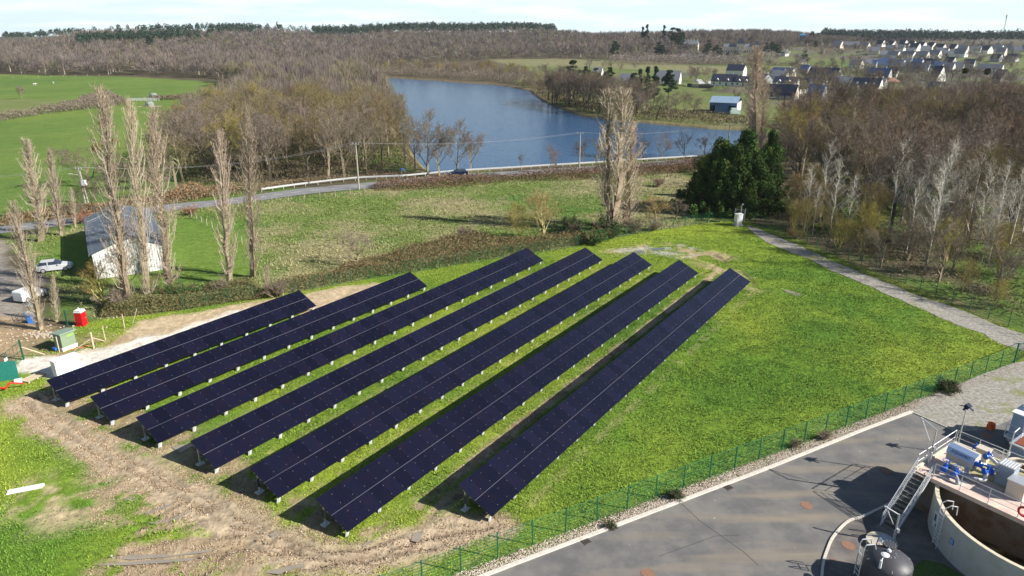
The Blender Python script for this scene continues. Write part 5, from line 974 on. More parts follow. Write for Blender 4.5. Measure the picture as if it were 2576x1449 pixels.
# ---------------------------------------------------------------- stuff: brambles, hedges, grass, pebbles, far woods
def tangle(name,label,P,n,hmax,size,cols,seed,cat,hs=4.,zoff=0.,k2=None,flat_=1.):
    g=np.random.default_rng(seed); x0,y0=P.min(0); x1,y1=P.max(0); X_=g.uniform(x0,x1,n*3); Y_=g.uniform(y0,y1,n*3); k=inpoly(P,X_,Y_); X_,Y_=X_[k][:n],Y_[k][:n]; m=len(X_)
    hh=hmax*(.35+.9*fbm(X_,Y_,hs,3,seed*1.3))*np.clip(segd(P,X_,Y_)/1.2+.25,.2,1); Z_=hz(X_,Y_)+hh*g.random(m)**.55+zoff
    p=np.stack([X_,Y_,Z_],1); a=g.normal(size=(m,3)); a[:,2]*=flat_; a/=np.linalg.norm(a,axis=1)[:,None]; b=np.cross(a,g.normal(size=(m,3))); b/=np.linalg.norm(b,axis=1)[:,None]; s=size*g.uniform(.5,1.5,m)[:,None]*(1 if np.isscalar(size) else 1)
    T=np.stack([p+a*s,p-a*s*.6+b*s*.22,p-a*s*.6-b*s*.22],1).reshape(-1,3); cn=fbm(X_,Y_,hs*1.5,3,seed*2.1); cc=np.array(cols[0])*(1-cn[:,None])+np.array(cols[1])*cn[:,None]
    if len(cols)>2: w_=(g.random(m)<.2)[:,None]; cc=np.where(w_,np.array(cols[2]),cc)
    cc=cc*g.uniform(.6,1.4,(m,1)); o=link(name,tri_mesh(name,T,3,M_BARK,cc)); return tag(o,label,cat,None,'stuff')
BRM=poly([(640,757),(655,735),(700,715),(850,690),(870,668),(960,650),(1050,622),(1130,604),(1180,596),(1250,604),(1330,606),(1440,598),(1530,588),(1560,596),(1440,620),(1355,634),(1246,648),(1170,662),(1048,681),(900,705),(760,731)])
tangle('brambles','brown bramble thicket along the mesh fence behind the solar tables',BRM,60000,1.7,.16,((.20,.14,.075),(.26,.19,.11),(.09,.12,.04)),11,'brambles')
tangle('brambles','tangled bushes and brambles at the foot of the left poplars',poly([(250,800),(262,770),(330,760),(420,740),(520,728),(640,715),(660,735),(640,755),(520,771),(464,781),(347,795)]),26000,1.6,.15,((.17,.14,.07),(.22,.18,.09),(.07,.12,.035)),12,'brambles')
tangle('roadside_hedge','reddish brown bramble hedge along the near side of the road',poly([(934,472),(950,466),(1030,458),(1120,452),(1200,447),(1290,446),(1340,443),(1400,440),(1505,430),(1600,422),(1740,412),(1800,410),(1790,428),(1740,434),(1580,448),(1500,452),(1400,456),(1288,456),(1180,470),(1040,479),(950,481)]),42000,2.0,.22,((.27,.15,.10),(.19,.13,.09),(.10,.10,.04)),13,'hedge')
tangle('undergrowth','dark brown undergrowth on the floor of the lake wood',LW,60000,2.6,.3,((.12,.095,.06),(.17,.13,.085),(.08,.09,.03)),21,'undergrowth',hs=7.)
tangle('undergrowth','brown scrub between the lake wood and the guardrail',poly([(430,506),(452,478),(640,470),(760,456),(1000,440),(1110,436),(1180,430),(1120,434),(990,446),(890,450),(770,463),(660,479),(560,494)]),26000,1.3,.22,((.22,.15,.10),(.26,.19,.13),(.09,.10,.03)),14,'undergrowth')
tangle('undergrowth','low brown undergrowth and dead bracken under the right hand wood',poly([(1950,575),(2086,620),(2206,672),(2348,728),(2519,798),(2640,850),(3000,900),(3000,420),(2576,330),(2100,350),(1950,430),(1900,520)]),80000,.9,.24,((.19,.155,.085),(.23,.185,.115),(.10,.15,.03)),15,'undergrowth',hs=9.)
tangle('pasture_hedge','brown hedge between the two left pastures',poly([(-300,310),(-100,292),(0,300),(120,282),(190,262),(215,252),(240,245),(280,240),(330,262),(200,278),(100,290),(0,306),(-200,330)]),50000,3.6,.36,((.23,.185,.16),(.20,.165,.125),(.12,.11,.05)),16,'hedge',hs=9.)
tangle('pasture_hedge','low brown hedge at the right end of the far pasture',poly([(370,252),(420,246),(540,244),(620,240),(640,252),(540,252),(430,252)]),7000,2.2,.5,((.22,.16,.12),(.12,.12,.05)),17,'hedge',hs=7.)
tangle('roadside_hedge','brown bare hedge along the left road above the silver car',poly([(0,560),(120,540),(200,528),(300,520),(420,500),(450,480),(560,478),(620,478),(480,506),(300,534),(150,552),(0,572)]),24000,2.2,.25,((.24,.17,.11),(.20,.15,.09),(.25,.11,.06)),18,'hedge')
tangle('undergrowth','dark thicket and reeds on the far lake shore',poly([(1300,216),(1330,205),(1380,215),(1420,240),(1520,262),(1600,270),(1700,282),(1800,292),(1880,300),(1880,318),(1788,316),(1663,305),(1580,297),(1463,284),(1408,264),(1370,249),(1338,224)]),30000,2.6,.45,((.13,.09,.06),(.18,.14,.09),(.07,.08,.03)),19,'undergrowth',hs=8.)
tangle('shore_reeds','pale reeds and bushes along the back shore of the lake',poly([(930,190),(1019,192),(1094,196),(1169,202),(1244,206),(1290,212),(1330,216),(1330,190),(1200,176),(1050,172),(950,178)]),60000,6.,.42,((.235,.195,.155),(.19,.155,.13),(.2,.175,.09)),20,'reeds',hs=14.)
# grass tufts over the solar field and meadow
def tufts(name,label,P,n,hb,wb,cols,seed,excl=None,near=True):
    g=np.random.default_rng(seed); x0,y0=P.min(0); x1,y1=P.max(0); X_=g.uniform(x0,x1,n*4); Y_=g.uniform(y0,y1,n*4); d=np.hypot(X_,Y_); k=inpoly(P,X_,Y_)&(g.random(n*4)<np.clip(75/d,0,1)**1.2)
    X_,Y_=X_[k],Y_[k]
    if excl is not None: q=excl(X_,Y_,g); X_,Y_=X_[q],Y_[q]
    X_,Y_=X_[:n],Y_[:n]; m=len(X_); j=np.clip(np.searchsorted(gx,X_)-1,0,len(gx)-2); i=np.clip(np.searchsorted(gy,Y_)-1,0,len(gy)-2); Zg=Z.reshape(GX.shape)[i,j]
    cn=fbm(X_,Y_,1.6,3,seed+.7); c2=fbm(X_,Y_,14,3,8.); base=np.stack([X_,Y_,Zg-.02],1); T=[];CC=[]
    for q in range(3):
        a=g.uniform(0,6.283,m); l=hb*g.uniform(.5,1.5,m)*(.45+1.2*cn); o=np.stack([np.cos(a),np.sin(a),0*a],1); w_=np.stack([-np.sin(a),np.cos(a),0*a],1)*(wb*g.uniform(.5,1.4,m))[:,None]; tip=base+o*(l*g.uniform(.3,1.1,m))[:,None]; tip[:,2]+=l*g.uniform(.45,1.,m)
        T.append(np.stack([base+w_,base-w_,tip],1)); k_=np.clip((c2-.36)*2.8+g.normal(0,.25,m),0,1)[:,None]; CC.append((np.array(cols[0])*(1-k_)+np.array(cols[1])*k_)*g.uniform(.6,1.45,(m,1)))
    me=tri_mesh(name,np.stack(T,1).reshape(-1,3),3,mat('grass_blades',(1,1,1),rough=.75,vcol=True,spec=.25),np.stack(CC,1).reshape(-1,3)); return tag(link(name,me),label,'grass',None,'stuff')
mudg=mud.reshape(GX.shape)
def notbare(x,y,g):
    j=np.clip(np.searchsorted(gx,x)-1,0,len(gx)-2); i=np.clip(np.searchsorted(gy,y)-1,0,len(gy)-2)
    return (g.random(len(x))>mudg[i,j]*1.3-.05)&~inpoly(TAN,x,y)&~inpoly(LIME,x,y)&~inpoly(PATH,x,y)&~(inpoly(TANW,x,y)&(g.random(len(x))<.93))
tufts('grass','bright green rough grass of the solar field',SITE,330000,.115,.036,((.115,.225,.03),(.30,.375,.05)),31,notbare)
BL_=poly([(130,640),(200,700),(240,740),(420,720),(470,720),(620,700),(660,640),(600,560),(450,550),(440,545),(300,560),(150,600)])
tufts('grass','rough mixed grass of the middle meadow',MEADOW,60000,.24,.07,((.17,.23,.055),(.34,.31,.16)),32,lambda x,y,g:~inpoly(BL_,x,y))
# pebble strip between fence and kerb
g=np.random.default_rng(41); fs=FENCE_S; n=26000; t_=g.random(n)*1.0; a=fs[0]+(fs[1]-fs[0])*t_[:,None]; dv=(fs[1]-fs[0])/np.linalg.norm(fs[1]-fs[0]); nv=np.array([dv[1],-dv[0]]); 
if (kA[0]-fs[1])@nv<0: nv=-nv
kd=np.abs((poly([(1932,1180)])[0]-fs[0])@nv); off=g.beta(1.6,1.1,n)*(kd-.1); p=a+nv*off[:,None]; s=g.uniform(.018,.05,n); M_PEB=mat('pebbles',(1,1,1),rough=.9,vcol=True,spec=.2)
oc=np.array([[1,0,0],[0,1,0],[-1,0,0],[0,-1,0],[0,0,1.]]); F_=[(0,1,4),(1,2,4),(2,3,4),(3,0,4)]; ra=g.uniform(0,6.28,n); T=[]
for f in F_:
    v=oc[list(f)]; vv=v[None]*s[:,None,None]*np.stack([g.uniform(.8,1.7,n),g.uniform(.7,1.2,n),g.uniform(.5,1,n)],1)[:,None,:]; x=vv[...,0]*np.cos(ra)[:,None]-vv[...,1]*np.sin(ra)[:,None]; y=vv[...,0]*np.sin(ra)[:,None]+vv[...,1]*np.cos(ra)[:,None]
    T.append(np.stack([x+p[:,0:1],y+p[:,1:2],vv[...,2]+.02+0*x],-1))
T=np.stack(T,1).reshape(-1,3); tint=g.random((n,1)); cc=(np.array((.62,.50,.40))*tint+np.array((.42,.34,.27))*(1-tint)); cc=np.where(g.random((n,1))<.35,np.array([[.72,.66,.58]]),cc)
tag(link('pebbles',tri_mesh('pebbles',T,3,M_PEB,np.repeat(cc,4,0))),'pale pinkish pebbles between the green fence and the kerb','pebbles',None,'stuff')
tangle('dry_weeds','dry brown weeds between the pebbles along the fence',np.array([fs[0]-nv*.2,fs[1]-nv*.2,fs[1]+nv*.45,fs[0]+nv*.45]),9000,.45,.11,((.28,.2,.11),(.13,.16,.05)),42,'weeds',hs=1.8)
# far woods: one object for each kind of wood
def farwood(name,label,PT,hr,rr,cols,n0,seed,pine=False,trunk=0.,dens=1.):
    g=np.random.default_rng(seed); PT=np.array(PT); D=np.hypot(PT[:,0],PT[:,1]); Zb=hz(PT[:,0],PT[:,1]); n=len(PT); hh=g.uniform(*hr,n)*(.85+.3*fbm(PT[:,0],PT[:,1],60,2,seed)); ra=g.uniform(*rr,n)
    N_=np.clip(n0*(450/D)**1.1,26,n0).astype(int); idx=np.repeat(np.arange(n),N_); m=len(idx); v=g.normal(size=(m,3)); v[:,2]=np.abs(v[:,2])*1.1-.25; v/=np.linalg.norm(v,axis=1)[:,None]
    R_=np.stack([ra,ra,hh*(.50 if not pine else .40)],1)[idx]; c=np.stack([PT[:,0],PT[:,1],Zb+hh*(.48 if not pine else .60)],1)[idx]; w_=(D*.00030)[idx]
    if pine:
        p=c+v*R_*g.uniform(.5,1.,(m,1)); a=g.normal(size=(m,3)); a/=np.linalg.norm(a,axis=1)[:,None]; b=np.cross(a,g.normal(size=(m,3))); b/=np.linalg.norm(b,axis=1)[:,None]; s=(.45+D*.0007)[idx][:,None]*g.uniform(.6,1.2,(m,1)); T=np.stack([p+a*s,p-a*s*.5+b*s*.7,p-a*s*.5-b*s*.7],1)
    else:
        p0=c+v*R_*g.uniform(.2,.8,(m,1)); p0[:,2]-=(hh*.05)[idx]; p1=c+v*R_*g.uniform(.8,1.1,(m,1))+g.normal(0,.4,(m,3)); T=twig_tris(p0,p1,w_*g.uniform(.6,1.5,m),g).reshape(-1,3,3)
    k=g.integers(0,len(cols),n); pt=fbm(PT[:,0],PT[:,1],55,3,seed+5); k=np.clip((pt*1.9-.45+g.normal(0,.12,n))*len(cols),0,len(cols)-1).astype(int); cc=np.array(cols)[k]*g.uniform(.82,1.18,(n,1)); cc=cc[idx]*g.uniform(.75,1.25,(m,1))
    Ts=[T.reshape(-1,3)]; Cs=[cc]
    if trunk:
        q=g.random(n)<trunk; P_=PT[q]; z0=Zb[q]; h_=hh[q]; a=np.stack([P_[:,0],P_[:,1],z0],1); b=a+np.stack([g.normal(0,.4,len(a)),g.normal(0,.4,len(a)),h_*.85],1); Ts.append(twig_tris(a,b,D[q]*.0011,g)); pal=g.random((len(a),1)); Cs.append(np.array((.42,.38,.34))*pal+np.array((.2,.16,.12))*(1-pal))
    me=tri_mesh(name,np.concatenate(Ts),3,M_BARK if not pine else M_LEAF,np.concatenate(Cs)); o=link(name,me); print(name,n,len(me.polygons)); return tag(o,label,'woodland',None,'stuff')
def sect(x0,x1,d0,d1,step,seed,ok=None):
    "points on the land between two bearings (given as picture columns) and two distances"
    g=np.random.default_rng(seed); a0,a1=atan2(x0-1288,1900),atan2(x1-1288,1900); o=[]; d=d0
    while d<d1:
        st=step*(1 if d<700 else (d/700)**.8); nn=max(1,int((a1-a0)*d/st)); aa=a0+(np.arange(nn)+g.random(nn))*(a1-a0)/nn; dd=d+g.uniform(-.5,.5,nn)*st; o.append(np.stack([np.sin(aa)*dd,np.cos(aa)*dd],1)); d+=st
    o=np.concatenate(o)
    if ok is not None:
        px,py=proj(np.stack([o[:,0],o[:,1],hz(o[:,0],o[:,1])],1)); o=o[ok(px,py,np.hypot(o[:,0],o[:,1]),o)]
    return o
LOWX=[-600,0,140,300,560,700,930,946,1000,1100,1290,1400,1540,1575,1700,1850,1960,2010,2100,2160,2576,3300]; LOWY=[183,185,190,188,200,202,204,180,160,157,148,147,149,152,150,128,126,120,117,113,106,100]
def okd(px,py,D,o): return (py<np.interp(px,LOWX,LOWY)+3*(fbm(o[:,0],o[:,1],40,2,3.)-.5))
WC=[(.225,.19,.165),(.155,.13,.12),(.19,.16,.14),(.225,.175,.16),(.20,.18,.12),(.135,.115,.10),(.245,.20,.175)]
farwood('bare_woodland','far bare brown woodland covering the hills beyond the fields',sect(-620,3250,480,1560,8.2,51,okd),(8,16),(3.6,5.6),WC,300,51,trunk=.25)
LF=poly([(560,330),(600,312),(985,312),(975,280),(955,240),(935,205),(700,204),(560,204),(590,225),(640,240),(600,262),(545,300),(450,330),(470,352)])
farwood('bare_woodland','bare brown wood filling the ground between left pasture and lake',scatter(LF,7.2,2.2,52),(12,17),(3.4,5.2),[(.225,.19,.155),(.205,.165,.14),(.225,.195,.125),(.195,.16,.145)],620,52,trunk=.3)
RF=poly([(1960,312),(2060,288),(2240,268),(2420,268),(2576,268),(3200,330),(3200,420),(2700,312),(2420,322),(2240,330),(2080,345)])
farwood('bare_woodland','bare wood at the back of the right hand wood below the village',scatter(RF,8.,2.2,53,lambda a,b:abs(a/b)<.85),(8,12),(3.4,5),[(.235,.18,.15),(.25,.165,.125),(.22,.185,.115)],560,53,trunk=.3)
farwood('bare_woodland','bare woodland on the slope above the far estate and behind the chateau',np.concatenate([sect(1880,2170,1010,1330,6.5,81,lambda px,py,D,o:py<121),sect(2110,3000,1060,1240,7.5,82,lambda px,py,D,o:py<np.interp(px,[2110,2200,2576,3000],[108,106,104,104])),sect(1560,1900,960,1200,7.5,83,lambda px,py,D,o:py<np.interp(px,[1560,1700,1850,1900],[140,128,112,112]))]),(10,15),(3.6,5.4),WC,300,84,trunk=.2)
farwood('birch_stand','stand of pale stemmed birches at the edge of the green field',sect(1400,1640,920,1010,6.,54,lambda px,py,D,o:py<149),(12,15),(2,3),[(.26,.19,.17),(.24,.18,.15)],60,54,trunk=1.)
P_=np.concatenate([sect(790,1400,1330,1560,8,55),sect(190,560,1050,1500,8,56,lambda px,py,D,o:(fbm(o[:,0],o[:,1],70,2,4.)>.50+np.clip((1380-D)/2200,-.06,.12))),sect(560,640,1280,1500,9,57,lambda px,py,D,o:fbm(o[:,0],o[:,1],45,2,4.)>.47),sect(560,790,1420,1520,10,58,lambda px,py,D,o:fbm(o[:,0],o[:,1],40,2,9.)>.5),sect(-600,210,1800,2100,11,59),sect(2070,2600,1200,1420,7,60),sect(2600,3300,1250,1420,12,61),sect(300,420,1050,1200,13,62,lambda px,py,D,o:fbm(o[:,0],o[:,1],45,2,4.)>.5),sect(1330,1560,1480,1560,22,63,lambda px,py,D,o:fbm(o[:,0],o[:,1],40,2,7.)>.5)])
farwood('pine_woodland','dark pine forest along the skyline of the hills',P_,(17,22),(3.8,5.6),[(.030,.052,.030),(.036,.062,.036),(.026,.045,.03)],200,64,True,trunk=.0)
# park trees around the chateau and village, each on its own
PK=[(1700,134,70,0),(1712,131,80,1),(1545,152,102,1),(1655,150,105,0),(1665,152,112,1),(1780,138,100,0),(1800,146,112,1),(1775,150,116,1),(1810,150,120,0),(1925,139,106,0),(1940,141,104,1),(1950,141,110,1),(1958,143,112,0),(2022,160,128,0),(2040,112,78,1),(2055,112,82,0),(2050,125,103,1),(2074,112,98,0),(1668,88+30,62,2),(1625,90+30,60,2),(1615,90+30,66,2),(1690,80+40,68,0),(1830,152,130,1),(1850,152,127,0),(380,130,88,1),(455,128,100,0),(695,122,108,1),(1130,112,98,0),(1120,108,97,1),(420,122,92,1)]
for x,y,ty,k in PK:
    a=at(x,y); h=max(8,min(26,hfrom2(x,y,ty))) if False else None
    b=at(x,y); lo,hi=0,60
    for _ in range(30):
        m_=(lo+hi)/2
        if proj(b+np.array([0,0,m_]))[1]>ty: lo=m_
        else: hi=m_
    s=lo/10; put('cedar_tree','dark cedar standing alone in the chateau park or far woods','conifer',PINE[k],(b[0],b[1],b[2]-.2),rd.uniform(0,6),(s*1.25 if k<2 else s*.8,s*1.25 if k<2 else s*.8,s),'dark cedars and pines standing out of the far woods')

# village and garden trees, each on its own, small in the picture
gv=random.Random(77); VT=[]
for (x0,x1,y0,y1,n) in ((2330,2576,150,215,70),(2000,2330,152,235,120),(1900,2110,170,262,50),(1960,2560,100,145,130),(2180,2560,228,262,40),(1720,1800,196,208,10),(2080,2200,118,150,16),(1575,1960,128,158,50),(1340,1600,175,196,10)):
    for _ in range(n): VT.append((gv.uniform(x0,x1),gv.uniform(y0,y1)))
farwood('garden_trees','small bare trees scattered among the far estate and the chateau park',[at(x,y)[:2] for x,y in VT if y<165],(6,10),(2.2,4),WC,260,95,trunk=.3)
for x,y in VT:
    if y<165: continue
    b=at(x,y); far=y<165; h=gv.uniform(6,11); lib=gv.choice(DARKT+WOODT[2:5]) ; s=h/10
    put('garden_tree','small bare tree around the village gardens','tree',lib,(b[0],b[1],b[2]-.1),gv.uniform(0,6),(s*1.1,s*1.1,s),'small bare trees around the village gardens')

# clods and stones strewn over the churned soil
g=np.random.default_rng(91); n=300000; x0,y0=SW.min(0); x1,y1=SW.max(0); xx=g.uniform(-45,14,n); yy=g.uniform(31,72,n); j=np.clip(np.searchsorted(gx,xx)-1,0,len(gx)-2); i=np.clip(np.searchsorted(gy,yy)-1,0,len(gy)-2); k=(mudg[i,j]>.35)&(np.hypot(xx,yy)<72)&(fbm(xx,yy,2.2,3,14.)>.40); xx,yy=xx[k][:60000],yy[k][:60000]; i,j=i[k][:60000],j[k][:60000]; n=len(xx); zz=Z.reshape(GX.shape)[i,j]; s=g.uniform(.02,.075,n)**1.0; a=g.uniform(0,6.28,n)
T=[]
for f in range(3):
    b=a+f*2.094; T.append(np.stack([np.stack([xx+np.cos(b)*s,yy+np.sin(b)*s,zz-.01],1),np.stack([xx+np.cos(b+2.094)*s,yy+np.sin(b+2.094)*s,zz-.01],1),np.stack([xx+g.normal(0,.2,n)*s,yy+g.normal(0,.2,n)*s,zz+s*g.uniform(.4,1.1,n)],1)],1))
cc=np.array((.36,.27,.18))*g.uniform(.55,1.35,(n,1)); cc=np.where(g.random((n,1))<.03,np.array([[.6,.56,.5]]),cc)
tag(link('soil_clods',tri_mesh('soil_clods',np.stack(T,1).reshape(-1,3),3,M_PEB,np.repeat(cc,3,0))),'brown clods and small stones on the churned soil at the ends of the solar tables','soil',None,'stuff')
# ---------------------------------------------------------------- buildings
M_SLA=mat('slate_navy',(.035,.038,.065),rough=.38,var=.12,scale=1.5,spec=.5); M_SLG=mat('slate_grey',(.17,.18,.205),rough=.55,var=.12,scale=1.2); M_SLB=mat('slate_blue',(.06,.10,.22),rough=.3,var=.1,scale=1.,spec=.6); M_ROD=mat('roof_dark_brown',(.12,.09,.085),rough=.7,var=.15,scale=2.)
M_REN=mat('render_white',(.78,.76,.70),rough=.9,var=.05,scale=.6); M_CRM=mat('render_cream',(.60,.54,.44),rough=.9,var=.06,scale=.6); M_GRY=mat('render_grey',(.42,.43,.45),rough=.9,var=.06,scale=.6); M_STN=mat('stone_mottled',(.62,.58,.50),rough=.9,var=.3,scale=1.8,col2=(.30,.26,.21),detail=6)
M_GLS=mat('window_glass',(.03,.04,.06),rough=.12,spec=.7); M_TUF=mat('chateau_stone',(.66,.58,.47),rough=.9,var=.15,scale=.8); M_FRW=mat('window_frame',(.7,.7,.68),rough=.6)
def house(label,c,w,d,hw,pitch,rz,wall,roof,group=None,win=True,chim=True,dorm=0,vel=0,name='house',small=False):
    "gable house: ridge along local x, walls, roof, windows facing -y"
    t=thing(name,label,'house',c,rz,group); hr=d/2*math.tan(pitch); ov=.35; mb=MB()
    P=[(-w/2,-d/2),(w/2,-d/2),(w/2,d/2),(-w/2,d/2)]; zb=-1.2
    for i in (0,2): a,b=P[i],P[(i+1)%4]; mb.face([(*a,zb),(*b,zb),(*b,hw),(*a,hw)])
    mb.face([(w/2,-d/2,zb),(w/2,d/2,zb),(w/2,d/2,hw),(w/2,0,hw+hr),(w/2,-d/2,hw)]); mb.face([(-w/2,d/2,zb),(-w/2,-d/2,zb),(-w/2,-d/2,hw),(-w/2,0,hw+hr),(-w/2,d/2,hw)]); mb.build('wall',wall,t)
    rb=MB(); k=math.tan(pitch); th=.16
    for s in (-1,1):
        y0=s*(d/2+ov); z0=hw-ov*k; x=w/2+.18
        a=[(-x,y0,z0),(x,y0,z0),(x,0,hw+hr),(-x,0,hw+hr)]; b=[(p[0],p[1],p[2]+th) for p in a]
        rb.face(b if s<0 else b[::-1]); rb.face(a[::-1] if s<0 else a); rb.face([a[0],a[1],b[1],b[0]]); rb.face([a[1],a[2],b[2],b[1]]); rb.face([a[3],a[0],b[0],b[3]])
    ro=rb.build('roof',roof,t)
    if chim: MB().box((w*.28,.5,hw+hr+.3),(.7,.5,1.3)).box((w*.28,.5,hw+hr+1.0),(.8,.6,.12)).build('chimney',M_STN if wall is M_STN else M_CRM,ro)
    if win:
        n=max(2,int(w/3)); 
        for i in range(n):
            x=-w/2+w*(i+.5)/n; dr=(i==n//2); hh=2.1 if dr else 1.25; z=1.05 if dr else 1.5
            f=MB().box((x,-d/2-.03,z),(1.05,.08,hh)).build('door' if dr else 'window',M_FRW,t); MB().box((x,-d/2-.075,z),(.85,.03,hh-.2)).build('pane',M_GLS,f)
        if hr>2.2: f=MB().box((w/2+.03,0,hw+.7),(.08,.9,1.1)).build('window',M_FRW,t); MB().box((w/2+.075,0,hw+.7),(.03,.7,.9)).build('pane',M_GLS,f)
    for i in range(dorm):
        x=-w/2+w*(i+.6)/(dorm+.4); y=-d/2-.02; mb=MB(); mb.face([(x-.8,y,hw-.1),(x+.8,y,hw-.1),(x+.8,y,hw+.7),(x,y,hw+1.5),(x-.8,y,hw+.7)]); mb.face([(x-.9,y-.1,hw+.65),(x,y-.1,hw+1.6),(x,y+2.2,hw+1.6),(x-.9,y+1.3,hw+.65)]); mb.face([(x+.9,y-.1,hw+.65),(x+.9,y+1.3,hw+.65),(x,y+2.2,hw+1.6),(x,y-.1,hw+1.6)]); dm=mb.build('dormer',[wall],t); MB().box((x,y-.03,hw+.35),(.8,.05,.8)).build('pane',M_GLS,dm)
    for i in range(vel):
        x=-w/2+w*(i+.7)/(vel+.4); M=Matrix.Rotation(pitch,4,'X'); y=-d*.27; z=hw+(d/2+y)*k+th+.05; MB().box((x,y,z),(.9,1.2,.08),0,M).build('skylight',mat('skylight_pale',(.6,.65,.7),rough=.15,spec=.8),ro)
    return t
def hx(px0,px1,pyb): # centre and width of something standing at image base pyb between two columns
    a=at(px0,pyb); b=at(px1,pyb); return Vector(((a[0]+b[0])/2,(a[1]+b[1])/2,(a[2]+b[2])/2)),float(np.linalg.norm(b[:2]-a[:2]))
D_=lambda x,y:(1674.4+x*.175,64.4+y*.175); E_=lambda x,y:(2093+x*.1875,83.7+y*.1875)
NEARH=[ # x0,x1,base,(wall height,depth,pitch,rot),wall,roof,label,extras
 (1558,1597,213,2.8,8,42,8,M_CRM,M_SLG,'grey roofed house behind the dark conifers, left of the white gable pair',{}),(1650,1711,211,2.8,9,48,4,M_REN,M_SLG,'grey roofed house with a bright white right gable beside the conifers',{}),(1495,1512,190,2.6,7,42,5,M_REN,M_SLG,'small white gabled house mostly hidden by shore pines',{}),
 (1829,1873,195,5.0,9,40,-12,M_REN,M_SLA,'tall white two storey house with a navy roof in front of the green field',{}),(1791,1853,216,2.8,9,40,-6,M_REN,M_SLA,'long low house with two small dormers left of the very tall poplar',dict(dorm=2)),(1850,1893,218,2.7,8,38,-6,M_REN,M_SLA,'low house with two dormers touching the very tall poplar',dict(dorm=2)),
 (1911,1930,213,3.6,9,42,80,M_GRY,M_SLG,'grey gable end right behind the very tall poplar',{}),(1942,1979,204,3.0,9,40,10,M_REN,M_SLG,'grey hipped house behind the long dormer house',{}),(1948,2006,219,2.6,8,38,-8,M_REN,M_SLA,'long slate roofed house with two dormers right of the tall poplar',dict(dorm=2)),
 (1942,1996,195,3.0,10,36,-20,M_CRM,M_SLB,'beige house with a blue grey roof at the edge of the green field',{}),(2014,2038,186,3.0,9,38,-25,M_GRY,M_SLB,'pale blue roofed house left of the big dark roof',{}),(2036,2100,199,2.8,9,46,10,M_STN,M_SLA,'big house with a very dark steep roof and a mottled stone gable',{}),
 (2029,2076,227,2.8,9,40,-6,M_GRY,M_SLA,'slate house with two dormers behind the big bare tree',dict(dorm=2)),(2035,2073,249,2.7,8,42,-12,M_GRY,M_SLB,'small house with blue grey roof and a lit window side in the hollow',{}),(1955,2003,251,2.4,7.5,50,12,M_STN,M_SLA,'steep dark roofed house with a stone triangle gable facing right',{}),(1928,1948,243,2.4,6,50,15,M_STN,M_SLA,'narrow steep house left of the stone triangle gable house',{}),
 (2143,2212,236,3.0,10,44,14,M_REN,M_SLA,'white house with a navy roof and three skylights',dict(vel=3)),(2180,2224,227,3.0,9,36,12,M_REN,M_SLG,'white house with a grey roof just behind the three skylights',{}),(2099,2145,226,3.2,10,38,-10,M_REN,M_SLG,'white house with a grey hip roof left of the three skylights',{}),
 (2175,2236,202,3.0,8,50,14,M_STN,M_SLB,'steep blue slate house with dormer and stone gable',dict(dorm=1)),(2238,2250,194,2.8,6,54,12,M_REN,M_SLA,'small steep annex behind the blue slate house',{}),(2352,2361,204,3.,7,62,-40,M_REN,M_SLA,'tall thin white gable poking out of bare trees',{}),(2126,2150,268,3.0,7,58,80,M_REN,M_SLG,'whitish steep gable among reddish trees below the village',{}),(2508,2522,210,3.,7,60,75,M_STN,M_ROD,'beige stone gable behind the mistletoe trees',{}),(2344,2354,245,2.8,6,55,70,M_REN,M_SLG,'faint white gable in the middle of the right hand wood',{}),(2095,2106,203,3.,7,58,70,M_STN,M_SLA,'mottled stone gable left of the white hip roof house',{})]
for x0,x1,yb,hw,d,pt,rz,wl,rf,lb,ex in NEARH:
    c,w=hx(x0,x1,yb); a=R(-abs(rz)-8 if abs(rz)<60 else -62)-atan2(c.x,c.y)*.8; w=max(7,w*(.98 if abs(rz)<60 else 1)); 
    if abs(rz)>60: w,d=9,max(5,w*.9)
    c=c+Vector((c.x,c.y,0)).normalized()*d*.4; c.z=float(hz(c.x,c.y)); house(lb,c,w,d,hw,R(pt),a,wl,rf,**ex)
FAR=[(480,630,290,'g'),(630,780,330,'g'),(735,900,340,'g'),(930,1110,345,'g'),(1130,1290,350,'g'),(1290,1450,335,'g'),(1490,1620,345,'g'),(1620,1800,320,'g'),(720,870,240,'g'),(870,970,250,'g'),(885,1035,235,'w'),(1040,1175,240,'w'),(1180,1300,262,'g'),(1370,1515,236,'w'),(1590,1660,246,'w'),(1680,1820,258,'g'),(1850,1990,272,'g'),(1990,2140,272,'w'),(2140,2280,252,'g'),(2290,2420,270,'g'),(2420,2530,272,'g'),(2540,2640,250,'g'),
 (20,120,200,'g'),(155,340,200,'g'),(390,495,212,'g'),(600,695,182,'w'),(735,850,190,'w'),(920,982,178,'w'),(1045,1095,188,'w'),(1180,1225,205,'w'),(1295,1365,222,'w'),(1400,1480,300,'g'),(1000,1100,290,'g'),(1450,1560,290,'g'),(2200,2330,300,'g'),(2640,2800,300,'g'),(2700,2900,262,'g'),
 (650,780,455,'b'),(780,960,485,'g'),(940,1060,452,'g'),(1065,1210,460,'b'),(1210,1330,460,'w'),(400,500,468,'g'),(480,600,468,'b'),(240,400,475,'g'),(600,740,480,'b'),(925,1045,515,'g'),(1040,1170,530,'n'),(1165,1290,520,'b'),(1365,1480,522,'b'),(1470,1620,530,'g'),(1620,1750,518,'g'),(1330,1430,470,'n'),(1760,1900,470,'n'),(1500,1640,450,'n'),(1950,2260,540,'p'),(2130,2270,385,'n'),(2330,2480,385,'n')]
rh=random.Random(5); seen={}
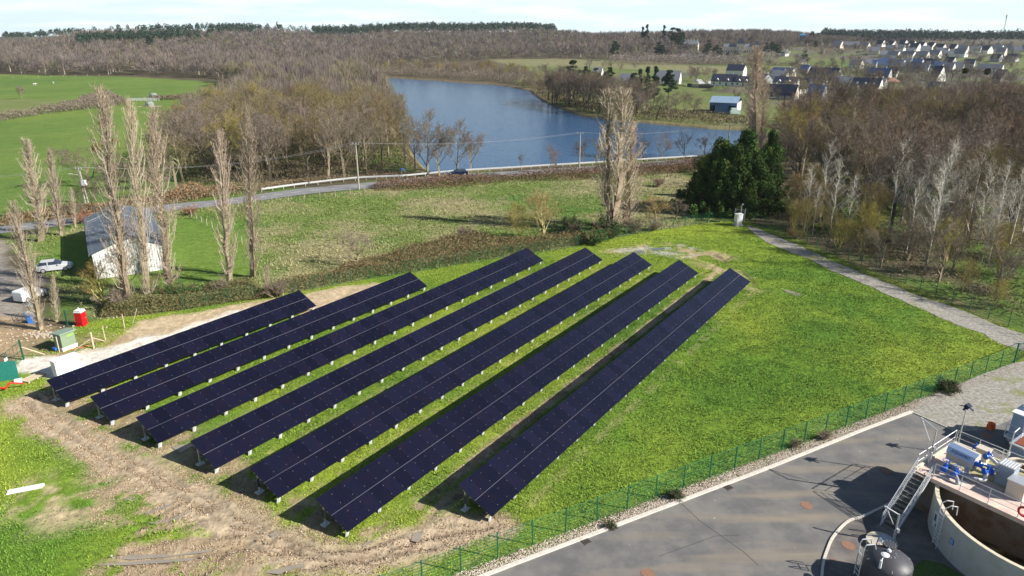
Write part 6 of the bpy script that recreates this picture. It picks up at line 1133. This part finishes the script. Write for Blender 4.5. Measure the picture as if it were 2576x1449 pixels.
for i,(x0,x1,yb,k) in enumerate(FAR):
    X0,_=E_(x0,0); X1,Y_=E_(x1,yb); c,w=hx(X0,X1,Y_); far=yb<360; rf={'g':M_SLG,'w':M_SLA,'b':M_SLB,'n':M_SLA,'p':M_SLG}[k]; wl={'g':rh.choice([M_REN,M_CRM]),'w':M_REN,'b':M_GRY,'n':M_GRY,'p':M_REN}[k]
    az=-atan2(c.x,c.y); 
    if k=='w': rot=az-R(rh.uniform(26,42)); w=max(8,w*.95); d=rh.uniform(8,9.5)
    else: rot=az+R(rh.uniform(-26,6)); w=max(7.5,w*.95); d=rh.uniform(8,10)
    lb={('g',1):'grey roofed pale house in the far estate on the rise',('w',1):'white gabled house with a dark roof in the far estate on the rise',('b',0):'blue grey roofed house in the middle rows of the village',('g',0):'grey roofed house in the middle rows of the village',('n',0):'dark roofed house in the middle rows of the village',('w',0):'white gabled dark roofed house in the middle rows of the village',('p',0):'long pale hall with a grey roof behind the mistletoe trees',('n',1):'dark roofed house near the right edge behind bare trees'}.get((k,int(far)),'village house')
    gr=None if k=='p' or (k,far)==('w',False) else lb.replace('house','houses',1).replace('a dark roof','dark roofs')
    c=c+Vector((c.x,c.y,0)).normalized()*d*.4; c.z=float(hz(c.x,c.y)); 
    house(lb,c,w,d,rh.uniform(3.1,3.9),R(rh.uniform(38,46) if k!='w' else rh.uniform(44,52)),rot,wl,rf,gr,win=not far,chim=(i%2==0),small=True)
# walls, hedges and small vehicles of the nearest gardens
def wallseg(label,p0,p1,h,m,th=.3,name='garden_wall',cat='wall'):
    a,b=V3(*p0),V3(*p1); d=b-a; o=MB().box((0,0,h/2-.3),(d.length,th,h+.6),atan2(d.y,d.x)).box((0,0,h+.03),(d.length+.1,th+.1,.08),atan2(d.y,d.x)).build(name,m,loc=(a+b)/2); return tag(o,label,cat)
wallseg('dark wooden garden fence left of the pale shed',(1729,218),(1740,219),1.9,mat('dark_wood_fence',(.08,.065,.06),rough=.9),name='garden_fence',cat='fence'); wallseg('pale garden fence beside the covered boats',(1740,219),(1758,221),1.8,mat('pale_fence',(.45,.38,.34),rough=.9),name='garden_fence',cat='fence'); wallseg('brown garden fence with a pale blue gate',(1758,221),(1796,223),1.7,mat('brown_fence',(.16,.13,.12),rough=.9),name='garden_fence',cat='fence')
wallseg('cream garden wall beside the stone triangle gable house',(2008,236),(2040,233),2.,M_CRM)
def hedge(label,p0,p1,h,w,col,seed):
    a,b=at(*p0)[:2],at(*p1)[:2]; d=(b-a)/np.linalg.norm(b-a); q=np.array([-d[1],d[0]])*w/2; return tangle('clipped_hedge',label,np.array([a+q,a-q,b-q,b+q]),3000,h,.35,(col,tuple(c*1.3 for c in col)),seed,'hedge',hs=9.)
hedge('dark clipped hedge in front of the white village houses',(1796,224),(1960,232),2.2,2.5,(.03,.045,.02),71); hedge('dark hedge along the field left of the village',(1590,214),(1725,218),1.6,2.,(.035,.05,.02),72); hedge('dark clipped hedge above the long slate roofed house',(2003,201),(2070,204),2.6,2.5,(.03,.04,.02),73); hedge('long dark hedge in front of the far pavilion',(1945,165),(2032,167),3.,3.,(.025,.035,.02),74); hedge('line of low dark bushes along the far field edge',(1580,163),(1900,166),2.2,3.,(.05,.045,.03),75)
tangle('park_bushes','pale grey blossoming bushes at the edge of the chateau park',poly([(1530,160),(1540,150),(1600,142),(1700,140),(1830,150),(1900,155),(1960,160),(1960,166),(1760,165),(1600,163)]),36000,9,.65,((.23,.195,.165),(.185,.15,.135),(.33,.29,.25)),76,'bushes',hs=20.)
# chateau buildings
c,w=hx(1816,1906,133); az=-atan2(c.x,c.y); t=thing('chateau','pale stone chateau with a tall central roofed tower and side wings','chateau',c,az)
def block(x,w,d,h,hr,roofm,par,inset=.3,n=3,fl=2):
    b=MB().box((x,0,h/2-1),(w,d,h+2)).build('wall',M_TUF,par); mb=MB(); a=[(x-w/2-.3,-d/2-.3,h),(x+w/2+.3,-d/2-.3,h),(x+w/2+.3,d/2+.3,h),(x-w/2-.3,d/2+.3,h)]; i1=w*inset; i2=d*.32; u=[(x-w/2+i1,-d/2+i2,h+hr),(x+w/2-i1,-d/2+i2,h+hr),(x+w/2-i1,d/2-i2,h+hr),(x-w/2+i1,d/2-i2,h+hr)]
    for i in range(4): mb.face([a[i],a[(i+1)%4],u[(i+1)%4],u[i]])
    mb.face(u); r=mb.build('roof',roofm,par)
    for f in range(fl):
        for i in range(n):
            k=MB().box((x-w/2+w*(i+.5)/n,-d/2-.03,1.8+f*3.4),(1.1,.08,1.9)).build('window',M_GLS,par)
    return r
block(0,w*.2,12,10,6,M_SLA,t,.28,2,2); block(-w*.29,w*.34,9,6.5,3.5,M_SLG,t,.05,5,1); block(w*.24,w*.26,9,6.5,3.5,M_SLG,t,.05,4,1); block(w*.43,w*.15,11,8.5,4.5,M_SLA,t,.25,2,2)
MB().box((0,-6.3,2.5),(4,.8,5)).build('porch',M_TUF,t)
c,w=hx(1706,1756,131); t=thing('manor','grey stone manor with a mansard roof left of the chateau','manor',c,-atan2(c.x,c.y)-.12); block(w*.12,w*.75,13,9,4,M_SLG,t,.08,6,2); block(-w*.38,w*.3,11,8,3.6,M_SLG,t,.15,2,2)
for i in range(5): MB().box((-w*.2+i*w*.15,0,13.5),(1.2,.9,2.4)).build('chimney',M_TUF,t)
for x0,x1,yb,lb in ((1700,1745,146,'low lodge with a broad brown grey roof at the park edge, left one'),(1712,1783,149,'long low building with pale grey roofs at the park edge'),(1672,1700,146,'small brown roofed lodge left of the long park building')):
    c,w=hx(x0,x1,yb); house(lb,c,w*.95,11,2.6,R(22),-atan2(c.x,c.y),M_CRM,M_SLG if 'pale' in lb else M_ROD,name='lodge',chim=False)
c,w=hx(2009,2022,118); t=thing('water_tower','small tower with a blue hipped roof above the trees','tower',c,-atan2(c.x,c.y)); MB().box((0,0,5),(2.4,2.4,12)).build('shaft',M_GRY,t); MB().box((0,0,12.2),(7,7,2.6)).build('cabin',mat('cabin_blue',(.10,.17,.30),rough=.5),t); mb=MB()
for i in range(4): a=[(-4.6,-4.6),(4.6,-4.6),(4.6,4.6),(-4.6,4.6)]; mb.face([(*a[i],13.5),(*a[(i+1)%4],13.5),(0,0,16.4)])
mb.build('roof',mat('tower_roof_blue',(.06,.22,.36),rough=.4),t)
c,w=hx(1967,1981,141); house('tiny white pavilion beside the park cedars',c,6,6,3,R(40),.5,M_REN,M_SLG,name='pavilion',chim=False)
c,w=hx(2004,2026,161); house('low pale building behind the long dark hedge',c,w,8,3,R(12),0,M_CRM,M_SLG,name='pavilion',chim=False)
# radio mast on the skyline
a=atan2(2524-1288,1900); P=Vector((sin(a)*1500,cos(a)*1500,float(hz(sin(a)*1500,cos(a)*1500)))); t=thing('lattice_mast','slim lattice mast with a dish head above the right skyline','mast',P); mb=MB()
for s in range(3):
    q=Vector((cos(s*2.094)*1.6,sin(s*2.094)*1.6,0)); mb.tube(q,q*.35+Vector((0,0,42)),.22,n=4)
for i in range(12): mb.tube(Vector((cos(i*2.094)*1.5*(1-i*.05),sin(i*2.094)*1.5*(1-i*.05),i*3.5)),Vector((cos((i+1)*2.094)*1.5*(1-i*.05),sin((i+1)*2.094)*1.5*(1-i*.05),i*3.5+3.5)),.12,n=3)
mb.build('lattice',M_GAL,t); MB().tube((0,0,40),(0,0,45),1.3,n=8).build('antenna',M_WHP,t)
# big blue barn by the lake
c,w=hx(1787,1868,283); t=thing('blue_barn','blue corrugated metal barn with an open front near the far shore','barn',c+Vector((0,2,0)),-.42)
mb=MB(); W2,D2=w*.40,7.0; mb.box((0,D2,2.1),(W2*2,.12,4.4)).box((-W2,0,2.1),(.12,D2*2,4.4)).box((-W2*.1,-D2,2.1),(W2*1.8*.55,.12,4.4)).box((-W2*.0,-D2,3.7),(W2*2,.12,1.0)); mb.build('wall',mat('barn_blue',(.10,.20,.42),rough=.5,var=.15,scale=2.),t)
MB().box((W2,0,2.1),(.12,D2*2,4.4)).build('side_wall',mat('barn_pale_side',(.50,.53,.57),rough=.5,var=.2,scale=1.5),t)
mb=MB(); 
for s in (-1,1): mb.face([(-W2-.4,s*(D2+.4),4.3),(W2+.4,s*(D2+.4),4.3),(W2+.4,0,6.3),(-W2-.4,0,6.3)][::s])
mb.build('roof',mat('barn_roof',(.20,.31,.46),rough=.5,var=.1,scale=1.,col2=(.26,.33,.40)),t)
tag(MB().box((0,0,1.),(4,1.9,1.5)).box((-.5,0,2.1),(2.2,1.7,.8)).build('garden_shed',mat('shed_mint',(.5,.62,.6),rough=.6),loc=V3(1848,288),),'small pale green trailer shed in front of the blue barn','shed')
# white barn with grey-blue roof, left
G0=V3(244,701,0); G1=V3(420,681,0); 
a0=Vector(at(246,701)[:2]); a1=Vector(at(412,682)[:2]); ex=(a1-a0).normalized(); w=(a1-a0).length; ey=Vector((-ex.y,ex.x)); Lb=15.5; hw=4.6; hr=1.75; rz=atan2(ex.y,ex.x); ex=Vector((.857,.516)); ey=Vector((-.516,.857)); w=9.0; Lb=22.5; hw=3.5; hr=1.65; rz=atan2(ex.y,ex.x); ctr=Vector((-55.2,89.3))+ex*w/2+ey*(Lb/2+.1)
t=thing('white_barn','white metal barn with a low grey blue gable roof behind the poplars','barn',(ctr.x,ctr.y,0),rz)
M_BW=mat('white_cladding',(.80,.79,.77),rough=.6,var=.05,scale=1.)
mb=MB(); n=52
for yy,s in ((-Lb/2,1),(Lb/2,-1)):
    for i in range(n):
        x0=-w/2+w*i/n; x1=-w/2+w*(i+1)/n; q=(.05 if i%2 else 0)*-s; z0,z1=hw+hr*(1-abs(x0)/(w/2)),hw+hr*(1-abs(x1)/(w/2)); mb.face([(x0,yy+q,-.3),(x1,yy+q,-.3),(x1,yy+q,z1),(x0,yy+q,z0)][::s])
for xx in (-w/2,w/2): mb.face([(xx,-Lb/2,-.3),(xx,Lb/2,-.3),(xx,Lb/2,hw),(xx,-Lb/2,hw)])
mb.build('wall',M_BW,t)
rm=mat('grey_blue_roofing',(.19,.235,.30),rough=.42,var=.08,scale=.5,metal=.1)
for s in (-1,1):
    mb=MB(); n=70; x0,x1=0,s*(w/2+.3)
    for i in range(n):
        y0=-Lb/2-.3+(Lb+.6)*i/n; y1=y0+(Lb+.6)/n; q=.05 if i%2 else 0; z1=hw-.08; mb.face([(x0,y0,hw+hr+.06+q),(x1,y0,z1+q),(x1,y1,z1+q),(x0,y1,hw+hr+.06+q)][::s])
    mb.build('roof',rm,t)
MB().box((0,-Lb/2-.33,hw+hr+.02),(.3,.1,.2)).box((0,0,hw+hr+.12),(.4,Lb+.7,.08)).build('ridge_cap',mat('ridge_dark',(.12,.14,.17)),t)
for s in (-1,1): MB().tube((s*(w/2+.34),-Lb/2-.3,hw-.1),(s*(w/2+.34),Lb/2+.3,hw-.1),.09,n=6).build('gutter',mat('gutter_dark',(.09,.10,.12)),t)
# ---------------------------------------------------------------- vehicles
def car(label,c,rz,body,L_=4.25,wd=1.78,ht=1.46,glass=M_GLS,van=False):
    t=thing('parked_car' if 'driving' not in label else 'car',label,'car',c,rz); n=13
    if van: up=[(-.5,.62),(-.495,.9),(-.47,1.0),(.18,1.0),(.32,.66),(.48,.55),(.5,.4)]
    else: up=[(-.5,.52),(-.485,.66),(-.42,.70),(-.36,.72),(.14,.72),(.22,.68),(.40,.60),(.48,.50),(.5,.36)]
    prof=[(x*L_,z*ht) for x,z in up]+[(.49*L_,.2*ht),(-.49*L_,.2*ht)]
    mb=MB(); rows=[(-1,.94,-.0),(-.86,1.,.0),(.86,1.,0.),(1,.94,0)]
    def ring(y,s): return [(x*s,y*wd/2,.2*ht+(z-.2*ht)*(s if s<1 else 1)) for x,z in prof]
    R_=[ring(a,b) for a,b,_ in rows]
    for p,q in zip(R_,R_[1:]):
        for i in range(len(p)): j=(i+1)%len(p); mb.face([p[i],p[j],q[j],q[i]])
    mb.face(R_[0][::-1]); mb.face(R_[-1]); mb.build('body',body,t)
    if not van:
        b=[(-.43,.70),(.20,.70)]; r_=[(-.33,.985),(.03,1.0)]; w0,w1=wd*.46,wd*.37; z0,z1=.70*ht,.985*ht
        A=[(-.44*L_,-w0,z0),(.21*L_,-w0,z0),(.21*L_,w0,z0),(-.44*L_,w0,z0)]; B=[(-.36*L_,-w1,z1),(.02*L_,-w1,z1+.01),(.02*L_,w1,z1+.01),(-.36*L_,w1,z1)]
        mb=MB(); 
        for i in range(4): mb.face([A[i],A[(i+1)%4],B[(i+1)%4],B[i]])
        mb.build('windows',glass,t); MB().prism([(B[0][0]+0,B[0][1]),(B[1][0],B[1][1]),(B[2][0],B[2][1]),(B[3][0],B[3][1])],z1-.02,z1+.05).build('roof',body,t)
        mb=MB()
        for s in (-1,1):
            for fx in (-.16,): mb.face([(fx*L_-.05,s*(w0+.004),z0),(fx*L_+.05,s*(w0+.004),z0),(fx*L_+.05,s*(w1+.01),z1),(fx*L_-.05,s*(w1+.01),z1)])
        mb.build('door_pillar',body,t)
    else: MB().box((.25*L_,0,.8*ht),(.10*L_,wd*.9,.22*ht),0,Matrix.Rotation(.9,4,'Y')).build('windscreen',glass,t)
    for x in (-.31,.31):
        for s in (-1,1): k=MB().tube((x*L_,s*(wd/2-.2),.32),(x*L_,s*(wd/2+.01),.32),.32,n=18).build('wheel',mat('tyre',(.02,.02,.02),rough=.8),t); MB().tube((x*L_,s*(wd/2+.0),.32),(x*L_,s*(wd/2+.02),.32),.21,n=14).build('rim',M_SS,k)
    for s in (-1,1): MB().box((.475*L_,s*wd*.36,.5*ht),(.1,.32,.12)).build('headlight',mat('lamp_clear',(.7,.75,.8),rough=.1),t); MB().box((-.485*L_,s*wd*.40,.55*ht),(.08,.2,.2)).build('tail_light',mat('lamp_red',(.4,.01,.01),rough=.3),t)
    for s in (-1,1): MB().box((.14*L_,s*(wd/2+.08),.72*ht),(.18,.16,.12)).build('mirror',body,t)
    return t
ca=V3(96,688); cb=V3(168,680); d=cb-ca; car('silver hatchback parked on the grass left of the white barn',(ca+cb)/2+Vector((0,.7,0)),atan2(d.y,d.x),mat('silver_paint',(.60,.62,.64),rough=.3,metal=.15))
i0=int(np.argmin(np.abs(proj(np.c_[ROADS,np.zeros(len(ROADS))])[0]-1160))); d=ROADS[i0+1]-ROADS[i0]; q=ROADS[i0]+np.array([d[1],-d[0]])/np.linalg.norm(d)*-1.2; car('dark blue car driving along the lake road',Vector((q[0],q[1],.04)),atan2(d[1],d[0])+pi,mat('navy_paint',(.012,.02,.05),rough=.2,metal=.3),van=False)
vw=mat('white_paint',(.75,.76,.76),rough=.3)
for x,y,rz,lb,vn in ((1757,204,.2,'white car parked at the hedge left of the village',False),(1763,212,.1,'white covered trailer left of the dormer house',True),(1788,212,.1,'long white caravan left of the dormer house',True),(2232,235,.1,'white car parked right of the three skylights house',False)): car(lb,V3(x,y),rz,vw,van=vn,ht=1.9 if vn else 1.5)
car('white pickup truck half hidden behind the lower left poplar',V3(78,752),1.3,vw,L_=3.4,wd=1.6,ht=1.5,van=True)
# ---------------------------------------------------------------- road furniture
GR=spline(poly([(659,484),(769,469),(894,455),(991,450),(1024,448.5),(1119,439),(1179,434.5),(1288,428),(1380,422),(1458,417.5),(1600,408),(1698,402),(1780,397),(1900,389)]),4)
t=thing('guardrail','long galvanised guardrail along the lake side of the road','guardrail',(*GR[0],0)); o=Vector((*GR[0],0)); mb=MB(); pm=MB()
for a,b in zip(GR,GR[1:]):
    A=Vector((*a,0))-o; B=Vector((*b,0))-o; d=B-A; 
    for z,yy in ((.50,.0),(.62,-.05),(.74,.0)): mb.box((A+B)/2+Vector((0,0,z+.1)),(d.length,.05,.10),atan2(d.y,d.x))
    k=max(1,int(d.length/2)); 
    for j in range(k): p=A+d*j/k; pm.box(p+Vector((0,0,.4)),(.08,.1,.85),atan2(d.y,d.x))
mb.build('rail',mat('guardrail_zinc',(.60,.61,.62),rough=.5,metal=.2,var=.1,scale=.5),t); o_=pm.build('posts',M_GAL,t); o_['kind']='stuff'
c=V3(1014,441); t=thing('chevron_sign','small blue road sign with white chevrons behind the guardrail','sign',c,-.1); MB().tube((-.3,0,0),(-.3,0,1.1),.04).tube((.3,0,0),(.3,0,1.1),.04).build('post',M_GAL,t); b_=MB().box((0,0,1.35),(1.15,.05,.6)).build('panel',mat('sign_blue',(.02,.14,.55),rough=.4),t); mb=MB()
for x in (-.28,.12): mb.face([(x,-.03,1.1),(x+.14,-.03,1.1),(x+.30,-.03,1.35),(x+.14,-.03,1.6),(x,-.03,1.6),(x+.16,-.03,1.35)])
mb.build('chevron',M_WHP,b_)
def pole(label,p,h,trans=False):
    t=thing('utility_pole',label,'utility pole',(p[0],p[1],0)); M_=mat('pole_wood',(.36,.33,.29),rough=.9,var=.12,scale=2.)
    MB().tube((0,0,-.2),(0,0,h),.19,.13,n=10).build('pole',M_,t); MB().box((0,0,h-.25),(1.5,.09,.09),-.3).tube((-.65,.2,h-.2),(-.65,.2,h+.1),.05).tube((.65,-.2,h-.2),(.65,-.2,h+.1),.05).build('crossarm',M_GAL,t)
    if trans:
        MB().tube((.55,0,0),(.1,0,h*.95),.13,n=8).build('strut',M_,t); MB().box((.55,-.1,h*.58),(.75,.6,1.0)).build('transformer',M_WHP,t); MB().tube((-.2,0,h*.8),(-1.4,-.3,h*.84),.04).box((-1.6,-.35,h*.84),(.5,.15,.08)).build('lamp_arm',M_WHP,t)
def ph(x,y,ty): return hfrom(x,y,ty)
p1=at(215,511); p2=at(903,476); p3=at(1457,424); p4=np.array([p3[0]+(p3[0]-p2[0])*.83,p3[1]+(p3[1]-p2[1])*.83,0]); H1,H2,H3,H4=ph(215,511,422),ph(903,476,360),ph(1457,424,334),8.8
lo,hi=4,20
k=np.array([proj((p3[0]+(p3[0]-p2[0])*s,p3[1]+(p3[1]-p2[1])*s,0))[0] for s in np.linspace(.3,1.3,101)]); s=np.linspace(.3,1.3,101)[np.argmin(np.abs(k-1828))]; p4=p3+(p3-p2)*s; 
for _ in range(30):
    m_=(lo+hi)/2
    if proj((p4[0],p4[1],m_))[1]>312: lo=m_
    else: hi=m_
H4=lo
pole('wooden utility pole with a transformer and street lamp beside the left road',p1,H1,True); pole('wooden utility pole at the road in front of the lake wood',p2,H2); pole('utility pole standing against the lake beside the road',p3,H3); pole('utility pole at the lake edge left of the very tall poplar',p4,H4)
p0=p1+(p1-p2)*.7; p5=p4+(p4-p3)
def wires(label,a,ha,b,hb,sag=1.2,r=.018,off=.65):
    mb=MB(); d=np.array([-(b-a)[1],(b-a)[0]])/np.linalg.norm((b-a)[:2]) if False else None
    for s in (-off,off):
        pts=[]
        for i in range(15):
            f=i/14; p=a+(b-a)*f; pts.append(Vector((p[0]+s*.95,p[1]-s*.3,ha+(hb-ha)*f+.1-sag*4*f*(1-f))))
        mb.path(pts,r,3)
    tag(mb.build('overhead_wires',mat('wire_pale',(.5,.5,.5),rough=.5)),label,'wires')
wires('pair of overhead wires running left from the transformer pole',p0,H1,p1,H1); wires('pair of overhead wires from the transformer pole across the lake wood',p1,H1,p2,H2,2.); wires('pair of overhead wires from the lake wood pole to the lake pole',p2,H2,p3,H3); wires('pair of overhead wires over the lake near the tall poplars',p3,H3,p4,H4); wires('pair of overhead wires going right behind the cypresses',p4,H4,p5,H4)
# wooden fence posts beside the road and in the meadow
M_FP=mat('weathered_post',(.40,.36,.30),rough=.9); mp=MB().tube((0,0,-.1),(0,0,1.15),.07,.06,n=6).mesh('fence_post',M_FP)
for k,(A_,B_,n) in enumerate((((600,520),(918,484),9),((482,546),(660,640),13),((0,198),(250,191),9),((1350,163),(1900,168),26))):
    a,b=at(*A_),at(*B_); 
    lb=['weathered wooden post in the row along the road verge','pale wooden post in the row between barn lawn and meadow','small post in the row across the far left pasture','small post in the row along the far green field'][k]; gr=['posts along the road verge','posts between barn lawn and meadow','posts across the far left pasture','posts along the far green field'][k]
    for i in range(n): p=a+(b-a)*i/(n-1); o=link('fence_post',mp,None,tuple(p),0,1. if k<2 else 1.3); tag(o,lb,'post',gr)
# feeders, gates, cows in the pastures
def cow(label,p,rz):
    mb=MB(); 
    secs=[(-1.05,.2,.95,.16),(-.95,.34,1.0,.30),(-.5,.38,.98,.36),(.1,.40,.98,.37),(.55,.36,1.0,.36),(.85,.22,1.12,.24),(1.15,.15,1.22,.17),(1.4,.13,1.12,.14),(1.6,.08,1.0,.08)]
    k=0; n=10
    for x,wy,z,hz_ in secs:
        for i in range(n): a=2*pi*i/n; mb.v.append((x,cos(a)*wy,z+sin(a)*hz_))
    for j in range(len(secs)-1):
        for i in range(n): mb.f.append((j*n+i,j*n+(i+1)%n,(j+1)*n+(i+1)%n,(j+1)*n+i)); mb.m.append(0)
    for x,y in ((-.8,.2),(-.8,-.2),(.55,.2),(.55,-.2)): mb.tube((x,y,.85),(x-.04,y,.42),.13,.07,n=6); mb.tube((x-.04,y,.42),(x,y,0),.065,.05,n=6)
    mb.tube((-1.05,0,1.1),(-1.15,0,.45),.03,.02,n=4); mb.tube((1.3,.1,1.25),(1.25,.28,1.3),.03,.02,n=4); mb.tube((1.3,-.1,1.25),(1.25,-.28,1.3),.03,.02,n=4)
    o=mb.build('cow',mat('cow_hide',(.80,.78,.74),rough=.9,scale=1.1,col2=(.62,.6,.56)),None,True,loc=p); o.rotation_euler=(0,0,rz); tag(o,label,'cow')
cow('white cow grazing in the far left pasture, the left one',V3(88,215),.1); cow('white cow standing in the far left pasture, the right one',V3(134,211),2.4)
for x,y,lb in ((386,245,'round dark bale feeder on a slab in the far left pasture'),(377,268,'grey bale feeder on a slab nearer the poplar tops')):
    t=thing('bale_feeder',lb,'feeder',V3(x,y)); MB().box((0,0,.04),(9,4,.12)).build('slab',mat('feeder_slab',(.42,.36,.28)),t); MB().lathe([(1.6,.1),(1.7,1.5),(1.3,2.1),(.01,2.2)],n=14).build('bale',mat('bale_grey',(.22,.25,.24),rough=.9,var=.3,scale=2.),t); mb=MB()
    for i in range(10): a=i*.628; mb.tube((cos(a)*1.9,sin(a)*1.9,.1),(cos(a)*1.9,sin(a)*1.9,1.6),.05,n=4)
    mb.build('frame',M_GAL,t)
t=thing('cattle_pen','white metal cattle pen panels on the pasture track','pen',V3(356,255)); mb=MB()
for y in (0,3):
    for z in (.4,.8,1.2): mb.tube((-7,y,z),(7,y,z),.07,n=4)
    for i in range(7): mb.tube((-7+i*2.33,y,0),(-7+i*2.33,y,1.35),.07,n=4)
mb.build('panel',M_WHP,t)
# mounds
for x,y,r_,h_,lb,col in ((1800,229,7,2.4,'small green earth mound behind the blue barn',(.07,.09,.03)),(1850,232,11,3.,'long brown earth mound behind the field oak',(.12,.11,.07)),(2240,205,7,2.5,'red brown soil heap behind the grey roofed house',(.28,.15,.11))):
    g=np.random.default_rng(int(x)); mb=MB(); prof=[(r_*q,h_*(cos(q*pi)+1)/2) for q in (1,.85,.7,.5,.3,.12,.001)]; mb.lathe(prof,n=22); mb.v=[(v[0]*1.3+g.normal(0,.15),v[1]+g.normal(0,.15),v[2]+g.normal(0,.12)) for v in mb.v]; tag(mb.build('earth_mound',mat('mound_%d'%x,col,rough=.95,var=.3,scale=.8),None,True,loc=V3(x,y)-Vector((0,0,.15))),lb,'mound')
# ---------------------------------------------------------------- air
hb=MB(); hb.box((100,1200,64),(5900,3900,134)); hz_o=link('haze',hb.mesh('haze',[])); hz_o['kind']='stuff'; hz_o['label']='thin pale air between the camera and the far hills'
m=bpy.data.materials.new('haze_air'); m.use_nodes=True; n=m.node_tree; n.nodes.clear(); o_=n.nodes.new('ShaderNodeOutputMaterial'); v=n.nodes.new('ShaderNodeVolumePrincipled'); v.inputs['Density'].default_value=.00007; v.inputs['Color'].default_value=(.80,.88,1,1); v.inputs['Anisotropy'].default_value=.3; n.links.new(v.outputs[0],o_.inputs['Volume']); hz_o.data.materials.clear(); hz_o.data.materials.append(m); hz_o.display_type='WIRE'
S.cycles.volume_bounces=0; S.cycles.volume_max_steps=8
